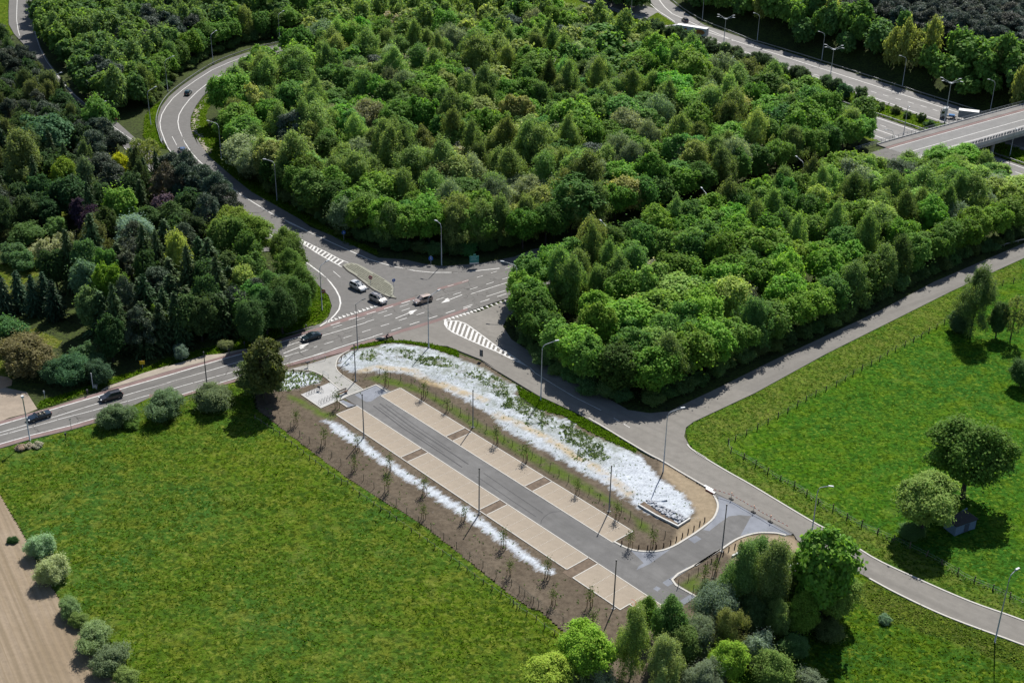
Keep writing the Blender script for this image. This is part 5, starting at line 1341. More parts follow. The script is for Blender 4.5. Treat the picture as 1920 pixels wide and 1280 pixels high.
        m2 = MB(); m2.box((-0.10 * L, 0, .985), (0.36 * L, hw * 1.45, 0.03)); m2.build('cabin', BLACK, root)
        for yy in (-.36, .36):
            for xx in (-.05, -.22):
                m2 = MB(); m2.box((xx * L, yy, 1.08), (0.18, 0.46, 0.36), 0, 0, .85); m2.build('seat', plain('cream_leather', (0.45, 0.40, 0.32), 0.6), root)
    for sx in (1, -1):
        for sy in (1, -1): add_wheel(root, sx * L * (0.315 if sx > 0 else 0.30), sy * (hw - 0.10), 0.33, 1.0 if kind != 'suv' else 1.08)
    for sy in (1, -1):
        m2 = MB(); m2.box((xf - .13, sy * hw * .66, .60 * hb / .93 + .08), (0.24, 0.36, 0.14), sy * -0.35); m2.build('headlight', LAMPG, root)
        m2 = MB(); m2.box((xr + .03, sy * hw * .70, .78 * hb / .93), (0.10, 0.26, 0.24)); m2.build('tail_light', TAIL, root)
        m2 = MB(); m2.box((P[0] * L - .25, sy * (hw + .10), hb * 1.02), (0.16, 0.20, 0.14)); m2.build('mirror', paint, root)
    m2 = MB(); m2.box((xf - .03, 0, .42), (0.10, 0.9, 0.18)); m2.build('grille', DARKP, root)
    m2 = MB(); m2.box((xf + .03, 0, .36), (0.02, 0.50, 0.11)); m2.box((xr - .01, 0, .62), (0.02, 0.50, 0.11)); m2.build('number_plate', WHITE, root)
    m2 = MB(); m2.box((0, 0, .22), (L * .9, W * .86, .14)); m2.build('underbody', BLACK, root)
    return root
HM = math.atan2(MD.y, MD.x)
def between(a, b): return ((a[0] + b[0]) / 2, (a[1] + b[1]) / 2), d2(a, b)
c_, h_ = between(*[(-88.35,219.5),(-91.03,217.31)])
cab = car(c_, h_, 'dark blue open topped car at the left edge of the main road', car_paint((0.012, 0.03, 0.05)), 'cabrio', 4.5, 1.8, 1.35)
CAB_POS, CAB_H = c_, h_
c_, h_ = between(*[(-76.84,227.28),(-79.54,225.39)])
car(c_, h_, 'dark grey estate car driving on the main road past the sandy footway', car_paint((0.075, 0.075, 0.085), 0.6), 'wagon', 4.5, 1.8, 1.5)
c_, h_ = between(*[(-41.21,254.15),(-44.38,251.78)])
car(c_, h_, 'dark blue coupe on the main road below the corner verge', car_paint((0.018, 0.042, 0.062), 0.5), 'coupe', 4.5, 1.8, 1.38)
c_, h_ = between(*[(-36.7,279.3),(-34.41,277)])
car(c_, h_, 'white off road car with a dark sunroof, behind another at the give way line', car_paint((0.62, 0.63, 0.64), 0.1), 'suv', 4.6, 1.9, 1.68, sunroof=True)
c_, h_ = between(*[(-31.43,272.66),(-29.23,270.67)])
car(c_, h_, 'pale beige off road car with a dark roof waiting first at the give way line', car_paint((0.50, 0.47, 0.44), 0.2), 'suv', 4.6, 1.9, 1.75, roof_mat=car_paint((0.09, 0.085, 0.095), 0.5))
c_, h_ = between(*[(-18.67,272.9),(-21.82,270.49)])
car(c_, h_, 'beige brown hatchback on the main road in the middle of the junction', car_paint((0.50, 0.40, 0.34), 0.3), 'suv', 4.5, 1.85, 1.58)
c_, h_ = between(*[(-107.07,420.9),(-106.87,426.93)])
car(c_, h_, 'dark green car driving up round the ramp bend', car_paint((0.010, 0.05, 0.045), 0.3), 'hatch', 4.3, 1.8, 1.5)
c_, h_ = between(*[(-95.31,366.33),(-97.48,370.81)])
car(c_, h_, 'silver grey car with a blue tinted roof partly behind the pines on the ramp', car_paint((0.20, 0.21, 0.24), 0.5), 'hatch', 4.3, 1.8, 1.5, roof_mat=car_paint((0.03, 0.09, 0.25), 0.3))
c_, h_ = between(*[(70.32,555.33),(69.52,558.24)])
car(c_, h_, 'small dark car half hidden behind the white lorry', car_paint((0.05, 0.045, 0.06), 0.4), 'suv', 4.3, 1.8, 1.6, z=ZM + 0.01)

def lorry(a, b, label, trailer_len, th, trailer_mat, z, deco=False, low=False):
    c, hd = between(a, b)
    L = math.hypot(a[0] - b[0], a[1] - b[1])
    root = empty('lorry', (b[0], b[1], z), hd, label, 'lorry', 'lorries on the motorway')   # origin at the nose, x forward
    cabm = car_paint((0.66, 0.68, 0.70), 0.0)
    mb = MB()
    prof = [(0.0, 0.5), (0.0, 1.5), (-0.25, 2.6), (-0.7, 3.35), (-2.2, 3.7), (-2.2, 0.9), (-1.9, 0.5)]
    vs = [(x, -1.2, zz) for x, zz in prof] + [(x, 1.2, zz) for x, zz in prof]
    n = len(prof)
    mb.add(vs, [tuple(range(n)), tuple(range(2 * n - 1, n - 1, -1))] + [(i, n + i, n + (i + 1) % n, (i + 1) % n) for i in range(n)])
    cb = mb.build('cab', cabm, root)
    m2 = MB(); m2.add([(-0.01, -1.1, 1.62), (-0.01, 1.1, 1.62), (-0.26, 1.1, 2.62), (-0.26, -1.1, 2.62)], [(0, 1, 2, 3)])
    m2.v = [(x + 0.03, y, z_) for x, y, z_ in m2.v]; m2.build('windscreen', GLASS, cb)
    for sy in (1, -1):
        m2 = MB(); m2.box((-0.85, sy * 1.2, 2.05), (0.9, 0.04, 0.8)); m2.build('side_window', GLASS, cb)
        m2 = MB(); m2.box((0.0, sy * 1.35, 2.2), (0.15, 0.25, 0.7)); m2.build('mirror', DARKP, cb)
        m2 = MB(); m2.box((0.02, sy * 0.85, 0.85), (0.06, 0.45, 0.22)); m2.build('headlight', LAMPG, cb)
    m2 = MB(); m2.box((0.02, 0, 1.15), (0.05, 1.5, 0.5)); m2.build('grille', DARKP, cb)
    m2 = MB(); m2.box((-3.4, 0, 0.85), (3.6, 1.0, 0.35)); m2.build('chassis', DARKP, root)
    if low:
        m2 = MB(); m2.tube([(-3.1, -1.0, 0.85), (-4.6, -1.0, 0.85)], 0.33, 8); m2.build('tank', STEEL, root)
        m2 = MB(); m2.box((-3.6, 0.2, 1.2), (2.0, 1.4, 0.5)); m2.build('coupling', car_paint((0.05, 0.22, 0.55), 0.1), root)
    x0 = -2.6 if not low else -5.6
    m2 = MB(); m2.box((x0 - trailer_len / 2, 0, 1.15 + th / 2), (trailer_len, 2.5, th)); tr = m2.build('trailer', trailer_mat, root)
    m2 = MB(); m2.box((x0 - trailer_len / 2, 0, 1.15 + th + 0.03), (trailer_len + 0.04, 2.54, 0.06)); m2.build('trailer_roof', WHITE, tr)
    m2 = MB(); m2.box((x0 - trailer_len - 0.02, 0, 1.15 + th / 2), (0.04, 2.3, th * 0.92)); m2.build('rear_door', plain('lorry_door', (0.35, 0.38, 0.42), 0.5), tr)
    m2 = MB(); m2.box((x0 - trailer_len / 2, 0, 1.0), (trailer_len, 1.0, 0.3)); m2.build('trailer_frame', DARKP, root)
    for xx in (-1.1, -4.4, x0 - trailer_len + 1.4, x0 - trailer_len + 2.7, x0 - trailer_len + 4.0):
        for sy in (1, -1): add_wheel(root, xx, sy * 1.1, 0.33, 1.5)
    if deco:
        m2 = MB()
        for col_, w_, zz in ((0, 0.9, 2.9),): pass
        for i, (cc, zz, ww) in enumerate((((0.45, 0.07, 0.01), 3.05, 0.8), ((0.60, 0.42, 0.02), 2.65, 1.1), ((0.06, 0.30, 0.05), 2.25, 1.2))):
            m2 = MB(); m2.box((x0 - trailer_len * 0.32, 1.27, zz), (ww, 0.02, 0.42)); m2.build('emblem_band', plain('emblem_colour', cc, 0.5), tr)
        m2 = MB()
        for t in np.linspace(0, 2 * np.pi, 20)[:-1]: pass
        pts = [(x0 - trailer_len * 0.78 + 2.3 * math.cos(t), 1.265, 2.5 + 1.05 * math.sin(t)) for t in np.linspace(0, 2 * math.pi, 22)[:-1]]
        m2.add(pts, [tuple(range(len(pts)))]); m2.build('brown_picture', plain('brown_print', (0.36, 0.15, 0.05), 0.5, var=0.4, scale=0.8), tr)
        m2 = MB()
        for k in range(9): m2.box((x0 - 1.4 - 0.32 * k, 1.262, 2.9), (0.2, 0.02, 0.42 if k % 3 else 0.6))
        m2.build('lettering', plain('grey_blue_print', (0.16, 0.24, 0.33), 0.5), tr)
    return root
a_, b_ = [(75.06,530.2),(62.3,537.65)]
lorry(a_, b_, 'white lorry with a brown picture on its trailer driving along the motorway', 13.0, 2.9, plain('white_tarpaulin', (0.55, 0.60, 0.66), 0.5, var=0.06), ZM + 0.01, deco=True)
a_, b_ = [(147.89,431.48),(142.24,433.56)]
lorry(a_, b_, 'tractor lorry with a long gap and a grey trailer partly behind the bridge', 6.4, 2.3, plain('grey_tarpaulin', (0.30, 0.33, 0.36), 0.6, var=0.08), ZM + 0.01, low=True)

# ------------------------------------------------------------------ people
def skinned(name, pts, edges, rad, mats, parent=None, loc=(0, 0, 0), rz=0, sub=1):
    me = bpy.data.meshes.new(name); me.from_pydata(pts, edges, [])
    o = bpy.data.objects.new(name, me); col.objects.link(o)
    sk = o.modifiers.new('skin', 'SKIN')
    for i, v in enumerate(me.skin_vertices[0].data):
        r_ = rad[i]; v.radius = (r_, r_)
    me.skin_vertices[0].data[0].use_root = True
    ss = o.modifiers.new('sub', 'SUBSURF'); ss.levels = sub; ss.render_levels = sub
    dg = bpy.context.evaluated_depsgraph_get()
    m2 = bpy.data.meshes.new_from_object(o.evaluated_get(dg))
    bpy.data.objects.remove(o)
    m2.name = name
    m2.materials.clear()
    for m in mats: m2.materials.append(m)
    n = bpy.data.objects.new(name, m2); col.objects.link(n)
    n.location = loc; n.rotation_euler = (0, 0, rz)
    if parent: n.parent = parent
    return n
SKIN = plain('skin', (0.40, 0.25, 0.18), 0.6, var=0.05)
HAIR = plain('dark_hair', (0.02, 0.016, 0.014), 0.7)
def head_on(root, c, hair=HAIR, f=1):
    bm = bmesh.new(); bmesh.ops.create_uvsphere(bm, u_segments=14, v_segments=10, radius=0.11)
    for v in bm.verts:
        v.co.z *= 1.22
        if v.co.x > 0.09: v.co.x *= 1.06
        if v.co.x > 0.095 and abs(v.co.y) < 0.03 and -0.03 < v.co.z < 0.03: v.co.x += 0.025
    me = bpy.data.meshes.new('head'); bm.to_mesh(me); bm.free(); me.materials.append(SKIN)
    h = bpy.data.objects.new('head', me); col.objects.link(h); h.parent = root; h.location = c
    m2 = MB()
    for sy in (1, -1): m2.box((0.108, sy * 0.04, 0.01), (0.02, 0.028, 0.016))
    m2.box((0.106, 0, -0.065), (0.02, 0.05, 0.012)); m2.build('face', HAIR, h)
    bm = bmesh.new(); bmesh.ops.create_uvsphere(bm, u_segments=14, v_segments=10, radius=0.122)
    bmesh.ops.delete(bm, geom=[v for v in bm.verts if v.co.z < -0.03 or (v.co.x > 0.05 and v.co.z < 0.05)], context='VERTS')
    for v in bm.verts: v.co.z *= 1.2
    me = bpy.data.meshes.new('hair'); bm.to_mesh(me); bm.free(); me.materials.append(hair)
    q = bpy.data.objects.new('hair', me); col.objects.link(q); q.parent = h
def hands(root, L, mat=SKIN):
    for c, a in L:
        m2 = MB(); m2.box((c[0], c[1], c[2]), (0.09, 0.05, 0.04))
        for k in range(4): m2.tube([(c[0] + 0.04, c[1] - 0.03 + 0.02 * k, c[2]), (c[0] + 0.08, c[1] - 0.03 + 0.02 * k, c[2] - 0.01), (c[0] + 0.08 - 0.01 * k % 2, c[1] - 0.03 + 0.02 * k, c[2] - 0.045)], 0.009, 5)
        m2.tube([(c[0], c[1] + 0.03 * a, c[2]), (c[0] + 0.05, c[1] + 0.055 * a, c[2] - 0.02)], 0.011, 5)
        m2.build('hand', mat, root)
def rider(root, shirt, trousers, lean=0.3, seat=0.95):
    z = seat
    pts = [(0, 0, z), (0.12, 0, z + 0.25), (0.12 + lean, 0, z + 0.50), (0.17 + lean, 0, z + 0.60),
           (0.11 + lean, 0.19, z + 0.47), (0.30 + lean, 0.24, z + 0.26), (0.50 + lean, 0.22, z + 0.14),
           (0.11 + lean, -0.19, z + 0.47), (0.30 + lean, -0.24, z + 0.26), (0.50 + lean, -0.22, z + 0.14)]
    ed = [(0, 1), (1, 2), (2, 3), (2, 4), (4, 5), (5, 6), (2, 7), (7, 8), (8, 9)]
    skinned('body', pts, ed, [.16, .15, .15, .06, .07, .05, .04, .07, .05, .04], [shirt], root)
    pts = [(0, 0, z - 0.02), (0.02, 0.10, z - 0.04), (0.42, 0.12, z - 0.15), (0.22, 0.12, z - 0.60), (0.36, 0.12, z - 0.64), (0.02, -0.10, z - 0.04), (0.40, -0.12, z - 0.30), (0.10, -0.12, z - 0.72), (0.24, -0.12, z - 0.76)]
    skinned('trousers', pts, [(0, 1), (1, 2), (2, 3), (3, 4), (0, 5), (5, 6), (6, 7), (7, 8)], [.14, .11, .075, .05, .04, .11, .075, .05, .04], [trousers], root)
    head_on(root, (0.24 + lean, 0, z + 0.76))
    hands(root, [((0.54 + lean, 0.22, z + 0.12), -1), ((0.54 + lean, -0.22, z + 0.12), 1)])
# driver of the open car
pr = empty('person', (CAB_POS[0] + 0.0, CAB_POS[1] + 0.0, 0.0), CAB_H, 'driver in a pale shirt sitting in the open topped car', 'person')
off = Vector((-0.25, 0.36)); off.rotate(Matrix.Rotation(CAB_H, 2)); pr.location = (CAB_POS[0] + off.x, CAB_POS[1] + off.y, 0.10)
rider(pr, plain('pale_shirt', (0.55, 0.50, 0.38), 0.9), plain('dark_trousers', (0.03, 0.03, 0.04), 0.9), 0.0, 0.86)
# cyclist with a long grey faired tail
bp, bh = [(-27.55,252.57)][0], d2([(-28.02,252.55)][0], [(-25.13,253.06)][0])
bk = empty('bicycle', (bp[0], bp[1], 0.245), bh, 'bicycle with a long grey fairing riding at the top of the white bank', 'bicycle')
def bike_wheel(par, x, y, r_=0.34):
    t = MB(); t.tube([(x + r_ * math.cos(a), y, r_ + r_ * math.sin(a)) for a in np.linspace(0, 2 * math.pi, 21)], 0.022, 5)
    w = t.build('wheel', BLACK, par)
    t = MB()
    for a in np.linspace(0, math.pi, 7)[:-1]: t.tube([(x - r_ * math.cos(a), y, r_ - r_ * math.sin(a)), (x + r_ * math.cos(a), y, r_ + r_ * math.sin(a))], 0.004, 3)
    t.build('spokes', STEEL, w)
bike_wheel(bk, 1.75, 0); bike_wheel(bk, 0.45, 0)
mb = MB()
for a, b in (((0.45, 0, .34), (0.95, 0, .32)), ((0.95, 0, .32), (0.78, 0, .88)), ((0.80, 0, .80), (1.50, 0, .86)), ((0.95, 0, .32), (1.52, 0, .78)), ((1.50, 0, .98), (1.75, 0, .34)), ((0.45, 0, .34), (0.80, 0, .80))): mb.tube([a, b], 0.025, 6)
mb.build('frame', DARKP, bk)
mb = MB(); mb.tube([(1.40, -0.26, 1.02), (1.50, -0.1, 1.04), (1.50, 0.1, 1.04), (1.40, 0.26, 1.02)], 0.018, 5); mb.build('handlebar', DARKP, bk)
mb = MB(); mb.box((0.76, 0, .92), (0.28, 0.16, 0.07), 0, 0, .8); mb.build('saddle', BLACK, bk)
mb = MB()
n_ = 12
prof = [(0.55, .20), (0.2, .34), (-0.4, .38), (-1.1, .30), (-1.6, .12)]
vs, fs = [], []
for x, r2 in prof:
    for k in range(n_): vs.append((x, 0.75 * r2 * math.cos(2 * math.pi * k / n_), 0.55 + r2 * math.sin(2 * math.pi * k / n_)))
for i in range(len(prof) - 1):
    for k in range(n_): fs.append((i * n_ + k, i * n_ + (k + 1) % n_, (i + 1) * n_ + (k + 1) % n_, (i + 1) * n_ + k))
fs += [tuple(range(n_)), tuple(len(vs) - 1 - k for k in range(n_))]
mb.add(vs, fs); mb.build('fairing', plain('grey_fairing', (0.10, 0.12, 0.125), 0.35), bk, smooth=True)
bike_wheel(bk, -0.8, 0.0, 0.24)
pr = empty('person', (0, 0, 0), bh, 'cyclist in dark clothes riding the faired bicycle', 'person')
o2 = Vector((0.76, 0)); o2.rotate(Matrix.Rotation(bh, 2)); pr.location = (bp[0] + o2.x, bp[1] + o2.y, 0.245)
rider(pr, plain('dark_violet_jacket', (0.035, 0.025, 0.045), 0.9), plain('black_trousers', (0.015, 0.015, 0.018), 0.9), 0.22, 0.95)

# ------------------------------------------------------------------ fences
def post_fence(name, pts, label, step, h, pmat, rad=0.05, wires=(0.5, 0.9), wmat=None, cat='fence', tilt=0.06, mesh_panel=None, group=None, smooth=True, z=0.05):
    pts = smooth_line(pts, 3) if smooth else pts
    o = pts[0]
    root = empty(name, (o[0], o[1], z), 0, label, cat, group)
    loc = [(p[0] - o[0], p[1] - o[1]) for p in pts]
    data = None
    for x, y, a in resample(loc, step):
        if data is None:
            mb = MB(); mb.tube([(0, 0, -0.1), (0, 0, h)], [rad, rad * 0.85], 6); p = mb.build('post', pmat, root); data = p.data
        else:
            p = bpy.data.objects.new('post', data); col.objects.link(p); p.parent = root
        p.location = (x, y, 0); p.rotation_euler = (rnd.gauss(0, tilt), rnd.gauss(0, tilt), rnd.uniform(0, 3)); p.scale = (1, 1, rnd.uniform(.88, 1.1))
    if wires:
        mb = MB()
        for zz in wires: mb.tube([(x, y, zz) for x, y in loc], 0.012, 3)
        mb.build('wire', wmat or STEEL, root)
    if mesh_panel:
        mb = MB()
        for x, y, a in resample(loc, 0.6): mb.tube([(x, y, 0.05), (x, y, h)], 0.006, 3, cap=False)
        for zz in np.arange(0.1, h, 0.3): mb.tube([(x, y, zz) for x, y in loc], 0.006, 3, cap=False)
        tag(mb.build('wire_mesh', mesh_panel, root), kind='stuff')
    return root
FENC = plain('fence_dark_green', (0.06, 0.065, 0.05), 0.6)
post_fence('wire_mesh_fence', [(-34.32,237.5),(-31.53,238.08),(-28.68,237.58),(-25.48,237.17),(-22.63,235.41),(-19.92,233.83),(-17.72,231.66),(-15.72,229.42),(-13.67,227.15)] + [(-5.92,218.44),(-3.67,216.12),(-1.7,213.95),(-0.19,211.86),(1.97,209.61),(4.01,207.63),(5.93,205.29),(7.82,202.91),(9.76,200.56),(11.82,198.29),(13.85,196.12),(15.78,194.11),(17.76,192.14),(19.69,190.06)] + [(19.61,189.92),(21.67,187.89),(23.54,185.87),(25.46,183.9),(27.85,183.53)], 'dark wire mesh fence between the upper bays and the white bank', 2.55, 1.55, FENC, 0.055, (1.5, 0.1), FENC, tilt=0.02, mesh_panel=FENC)
post_fence('wire_mesh_fence', [(-43.85,218.51),(-40.53,215.05)] + [(-40.1,214.43),(-38,211.97)] + [(-32.04,206.02),(-30.01,203.26),(-26.16,199.47),(-24.09,196.98),(-20.1,192.42),(-18.04,189.8),(-16.12,187.49)] + [(-6.39,177.03),(-4.44,174.95),(-2.46,172.56),(-0.66,170.89),(1.4,168.92),(3.42,166.21),(5.33,164.2)] + [(1.55,168.2),(3.37,166.47),(5.16,163.9),(9.32,159.97),(10.86,157.33)], 'thin wire mesh fence across the bare soil below the bays', 3.3, 1.5, FENC, 0.055, (1.45, 0.1), FENC, tilt=0.02, mesh_panel=FENC)
post_fence('wire_mesh_fence', [(26.99,170.47),(28.31,171.64),(30.46,173.65),(32.6,175.92),(34.28,177.75)], 'short wire mesh fence beside the kerb of the entrance', 2.4, 1.6, FENC, 0.055, (1.5, 0.1), FENC, tilt=0.02, mesh_panel=FENC, smooth=False)
post_fence('wire_mesh_fence', [(26.98,170.36),(29.29,168.96),(31.05,166.8)], 'short wire mesh fence turning off under the willows', 2.6, 1.6, FENC, 0.055, (1.5, 0.1), FENC, tilt=0.02, mesh_panel=FENC, smooth=False)
post_fence('post_and_wire_fence', [(-48.82,219.34),(-47.19,217.75),(-45.52,215.86),(-43.76,214.31)] + [(-30.48,198.83),(-28.97,198.11),(-27.29,195.72),(-25.63,193.76),(-23.98,191.99),(-22.46,190.21),(-20.7,188.8),(-19.02,186.84),(-17.42,185.09)] + [(-7.62,174.52),(-5.97,172.47),(-4.35,170.68),(-2.66,168.92),(-1.17,167.34),(0.45,165.7),(2.15,164.01)] + [(0.45,165.3),(2.26,163.31),(3.85,161.94),(5.38,159.88),(6.98,158.47),(8.55,156.67),(10.19,153.71)], 'row of dark stakes along the meadow edge', 2.05, 1.15, WOOD, 0.085, (0.85,), STEEL, tilt=0.05)
post_fence('post_and_wire_fence', fence_line[:14], 'weathered post and wire fence along the upper edge of the bright meadow', 3.2, 1.35, WOOD, 0.11, (0.6, 1.05))
post_fence('post_and_wire_fence', fence_line[13:], 'weathered post and wire fence above the ditch by the side road', 3.0, 1.4, WOOD, 0.115, (0.6, 1.05))

# ------------------------------------------------------------------ small things round the car park
bol = None
def bollard(p, group, label):
    global bol
    if bol is None:
        mb = MB(); mb.tube([(0, 0, 0), (0, 0, 0.95)], 0.10, 8); bol = mb.build('wooden_bollard', REDWOOD); o = bol
    else:
        o = bol.copy(); col.objects.link(o)
    o.location = (p[0], p[1], 0.08); o.rotation_euler = (rnd.gauss(0, .04), rnd.gauss(0, .04), 0)
    tag(o, label, 'bollard', group)
ORD = ('first', 'second', 'third', 'fourth', 'fifth', 'sixth', 'seventh', 'eighth', 'ninth', 'tenth', 'eleventh', 'twelfth', 'thirteenth', 'fourteenth', 'fifteenth', 'sixteenth', 'seventeenth', 'eighteenth', 'nineteenth', 'twentieth')
for i, p in enumerate([(18.74,181.3),(21.43,180.24),(22.89,180.16),(24.36,180.32),(25.63,180.84),(26.88,181.61),(27.91,182.64),(29.04,183.74),(30.12,184.91),(31.19,185.83),(32.32,187.14),(33.32,188.28)]): bollard(p, 'brown bollards on the inner kerb', ORD[i] + ' brown bollard along the inner kerb of the entrance, counted from the upper bays')
for i, p in enumerate([(38.55,182),(37.4,180.98),(36.3,180.05),(35.23,178.9),(34.17,177.87),(33.06,176.76),(31.88,175.39)]): bollard(p, 'brown bollards on the outer kerb', ORD[i] + ' brown bollard along the outer kerb of the entrance, counted from the side road')
for p, lb in zip([(-44.27,238.03),(-42.71,237.86)], ('short wooden bollard on the small white patch, nearer the roadside tree', 'short wooden bollard on the small white patch, nearer the footpath')): bollard(p, 'bollards by the plaza', lb)
for p, lb in zip([(-35.31,243.93),(-34.69,245.4)], ('short wooden bollard beside the footpath on the white bank, lower one', 'short wooden bollard beside the footpath on the white bank, upper one')): bollard(p, 'bollards by the plaza', lb)

# bench
bn_p = [(-33.32,229.56)][0]; bn_a = d2([(-34.08,230.07)][0], [(-32.81,231.25)][0])
bn = empty('bench', (bn_p[0], bn_p[1], 0.21), bn_a, 'brown wooden bench with a backrest on the cycle plaza', 'bench')
BWOOD = plain('brown_bench_wood', (0.16, 0.075, 0.04), 0.8, var=0.25)
for k in range(3):
    mb = MB(); mb.box((0, -0.2 + 0.17 * k, 0.46), (2.4, 0.13, 0.05)); mb.build('seat_plank', BWOOD, bn)
for k in range(2):
    mb = MB(); mb.box((0, 0.30 + 0.03 * k, 0.68 + 0.2 * k), (2.4, 0.05, 0.14)); mb.build('back_plank', BWOOD, bn)
for sx in (-0.9, 0.9):
    mb = MB(); mb.box((sx, 0, 0.22), (0.1, 0.5, 0.44)); mb.box((sx, 0.28, 0.55), (0.08, 0.07, 0.75)); mb.build('leg', STEEL, bn)
# bicycle stands
def stand(p, a, label):
    root = empty('bicycle_stand', (p[0], p[1], 0.2), a, label, 'bicycle stand', 'hoop bicycle stands on the slab square')
    mb = MB(); mb.tube([(-0.38, 0, 0), (-0.38, 0, 0.62), (-0.25, 0, 0.80), (0.25, 0, 0.80), (0.38, 0, 0.62), (0.38, 0, 0)], 0.03, 6); mb.build('hoop', DARKP, root)
    mb = MB(); mb.tube([(-0.38, 0, 0.4), (0.38, 0, 0.4)], 0.02, 5); mb.build('crossbar', DARKP, root)
sa = d2([(-41.49,229.3)][0], [(-36.86,224.14)][0])
for i, p in enumerate([(-37.28,225.7),(-36.79,226.31),(-36.3,226.84),(-35.85,227.38),(-35.37,227.99),(-34.95,228.56)]): stand(p, sa, ORD[i] + ' hoop from the left in the near row of bicycle stands')
for i, p in enumerate([(-40.14,229.34),(-39.68,229.82),(-39.22,230.26),(-38.75,230.73),(-38.29,231.25)]): stand(p, sa, ORD[i] + ' hoop from the left in the far row of bicycle stands')
cp = [(-37.81,230.66)][0]
bq = empty('bicycle', (cp[0], cp[1], 0.2), sa + 0.2, 'black bicycle parked between the hoops on the slab square', 'bicycle')
bike_wheel(bq, 0.52, 0); bike_wheel(bq, -0.52, 0)
mb = MB()
for a, b in (((-0.52, 0, .34), (0, 0, .30)), ((0, 0, .30), (-0.18, 0, .86)), ((-0.16, 0, .80), (0.36, 0, .84)), ((0, 0, .30), (0.38, 0, .76)), ((0.34, 0, .98), (0.52, 0, .34)), ((-0.52, 0, .34), (-0.16, 0, .80))): mb.tube([a, b], 0.03, 6)
mb.build('frame', BLACK, bq)
mb = MB(); mb.tube([(0.28, -0.28, 1.0), (0.34, 0, 1.03), (0.28, 0.28, 1.0)], 0.02, 5); mb.build('handlebar', BLACK, bq)
mb = MB(); mb.box((-0.2, 0, .92), (0.28, 0.18, 0.08)); mb.build('saddle', BLACK, bq)
mb = MB(); mb.box((-0.5, 0, .85), (0.42, 0.36, 0.3)); mb.build('luggage_box', BLACK, bq)
# low barrier and railing on the footpath
for (a, b), lb in (([(-40.86,242.78),(-38.52,243.82)], 'low pale hoop barrier at the mouth of the footpath'), ([(-38.22,237.38),(-36.98,236.12)], 'low pale hoop barrier beside the small white patch')):
    o = empty('hoop_barrier', (a[0], a[1], 0.2), d2(a, b), lb, 'barrier'); L_ = math.hypot(b[0] - a[0], b[1] - a[1])
    mb = MB(); mb.tube([(0, 0, 0), (0, 0, 0.85), (0.1, 0, 0.95), (L_ - 0.1, 0, 0.95), (L_, 0, 0.85), (L_, 0, 0)], 0.035, 6); mb.build('hoop', GRAYP, o)
    mb = MB(); mb.tube([(0, 0, 0.5), (L_, 0, 0.5)], 0.028, 6); mb.build('rail', GRAYP, o)
o = empty('info_sign', [(-41.75,240.64)][0] + (0.2,), R(-60), 'dark post sign with a flat top near the footpath mouth', 'sign')
mb = MB(); mb.tube([(0, 0, 0), (0, 0, 1.0)], 0.06, 6); mb.build('post', DARKP, o)
mb = MB(); mb.box((0, 0, 1.1), (0.35, 0.8, 0.3)); mb.build('panel', DARKP, o)
# barrier across the entrance
tp = [(36.07,196.47),(38.76,195.03),(42.06,191.16),(44.52,188.38)]
TAPE = plain('white_tape', (0.75, 0.72, 0.70), 0.6); TAPER = plain('red_tape', (0.55, 0.08, 0.05), 0.6)
for i, lb in ((1, 'left beacon'), (2, 'middle beacon'), (3, 'right beacon')):
    x, y = tp[i]
    b_ = empty('barrier_post', (x, y, 0.24), 0, lb + ' on a dark foot holding the tape across the entrance', 'barrier post', 'barrier posts across the entrance')
    mb = MB(); mb.box((0, 0, 0.06), (0.85, 0.42, 0.12), R(-48)); mb.build('foot', BLACK, b_)
    mb = MB(); mb.tube([(0, 0, 0.1), (0, 0, 1.15)], 0.035, 6); mb.build('post', DARKP, b_)
    mb = MB(); mb.tube([(0, 0, 1.15), (0, 0, 1.38)], 0.09, 8); mb.build('lamp', plain('orange_lamp', (0.60, 0.22, 0.08), 0.4), b_)
tape = empty('barrier_tape', (tp[0][0], tp[0][1], 0.24), 0, 'red and white tape stretched across the car park entrance', 'tape')
mw_, mr_ = MB(), MB()
tl = [(p[0] - tp[0][0], p[1] - tp[0][1]) for p in tp + [(47.03,185.88)]]
for i, (x, y, a) in enumerate(resample(tl, 0.42)):
    (mw_ if i % 2 else mr_).box((x, y, 0.95 + 0.04 * math.sin(i)), (0.42, 0.02, 0.12), a)
mw_.build('white_stripes', TAPE, tape); mr_.build('red_stripes', TAPER, tape)
bb = [(35.39,197.29)][0]
fb = empty('barrier_fence', (bb[0], bb[1], 0.2), R(-48), 'two white fence boards lying by the corner of the entrance kerb', 'barrier')
for dx, dy, zz in ((0, 0, 0.25), (-0.9, 0.55, 0.18)):
    mb = MB(); mb.box((dx, dy, zz), (2.0, 0.45, 0.07)); mb.build('board', WHITE, fb)
mb = MB(); mb.box((0, -0.25, 0.12), (1.9, 0.06, 0.12)); mb.build('red_edge', TAPER, fb)
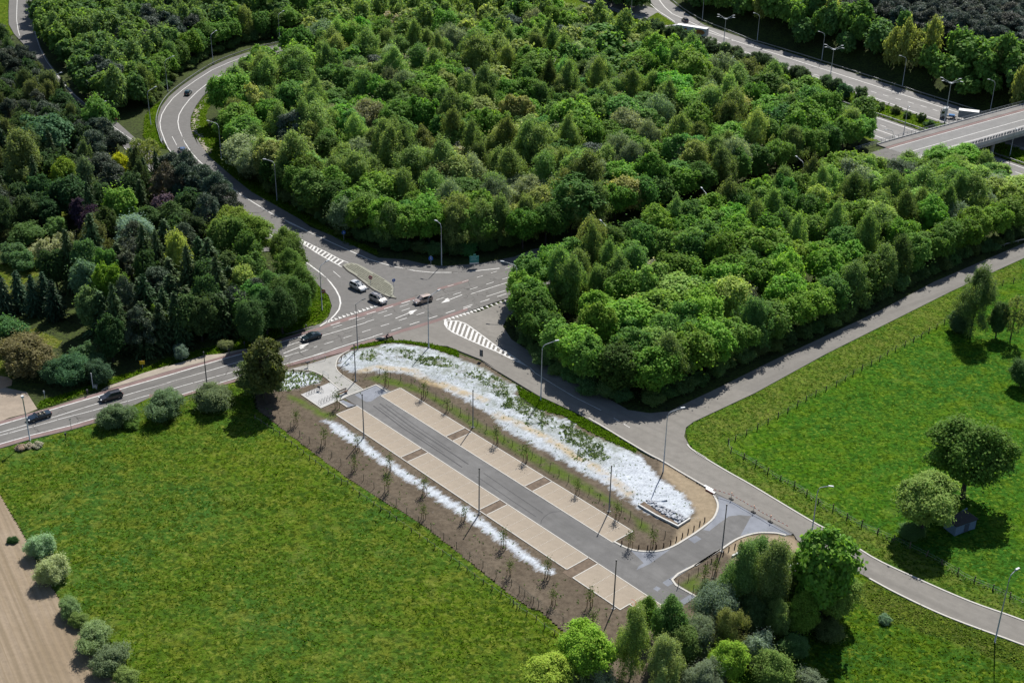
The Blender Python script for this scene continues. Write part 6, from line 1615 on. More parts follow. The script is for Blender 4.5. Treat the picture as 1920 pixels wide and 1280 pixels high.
# stone lined inlets
def inlet(pts, label, wallpts, bed, seed):
    c = np.array(pts).mean(0)
    root = empty('drain_inlet', (c[0], c[1], 0.0), 0, label, 'drain')
    loc = lambda L: [(p[0] - c[0], p[1] - c[1]) for p in L]
    mb = MB(); mb.ribbon(loc(wallpts), 0.28, 0.0, 0.62); mb.build('wall', plain('inlet_concrete', (0.62, 0.62, 0.60), 0.9), root)
    mb = MB(); mb.poly(loc(bed), 0.50); mb.build('bed', EARTH, root)
    P = scatter(pts, 130, seed); mb = MB()
    for x, y in P: mb.box((x - c[0], y - c[1], 0.58), (rnd.uniform(.3, .6), rnd.uniform(.25, .5), rnd.uniform(.15, .35)), rnd.uniform(0, 3), 0, .7)
    tag(mb.build('stones', STONE, root), kind='stuff')
inlet([(23.49,193.65),(24.31,194.22),(27.01,191.59),(29.68,189.28),(30.21,188.51),(28.7,187.17),(26.11,190.1)], 'stone lined drain inlet at the tip of the white bank', [(22.32,192.53),(25.13,189.42),(28.54,186.34),(30.83,188.66)], [(22.57,192.67),(23.4,193.51),(28.69,187.04),(28.35,186.65),(25.45,189.56)], 5)
inlet([(39.08,180.21),(40.45,179.51),(40.85,178.3),(39.56,177.54),(38.2,178.23),(37.35,178.45)], 'small stone lined drain outlet beside the entrance under the trees', [(36.58,178.19),(38.93,180.2),(40.83,178.16)], [(38.89,179.96),(40.53,178.15),(38.68,177.52)], 6)
# shed under the big field oak
sp = [(76.41,187.4)][0]
sh = empty('shed', (sp[0], sp[1], 0.05), R(28), 'blue grey field shed with a dark roof in the shade of the big oak', 'shed')
SHEDW = plain('blue_grey_boards', (0.16, 0.24, 0.36), 0.7)
mb = MB(); mb.box((0, 0, 1.05), (4.6, 2.6, 2.1)); mb.build('wall', SHEDW, sh)
mb = MB(); mb.box((0, 0, 2.2), (5.0, 3.0, 0.14)); mb.build('roof', plain('dark_shed_roof', (0.03, 0.03, 0.035), 0.7), sh)
mb = MB(); mb.box((0.2, -1.33, 0.95), (1.0, 0.06, 1.8)); mb.build('door', plain('shed_door', (0.06, 0.08, 0.12), 0.7), sh)
for k in range(9):
    mb = MB(); mb.box((-2.1 + 0.52 * k, -1.32, 1.05), (0.05, 0.03, 2.0)); mb.build('batten', SHEDW, sh)
mb = MB(); mb.box((2.6, 1.9, 1.9), (1.8, 0.15, 0.25), 0.2); mb.build('beam', SHEDW, sh)
mb = MB(); mb.box((-2.9, 1.9, 2.1), (1.4, 0.15, 0.2), 0.2); mb.build('beam', SHEDW, sh)

# ------------------------------------------------------------------ trees
def unit(v): return v / np.maximum(np.linalg.norm(v, axis=1, keepdims=True), 1e-9)
def leaves(r, P, Nn, size, asp=0.62, jit=0.55, along=None):
    """one diamond leaf clump per point, facing roughly along Nn"""
    n = len(P)
    nn = unit(Nn + jit * r.normal(size=(n, 3)))
    ref = along if along is not None else r.normal(size=(n, 3))
    t = unit(np.cross(nn, np.cross(ref, nn)) + 1e-6)
    b = np.cross(nn, t)
    s = np.broadcast_to(size, (n,)) * (0.65 + 0.7 * r.random(n))
    t = t * s[:, None]; b = b * (s * asp)[:, None]
    fold = nn * (s * 0.18)[:, None]
    V = np.stack([P - t, P - b - fold * 0.5, P + t, P + b - fold * 0.5], 1).reshape(-1, 3)
    return V
def sph(r, n, zmin=-1.0):
    z = zmin + (1 - zmin) * r.random(n); a = 2 * np.pi * r.random(n); q = np.sqrt(np.maximum(0, 1 - z * z))
    return np.stack([q * np.cos(a), q * np.sin(a), z], 1)
def crown_from_lobes(r, C, Rr, n_total, size, asp=0.62, jit=0.5, zmin=-0.45, squash=1.0, droop=0.0, inner=0.12, loose=0.35):
    w = Rr ** 2; cnt = np.maximum(6, (n_total * w / w.sum()).astype(int))
    Ps, Ns = [], []
    mid = C.mean(0)
    for c, q, k in zip(C, Rr, cnt):
        d = sph(r, k, zmin)
        rad = q * (0.62 + 0.48 * r.random(k)) * (1 - 0.6 * (r.random(k) < inner)) * (1 + loose * (r.random(k) < 0.12))
        p = c + (d * (0.72 + 0.56 * r.random(3))) * rad[:, None] * np.array([1, 1, squash])
        Ps.append(p); Ns.append(d * 0.55 + unit(np.array([c - mid]))[0] * 0.25 + np.array([0, 0, 0.55]))
    P = np.concatenate(Ps); Nn = np.concatenate(Ns)
    al = None
    if droop: al = np.array([[0, 0, -1.0]]) * droop + 0.5 * r.normal(size=(len(P), 3))
    return leaves(r, P, unit(Nn), size, asp, jit, al)
def trunk_mesh(r, h, rad, top, limbs, spread):
    mb = MB()
    pts = [(0, 0, -0.3)]
    x = y = 0.0
    for k in range(1, 6):
        x += r.normal() * 0.10; y += r.normal() * 0.10; pts.append((x, y, h * top * k / 5))
    mb.tube(pts, [rad * 1.25, rad, rad * .85, rad * .7, rad * .5, rad * .3], 8)
    for i in range(limbs):
        a = 2 * math.pi * (i / limbs) + r.random() * 0.8; z = h * top * (0.35 + 0.5 * r.random()); L = spread * (0.5 + 0.5 * r.random())
        p0 = Vector((x * z / (h * top), y * z / (h * top), z))
        p1 = p0 + Vector((math.cos(a) * L * .5, math.sin(a) * L * .5, L * .35)); p2 = p0 + Vector((math.cos(a) * L, math.sin(a) * L, L * .85))
        mb.tube([p0, p1, p2], [rad * .38, rad * .25, rad * .1], 5)
    me = bpy.data.meshes.new('trunk'); me.from_pydata(mb.v, [], mb.f); me.materials.append(BARK)
    return me
def ellipsoid_lobes(r, k, Rx, Rz, zc, f0, f1, zmin=-0.35, out=0.78):
    d = sph(r, k, zmin)
    # push lobes apart
    for _ in range(12):
        D = d[:, None] - d[None]; L = np.linalg.norm(D, axis=2) + 1e-6
        d = unit(d + 0.02 * (D / L[..., None] ** 3).sum(1) * (1.0)); d[:, 2] = np.maximum(d[:, 2], zmin); d = unit(d)
    q = Rx * (f0 + (f1 - f0) * r.random(k))
    k_ = out + 0.22 * r.random(k)
    C = d * np.stack([(Rx - q * .6) * k_, (Rx - q * .6) * k_, (Rz - q * .6) * k_], 1)
    C[:, 2] += zc
    return C, q
def wobble(r, C):
    """uneven outline: the crown reaches farther out on some sides and heights than on others"""
    a = np.arctan2(C[:, 1], C[:, 0]); p = r.random(4) * 6.283
    k = 1 + 0.20 * np.sin(2 * a + p[0]) + 0.14 * np.sin(3 * a + p[1] + C[:, 2] * 0.5) + 0.10 * np.sin(5 * a + p[2])
    D = C.copy(); D[:, :2] *= k[:, None]; D[:, 2] += 0.45 * np.sin(2 * a + p[3]) * (C[:, 2] > 5)
    return D
def make_crown(kind, seed, fine=1.0):
    """crowns are built 10 m tall with a 4 m radius (conifers and bushes too) and scaled per tree"""
    r = np.random.default_rng(seed)
    if kind == 'oak':
        C, q = ellipsoid_lobes(r, 78, 4.3, 4.2, 5.8, 0.13, 0.27, -0.4, 0.62)
        C = wobble(r, C); C = np.vstack([C, [[0, 0, 5.4]]]); q = np.append(q, 3.1)
        V = crown_from_lobes(r, C, q, int(12500 * fine), 0.21 / fine ** .5, 0.75, 0.34)
    elif kind == 'alder':
        C, q = ellipsoid_lobes(r, 84, 4.1, 4.9, 5.2, 0.11, 0.24, -0.6, 0.58)
        C = wobble(r, C); C = np.vstack([C, [[0, 0, 5.6], [0, 0, 3.6]]]); q = np.append(q, [2.7, 2.4])
        V = crown_from_lobes(r, C, q, int(12500 * fine), 0.20 / fine ** .5, 0.7, 0.38)
    elif kind == 'birch':
        k = 74; t = r.random(k) ** 0.8; z = 2.0 + 7.7 * t; rr = 4.2 * np.sin(np.pi * (0.18 + 0.80 * t) ** 0.9) ** 0.8 * (0.35 + 0.6 * r.random(k)); a = 2 * np.pi * r.random(k)
        C = np.stack([rr * np.cos(a), rr * np.sin(a), z], 1); q = 0.5 + 0.6 * r.random(k); C = wobble(r, C); C = np.vstack([C, [[0, 0, 6.6], [0, 0, 4.2]]]); q = np.append(q, [1.9, 2.1])
        V = crown_from_lobes(r, C, q, int(12500 * fine), 0.18 / fine ** .5, 0.5, 0.5, -0.8, 1.4, 0.7, 0.3)
    elif kind == 'willow':
        C, q = ellipsoid_lobes(r, 80, 4.2, 4.2, 5.4, 0.12, 0.25, -0.5, 0.6)
        C = wobble(r, C); C = np.vstack([C, [[0, 0, 5.0]]]); q = np.append(q, 3.0)
        V = crown_from_lobes(r, C, q, int(12500 * fine), 0.19 / fine ** .5, 0.40, 0.5, -0.7, 1.1, 0.25)
    elif kind == 'sparse':
        C, q = ellipsoid_lobes(r, 60, 4.0, 4.6, 5.2, 0.08, 0.18, -0.7, 0.55)
        V = crown_from_lobes(r, C, q, int(2600 * fine), 0.20 / fine ** .5, 0.55, 0.9, -1, 1.1)
    elif kind == 'bush':
        C, q = ellipsoid_lobes(r, 58, 4.2, 5.0, 4.4, 0.13, 0.27, -0.75, 0.60)
        C = wobble(r, wobble(r, C)); C = np.vstack([C, [[0, 0, 3.8]]]); q = np.append(q, 2.3)
        V = crown_from_lobes(r, C, q, int(9000 * fine), 0.34 / fine ** .5, 0.30, 0.6, -0.8, 1.3, 0, 0.1, 0.6)
    elif kind == 'open':
        C, q = ellipsoid_lobes(r, 85, 4.1, 4.6, 5.4, 0.09, 0.19, -0.75, 0.50)
        V = crown_from_lobes(r, C, q, int(5200 * fine), 0.25 / fine ** .5, 0.7, 0.5, -0.7, 1.0, 0, 0.1, 0.6)
    elif kind == 'pine':
        k = 40; t = r.random(k); z = 3.4 + 6.3 * t; rr = 3.8 * np.sqrt(np.clip(1.02 - t ** 1.8, 0.03, 1)) * (0.3 + 0.7 * r.random(k) ** .6); a = 2 * np.pi * r.random(k)
        C = np.stack([rr * np.cos(a), rr * np.sin(a), z], 1); q = 0.75 + 0.5 * r.random(k)
        V = crown_from_lobes(r, C, q, int(7500 * fine), 0.34 / fine ** .5, 0.24, 0.6, -0.5, 0.65)
    elif kind == 'spruce':
        Ps, Ns, Al = [], [], []
        for zt in np.arange(0.6, 9.9, 0.42):
            R_ = 4.0 * (1 - zt / 10.3) ** 0.72 * r.uniform(0.82, 1.12) + 0.15
            nb = max(5, int(6 + R_ * 2.6))
            for j in range(nb):
                a = 2 * np.pi * (j + r.random()) / nb; L = R_ * (0.55 + 0.6 * r.random()); m = max(4, int(L * 7 * fine))
                t = (np.arange(m) + r.random(m)) / m
                x = t * L; zz = zt + 0.25 * L * t - 0.42 * L * t * t + 0.12 * r.normal(size=m)
                off = 0.16 * L * (1 - t) * r.normal(size=m) + 0.08 * r.normal(size=m)
                ca, sa = np.cos(a), np.sin(a)
                Ps.append(np.stack([x * ca - off * sa, x * sa + off * ca, zz], 1))
                Ns.append(np.tile([0.25 * ca, 0.25 * sa, 0.9], (m, 1))); Al.append(np.tile([ca, sa, -0.35], (m, 1)))
        P = np.concatenate(Ps)
        V = leaves(r, P, unit(np.concatenate(Ns)), 0.40 / fine ** .5, 0.42, 0.45, np.concatenate(Al))
    F = np.arange(len(V)).reshape(-1, 4)
    mat = {'pine': NEEDLE, 'spruce': NEEDLE, 'birch': LEAF_SOFT, 'willow': LEAF_SOFT, 'sparse': LEAF_SOFT, 'bush': LEAF_SOFT}.get(kind, LEAF)
    return np_mesh('crown', V, F, mat)
CR, TK = {}, {}
for i, k in enumerate(('oak', 'alder', 'birch', 'willow', 'sparse', 'bush', 'pine', 'spruce', 'open')):
    CR[k] = [make_crown(k, 100 + 10 * i + j) for j in range(4 if k in ('oak', 'birch', 'alder') else 3)]
    r = np.random.default_rng(500 + i)
    TK[k] = [trunk_mesh(r, 10, {'bush': 0.10, 'birch': 0.15, 'sparse': .16}.get(k, 0.22), {'pine': .9, 'spruce': .95}.get(k, .72), 0 if k == 'spruce' else 7, {'bush': 2.2, 'sparse': 3.2, 'open': 2.6}.get(k, 3.0)) for j in range(2)]
FINE = {k: [make_crown(k, 300 + 10 * i + j, 1.3 if k == 'open' else 2.6) for j in range(2)] for i, k in enumerate(('oak', 'alder', 'birch', 'willow', 'bush', 'open'))}
COLS = {'oak': (0.060, 0.120, 0.014), 'birch': (0.070, 0.112, 0.028), 'alder': (0.042, 0.092, 0.017), 'willow': (0.088, 0.118, 0.058), 'pine': (0.026, 0.040, 0.024),
        'spruce': (0.026, 0.050, 0.014), 'bush': (0.075, 0.110, 0.042), 'sparse': (0.08, 0.112, 0.030), 'open': (0.060, 0.11, 0.018)}
NAMES = {'oak': 'oak_tree', 'birch': 'birch_tree', 'alder': 'alder_tree', 'willow': 'willow_tree', 'pine': 'pine_tree', 'spruce': 'spruce_tree', 'bush': 'bush', 'sparse': 'bare_tree', 'open': 'oak_tree'}
CATS = {'bush': 'bush'}
trng = np.random.default_rng(77)
placed = []
LK = 2.05
SPARE = {}
COUNT = {}
def tree(kind, x, y, h, rad, label, color=None, group=None, fine=False, name=None, zb=None, var=0.16, bright=1.0):
    root = bpy.data.objects.new(name or NAMES[kind], None)
    root.empty_display_size = 0.3
    col.objects.link(root)
    z = gz(x, y) if zb is None else zb
    root.location = (x, y, z); root.rotation_euler = (0, 0, trng.random() * 6.283)
    root.scale = (rad / 4.0 * trng.uniform(.94, 1.06), rad / 4.0 * trng.uniform(.94, 1.06), h / 10.0)
    root['label'] = label; root['category'] = CATS.get(kind, 'tree')
    if group: root['group'] = group
    src = FINE[kind] if fine and kind in FINE else CR[kind]
    c = bpy.data.objects.new('crown', src[int(trng.integers(len(src)))]); col.objects.link(c); c.parent = root
    b = tuple(bright * v for v in (color or COLS[kind]))
    k = 1 + var * trng.normal(); hs = 1 + 0.10 * trng.normal()
    cc = (LK * 1.06 * b[0] * k * hs, LK * 0.97 * b[1] * k, LK * 1.25 * b[2] * k); top = max(1.0, max(cc) / 0.42)
    c.color = (cc[0] / top, cc[1] / top, cc[2] / top, 1)
    t = bpy.data.objects.new('trunk', TK[kind][int(trng.integers(2))]); col.objects.link(t); t.parent = root
    placed.append((x, y, rad))
    return root
def trees(kind, triples, spec):
    """triples: ground points under the crowns; spec: (height, radius, label, colour[, fine])"""
    for (x, y, *_), s in zip(triples, spec):
        tree(kind, x, y, s[0], s[1], s[2], s[3] if len(s) > 3 else None, fine=len(s) > 4 and s[4])

# specimen trees that can be pointed at ------------------------------------------
trees('oak', [(-131.01,358.89,9),(-117.97,329.86,7),(-97.91,309.64,7),(-121.27,374.32,8),(-66.85,296.44,7.5),(-62.32,292.54,7.5)], [
 (15, 7.6, 'broad bluish green tree, the roundest crown in the garden wood at the left edge', (.040, .088, .034)),
 (12.5, 3.8, 'bright green tree with a bare lower trunk beside a small clearing', (.070, .135, .013)),
 (12.5, 4.2, 'bright yellowish green conical tree in the middle of the garden wood', (.072, .135, .018)),
 (15, 5.5, 'leafy green tree overhanging the slip road at the upper left', (.060, .115, .018)),
 (13, 6.2, 'big light green oak at the edge of the ramp below the pines', (.072, .125, .016), True),
 (12.5, 5.6, 'second light green oak at the ramp edge, next to the hatched taper', (.068, .120, .015), True)])
trees('birch', [(-129.84,333.94,9),(-110.99,326.25,7)], [(17, 6.4, 'tall olive green birch at the left edge of the picture', (.066, .092, .026)), (13, 3.4, 'greyish birch between the bright green tree and the yellow tree', (.070, .100, .042))])
trees('alder', [(-106.84,341.41,6.3)], [(10.5, 3.3, 'bright yellow tree standing out among the dark conifers', (.150, .190, .006))])
trees('sparse', [(-105.1,354.16,6),(-101.53,353.22,6)], [(11, 4.4, 'thinly leafed tree in front of the slip road, left one of two'), (11, 4.2, 'thinly leafed tree in front of the slip road, right one of two')])
for k, ((x, y, z), lb) in enumerate(zip([(-90.96,336.43,9.5),(-85.98,331.56,9.5),(-80.22,322.35,9),(-74.95,316.35,8.5),(-71.8,308.7,8),(-74.33,302.11,8.5),(-84.62,322.15,9),(-115.35,347.71,10),(-89.01,321.95,9)], (
 'dark pine with its top against the silver grey car', 'dark pine beside the ramp just below the silver grey car', 'dark pine along the ramp, third from the bend', 'dark pine along the ramp, fourth from the bend',
 'dark pine next to the light green oaks', 'dark pine left of the light green oaks', 'dark pine in the second row behind the ramp', 'large dark pine left of the yellow tree', 'brownish dark pine below the thinly leafed trees'))):
    tree('pine', x, y, 11.5 if k == 0 else 13.5, 4.2, lb, (.028, .046, .024) if k != 8 else (.042, .046, .022))
for (x, y, z), h_, r_2, lb in zip([(-102.26,338.64,5.5),(-97.09,330.84,5.5),(-94.55,333.6,6)], (12, 12, 13), (2.6, 2.8, 2.6), ('dark slim spruce directly right of the yellow tree', 'dark slim spruce under the thinly leafed trees', 'dark slim spruce left of the ramp pines')):
    tree('spruce', x, y, h_, r_2, lb)
trees('alder', [(-87.19,310.54,7),(-102.78,301.91,6),(-108.19,310.36,6)], [(11, 3.8, 'greyish purple leafed tree among the pines', (.048, .042, .046)), (11, 4.0, 'dark purple beech beside the bluish willow', (.022, .014, .020)), (9.5, 2.8, 'smaller dark purple beech by the clearing', (.030, .022, .030))])
trees('willow', [(-90.81,294.99,7),(-87.88,282.45,7)], [(11.5, 6.0, 'broad bluish grey willow in the middle of the garden wood', (.075, .120, .075)), (11, 3.8, 'smaller bluish grey willow just below the broad one', (.058, .085, .055))])
trees('bush', [(-119.09,301.68,3),(-111.1,291.08,3.5),(-108.16,296.01,3.5),(-118.84,290.34,3),(-115.07,286.61,3),(-113.56,307,3)], [
 (6, 5.0, 'light green shrub mass above the sunny lawn', (.075, .125, .030)), (6.5, 3.6, 'cream flowering shrub above the sunny lawn', (.190, .210, .095)), (6, 3.2, 'pale green shrub right of the cream flowering one', (.10, .135, .06)),
 (5.5, 3.6, 'green shrub at the left edge above the sunny lawn', (.050, .105, .035)), (5, 3.4, 'deep green shrub casting shade on the sunny lawn', (.045, .095, .03)), (5.5, 3.2, 'green shrub below the dark purple beech', (.065, .115, .03))])
for (x, y, z), h_, r_2, lb, c_ in zip([(-96.65,276.07,8),(-90.19,271.22,8),(-86.64,258.77,9),(-93.56,265.43,8),(-89.9,254.29,7),(-65.97,290.4,8),(-61.29,281.99,8),(-58.5,271.39,7.5),(-59.47,266.8,7),(-58.67,257.49,6),(-56.05,260.79,7),(-68.77,288.69,8)], (14, 14, 16, 13.5, 12, 14, 14, 13, 12, 10, 11, 14), (3.4, 3.2, 4.3, 3.8, 3.4, 4.4, 4.2, 4.4, 3.6, 4.0, 4.2, 3.8),
   ('mid green tree above the cone hedge', 'mid green tree rising among the spruces', 'vivid green tree, the brightest crown above the main road spruces', 'bluish tree left of the vivid green one', 'loose green tree low in front of the spruces',
    'green tree next to the hatched taper at the upper end of the wood', 'dense green tree at the curve of the ramp', 'dense green tree near the corner verge', 'light green tree near the corner verge', 'low spreading green tree behind the corner verge', 'green tree closest to the no entry sign', 'green tree left of the light green oaks'),
   ((.05,.105,.03), (.05,.11,.02), (.065,.140,.012), (.065,.11,.05), (.055,.10,.03), (.062,.115,.02), (.055,.11,.018), (.05,.105,.02), (.085,.145,.03), (.055,.11,.018), (.05,.105,.018), (.06,.11,.02))):
    tree('alder', x, y, h_, r_2, lb, c_)
tree('birch', *[(-75.62,276.52,8.5)][0][:2], 14, 4.0, 'yellowish green birch among the dark spruces', (.115, .155, .030))
SPR = [(-100.15,275.23,7),(-103.34,274.4,6),(-96.56,282.1,8),(-90.09,278.57,8),(-85.97,272.1,8),(-84.65,281.05,8),(-80.72,277.44,8),(-80.96,268.72,8),(-76.33,270.32,8),(-80.64,261.22,7),(-78.17,264.33,7.5),(-73.75,260.13,7),(-70.82,265.3,7.5),(-66.91,266.14,7.5),(-63.75,261.85,7),(-62.53,267.7,7.5),(-76.6,286.01,8),(-72.39,282.31,8),(-69.02,277.91,8),(-64.83,276.58,8),(-85.46,263.07,7),(-87.08,253.86,6),(-81.6,253.42,6),(-77.56,254.21,6),(-69.72,257.08,6),(-65.47,257.24,6),(-61.84,254.78,6),(-73.92,254.34,6),(-88.45,286.31,8),(-81.08,286.61,8),(-69.96,248.94,5),(-65.78,251.58,5),(-82.05,247.29,5),(-76.25,246.27,5)]
for i, (x, y, z) in enumerate(SPR):
    if i % 3 == 1:
        tree(('pine', 'alder')[i % 2], x, y, trng.uniform(10, 15), trng.uniform(3.2, 4.4), 'dark crown mixed among the spruces above the main road', ((.028, .044, .020), (.030, .062, .016))[i % 2], group='dark crowns among the spruces'); continue
    tree('spruce', x, y, trng.uniform(9.5, 16.5), trng.uniform(3.4, 4.8), 'tall dark spruce in the dense stand above the main road', group='spruces above the main road')
for (x, y, z), lb in zip([(-108.67,265.13,4),(-104.64,262.88,4.5),(-99.52,260.69,5),(-110.94,262.34,4),(-102.79,264.61,5)], ('dark clipped cone below the sunny lawn, second from the left edge', 'dark clipped cone below the sunny lawn, third from the left edge', 'dark broad cone at the right end of the lawn', 'dark clipped cone at the left edge below the sunny lawn', 'dark cone at the tip of the sunny lawn')):
    tree('spruce', x, y, 9.5, 2.9, lb, (.020, .040, .016))
trees('bush', [(-105.31,248.18,3.5),(-97.6,237.07,4.5),(-87.59,233.63,3.5),(-82.57,233.42,2.8),(-90.33,232.79,3),(-86.59,239.11,3),(-68.4,243.73,1.8),(-59.81,248.14,1.2),(-74.98,251.99,4)], [
 (7, 4.6, 'dark green spreading tree at the left edge above the olive tree', (.040, .080, .022)), (9, 6.6, 'big olive coloured round tree near the driveway', (.105, .118, .045), True), (6.5, 4.4, 'dark laurel hedge behind the main road', (.036, .078, .030), True),
 (5.5, 3.2, 'dark rounded end of the laurel hedge by the white post', (.030, .066, .030), True), (6, 3.4, 'dark shrub between the olive tree and the laurel', (.032, .070, .028), True), (6, 3.4, 'green shrub behind the laurel hedge', (.055, .10, .035)), (3.6, 2.0, 'small bluish round bush under the spruces beside the footway', (.070, .110, .070), True),
 (2.2, 1.8, 'low pale flowering shrub in the verge under the trees', (.10, .14, .05)), (9, 2.8, 'light leafed sapling in front of the spruces', (.065, .115, .018))])
# roadside trees before the meadow
tree('open', *[(-47.55,225.52,6.5)][0][:2], 16.5, 5.6, 'airy tall tree between the main road and the meadow', (.060, .090, .024), fine=True, name='birch_tree')
tree('alder', *[(-49.07,228.91,3)][0][:2], 8.5, 5.4, 'bushy lower growth around the airy roadside tree', (.050, .082, .022), fine=True)
tree('bush', *[(-57.64,223.73,2.6)][0][:2], 5.6, 4.4, 'grey green willow bush beside the airy roadside tree', (.058, .098, .038), fine=True, bright=1.15)
tree('bush', *[(-66.09,220.39,2.8)][0][:2], 6.2, 4.2, 'grey green willow bush, middle of the three beside the main road', (.054, .094, .038), fine=True, bright=1.15)
tree('bush', *[(-74.61,216.49,2.2)][0][:2], 5.0, 3.5, 'smallest grey green bush beside the main road, nearest the open car', (.060, .102, .040), fine=True, bright=1.15)
tree('bush', *[(-71.6,216.64,1)][0][:2], 2.4, 2.2, 'low fresh green scrub between two roadside bushes', (.062, .115, .02))
for (x, y, *_), lb in zip([(-89.66,207.59,0.5),(-88.2,208.1,0.5),(-86.73,208.6,0.5)], ('white flowering low shrub at the foot of the left lamp, left one', 'white flowering low shrub at the foot of the left lamp, middle one', 'white flowering low shrub at the foot of the left lamp, right one')):
    tree('bush', x, y, 1.3, 1.0, lb, (.30, .32, .22))
# bushes between the ploughed field and the meadow
for (x, y, *_), h_, r_2, c_, lb in zip([(-75.7,176.07,2),(-71.64,169.39,2.4),(-66.54,161.16,1.6),(-64.44,158.72,1.2),(-60.81,153.99,2.2),(-57.18,149.12,2),(-53.94,146.1,1.5),(-81.56,179.41,0.4)], (4.4, 5.2, 3.4, 2.6, 4.6, 4.4, 3.2, 1.2), (2.6, 3.0, 2.1, 1.6, 2.9, 2.8, 2.0, 1.0),
    ((.095, .128, .060), (.165, .205, .085), (.085, .125, .042), (.075, .125, .03), (.085, .125, .045), (.095, .130, .055), (.07, .12, .03), (.04, .08, .02)),
    ('grey green bush at the field corner, farthest of the row', 'cream flowering bush in the row beside the ploughed field', 'round green bush in the middle of the field row', 'small fresh green bush in the field row', 'larger green bush in the near half of the field row', 'pale willow bush near the bottom edge', 'leafy bush at the bottom edge beside the ploughed field', 'small dark tuft bush on the field edge')):
    tree('bush', x, y, h_, r_2, lb, c_, fine=True, bright=1.3)
# trees on the right meadow
tree('oak', *[(79.68,196.46,9.5)][0][:2], 16.5, 7.4, 'large dark green oak on the right meadow beside the shed', (.048, .098, .014), fine=True)
tree('oak', *[(69.58,185.64,7)][0][:2], 12, 6.0, 'smaller lighter oak with a leaning trunk in front of the large one', (.082, .130, .026), fine=True)
tree('birch', *[(99.87,260.09,8)][0][:2], 15.5, 4.9, 'tall feathery birch on the right meadow', (.056, .088, .024), fine=True)
tree('bush', *[(97.65,261.59,3)][0][:2], 6.5, 3.0, 'dark shrub at the foot of the feathery birch', (.048, .085, .030), fine=True)
tree('alder', *[(104.96,258.86,4.5)][0][:2], 9.5, 2.5, 'slim dark tree between the two meadow birches', (.040, .075, .020), fine=True)
tree('sparse', *[(107.59,257.35,6.5)][0][:2], 12.5, 3.6, 'sparse birch at the right edge of the meadow', (.07, .105, .03))
tree('alder', *[(103.13,237.02,3)][0][:2], 7, 3.4, 'dark tree cut by the right edge of the picture', (.035, .075, .018), fine=True)
tree('bush', *[(67.69,185.36,1.5)][0][:2], 2.2, 2.6, 'low shrub at the foot of the lighter oak', (.055, .11, .03), fine=True)
tree('bush', *[(57.8,162.4,0.8)][0][:2], 1.7, 1.1, 'small round grey green bush in the near right meadow', (.065, .11, .055), fine=True)
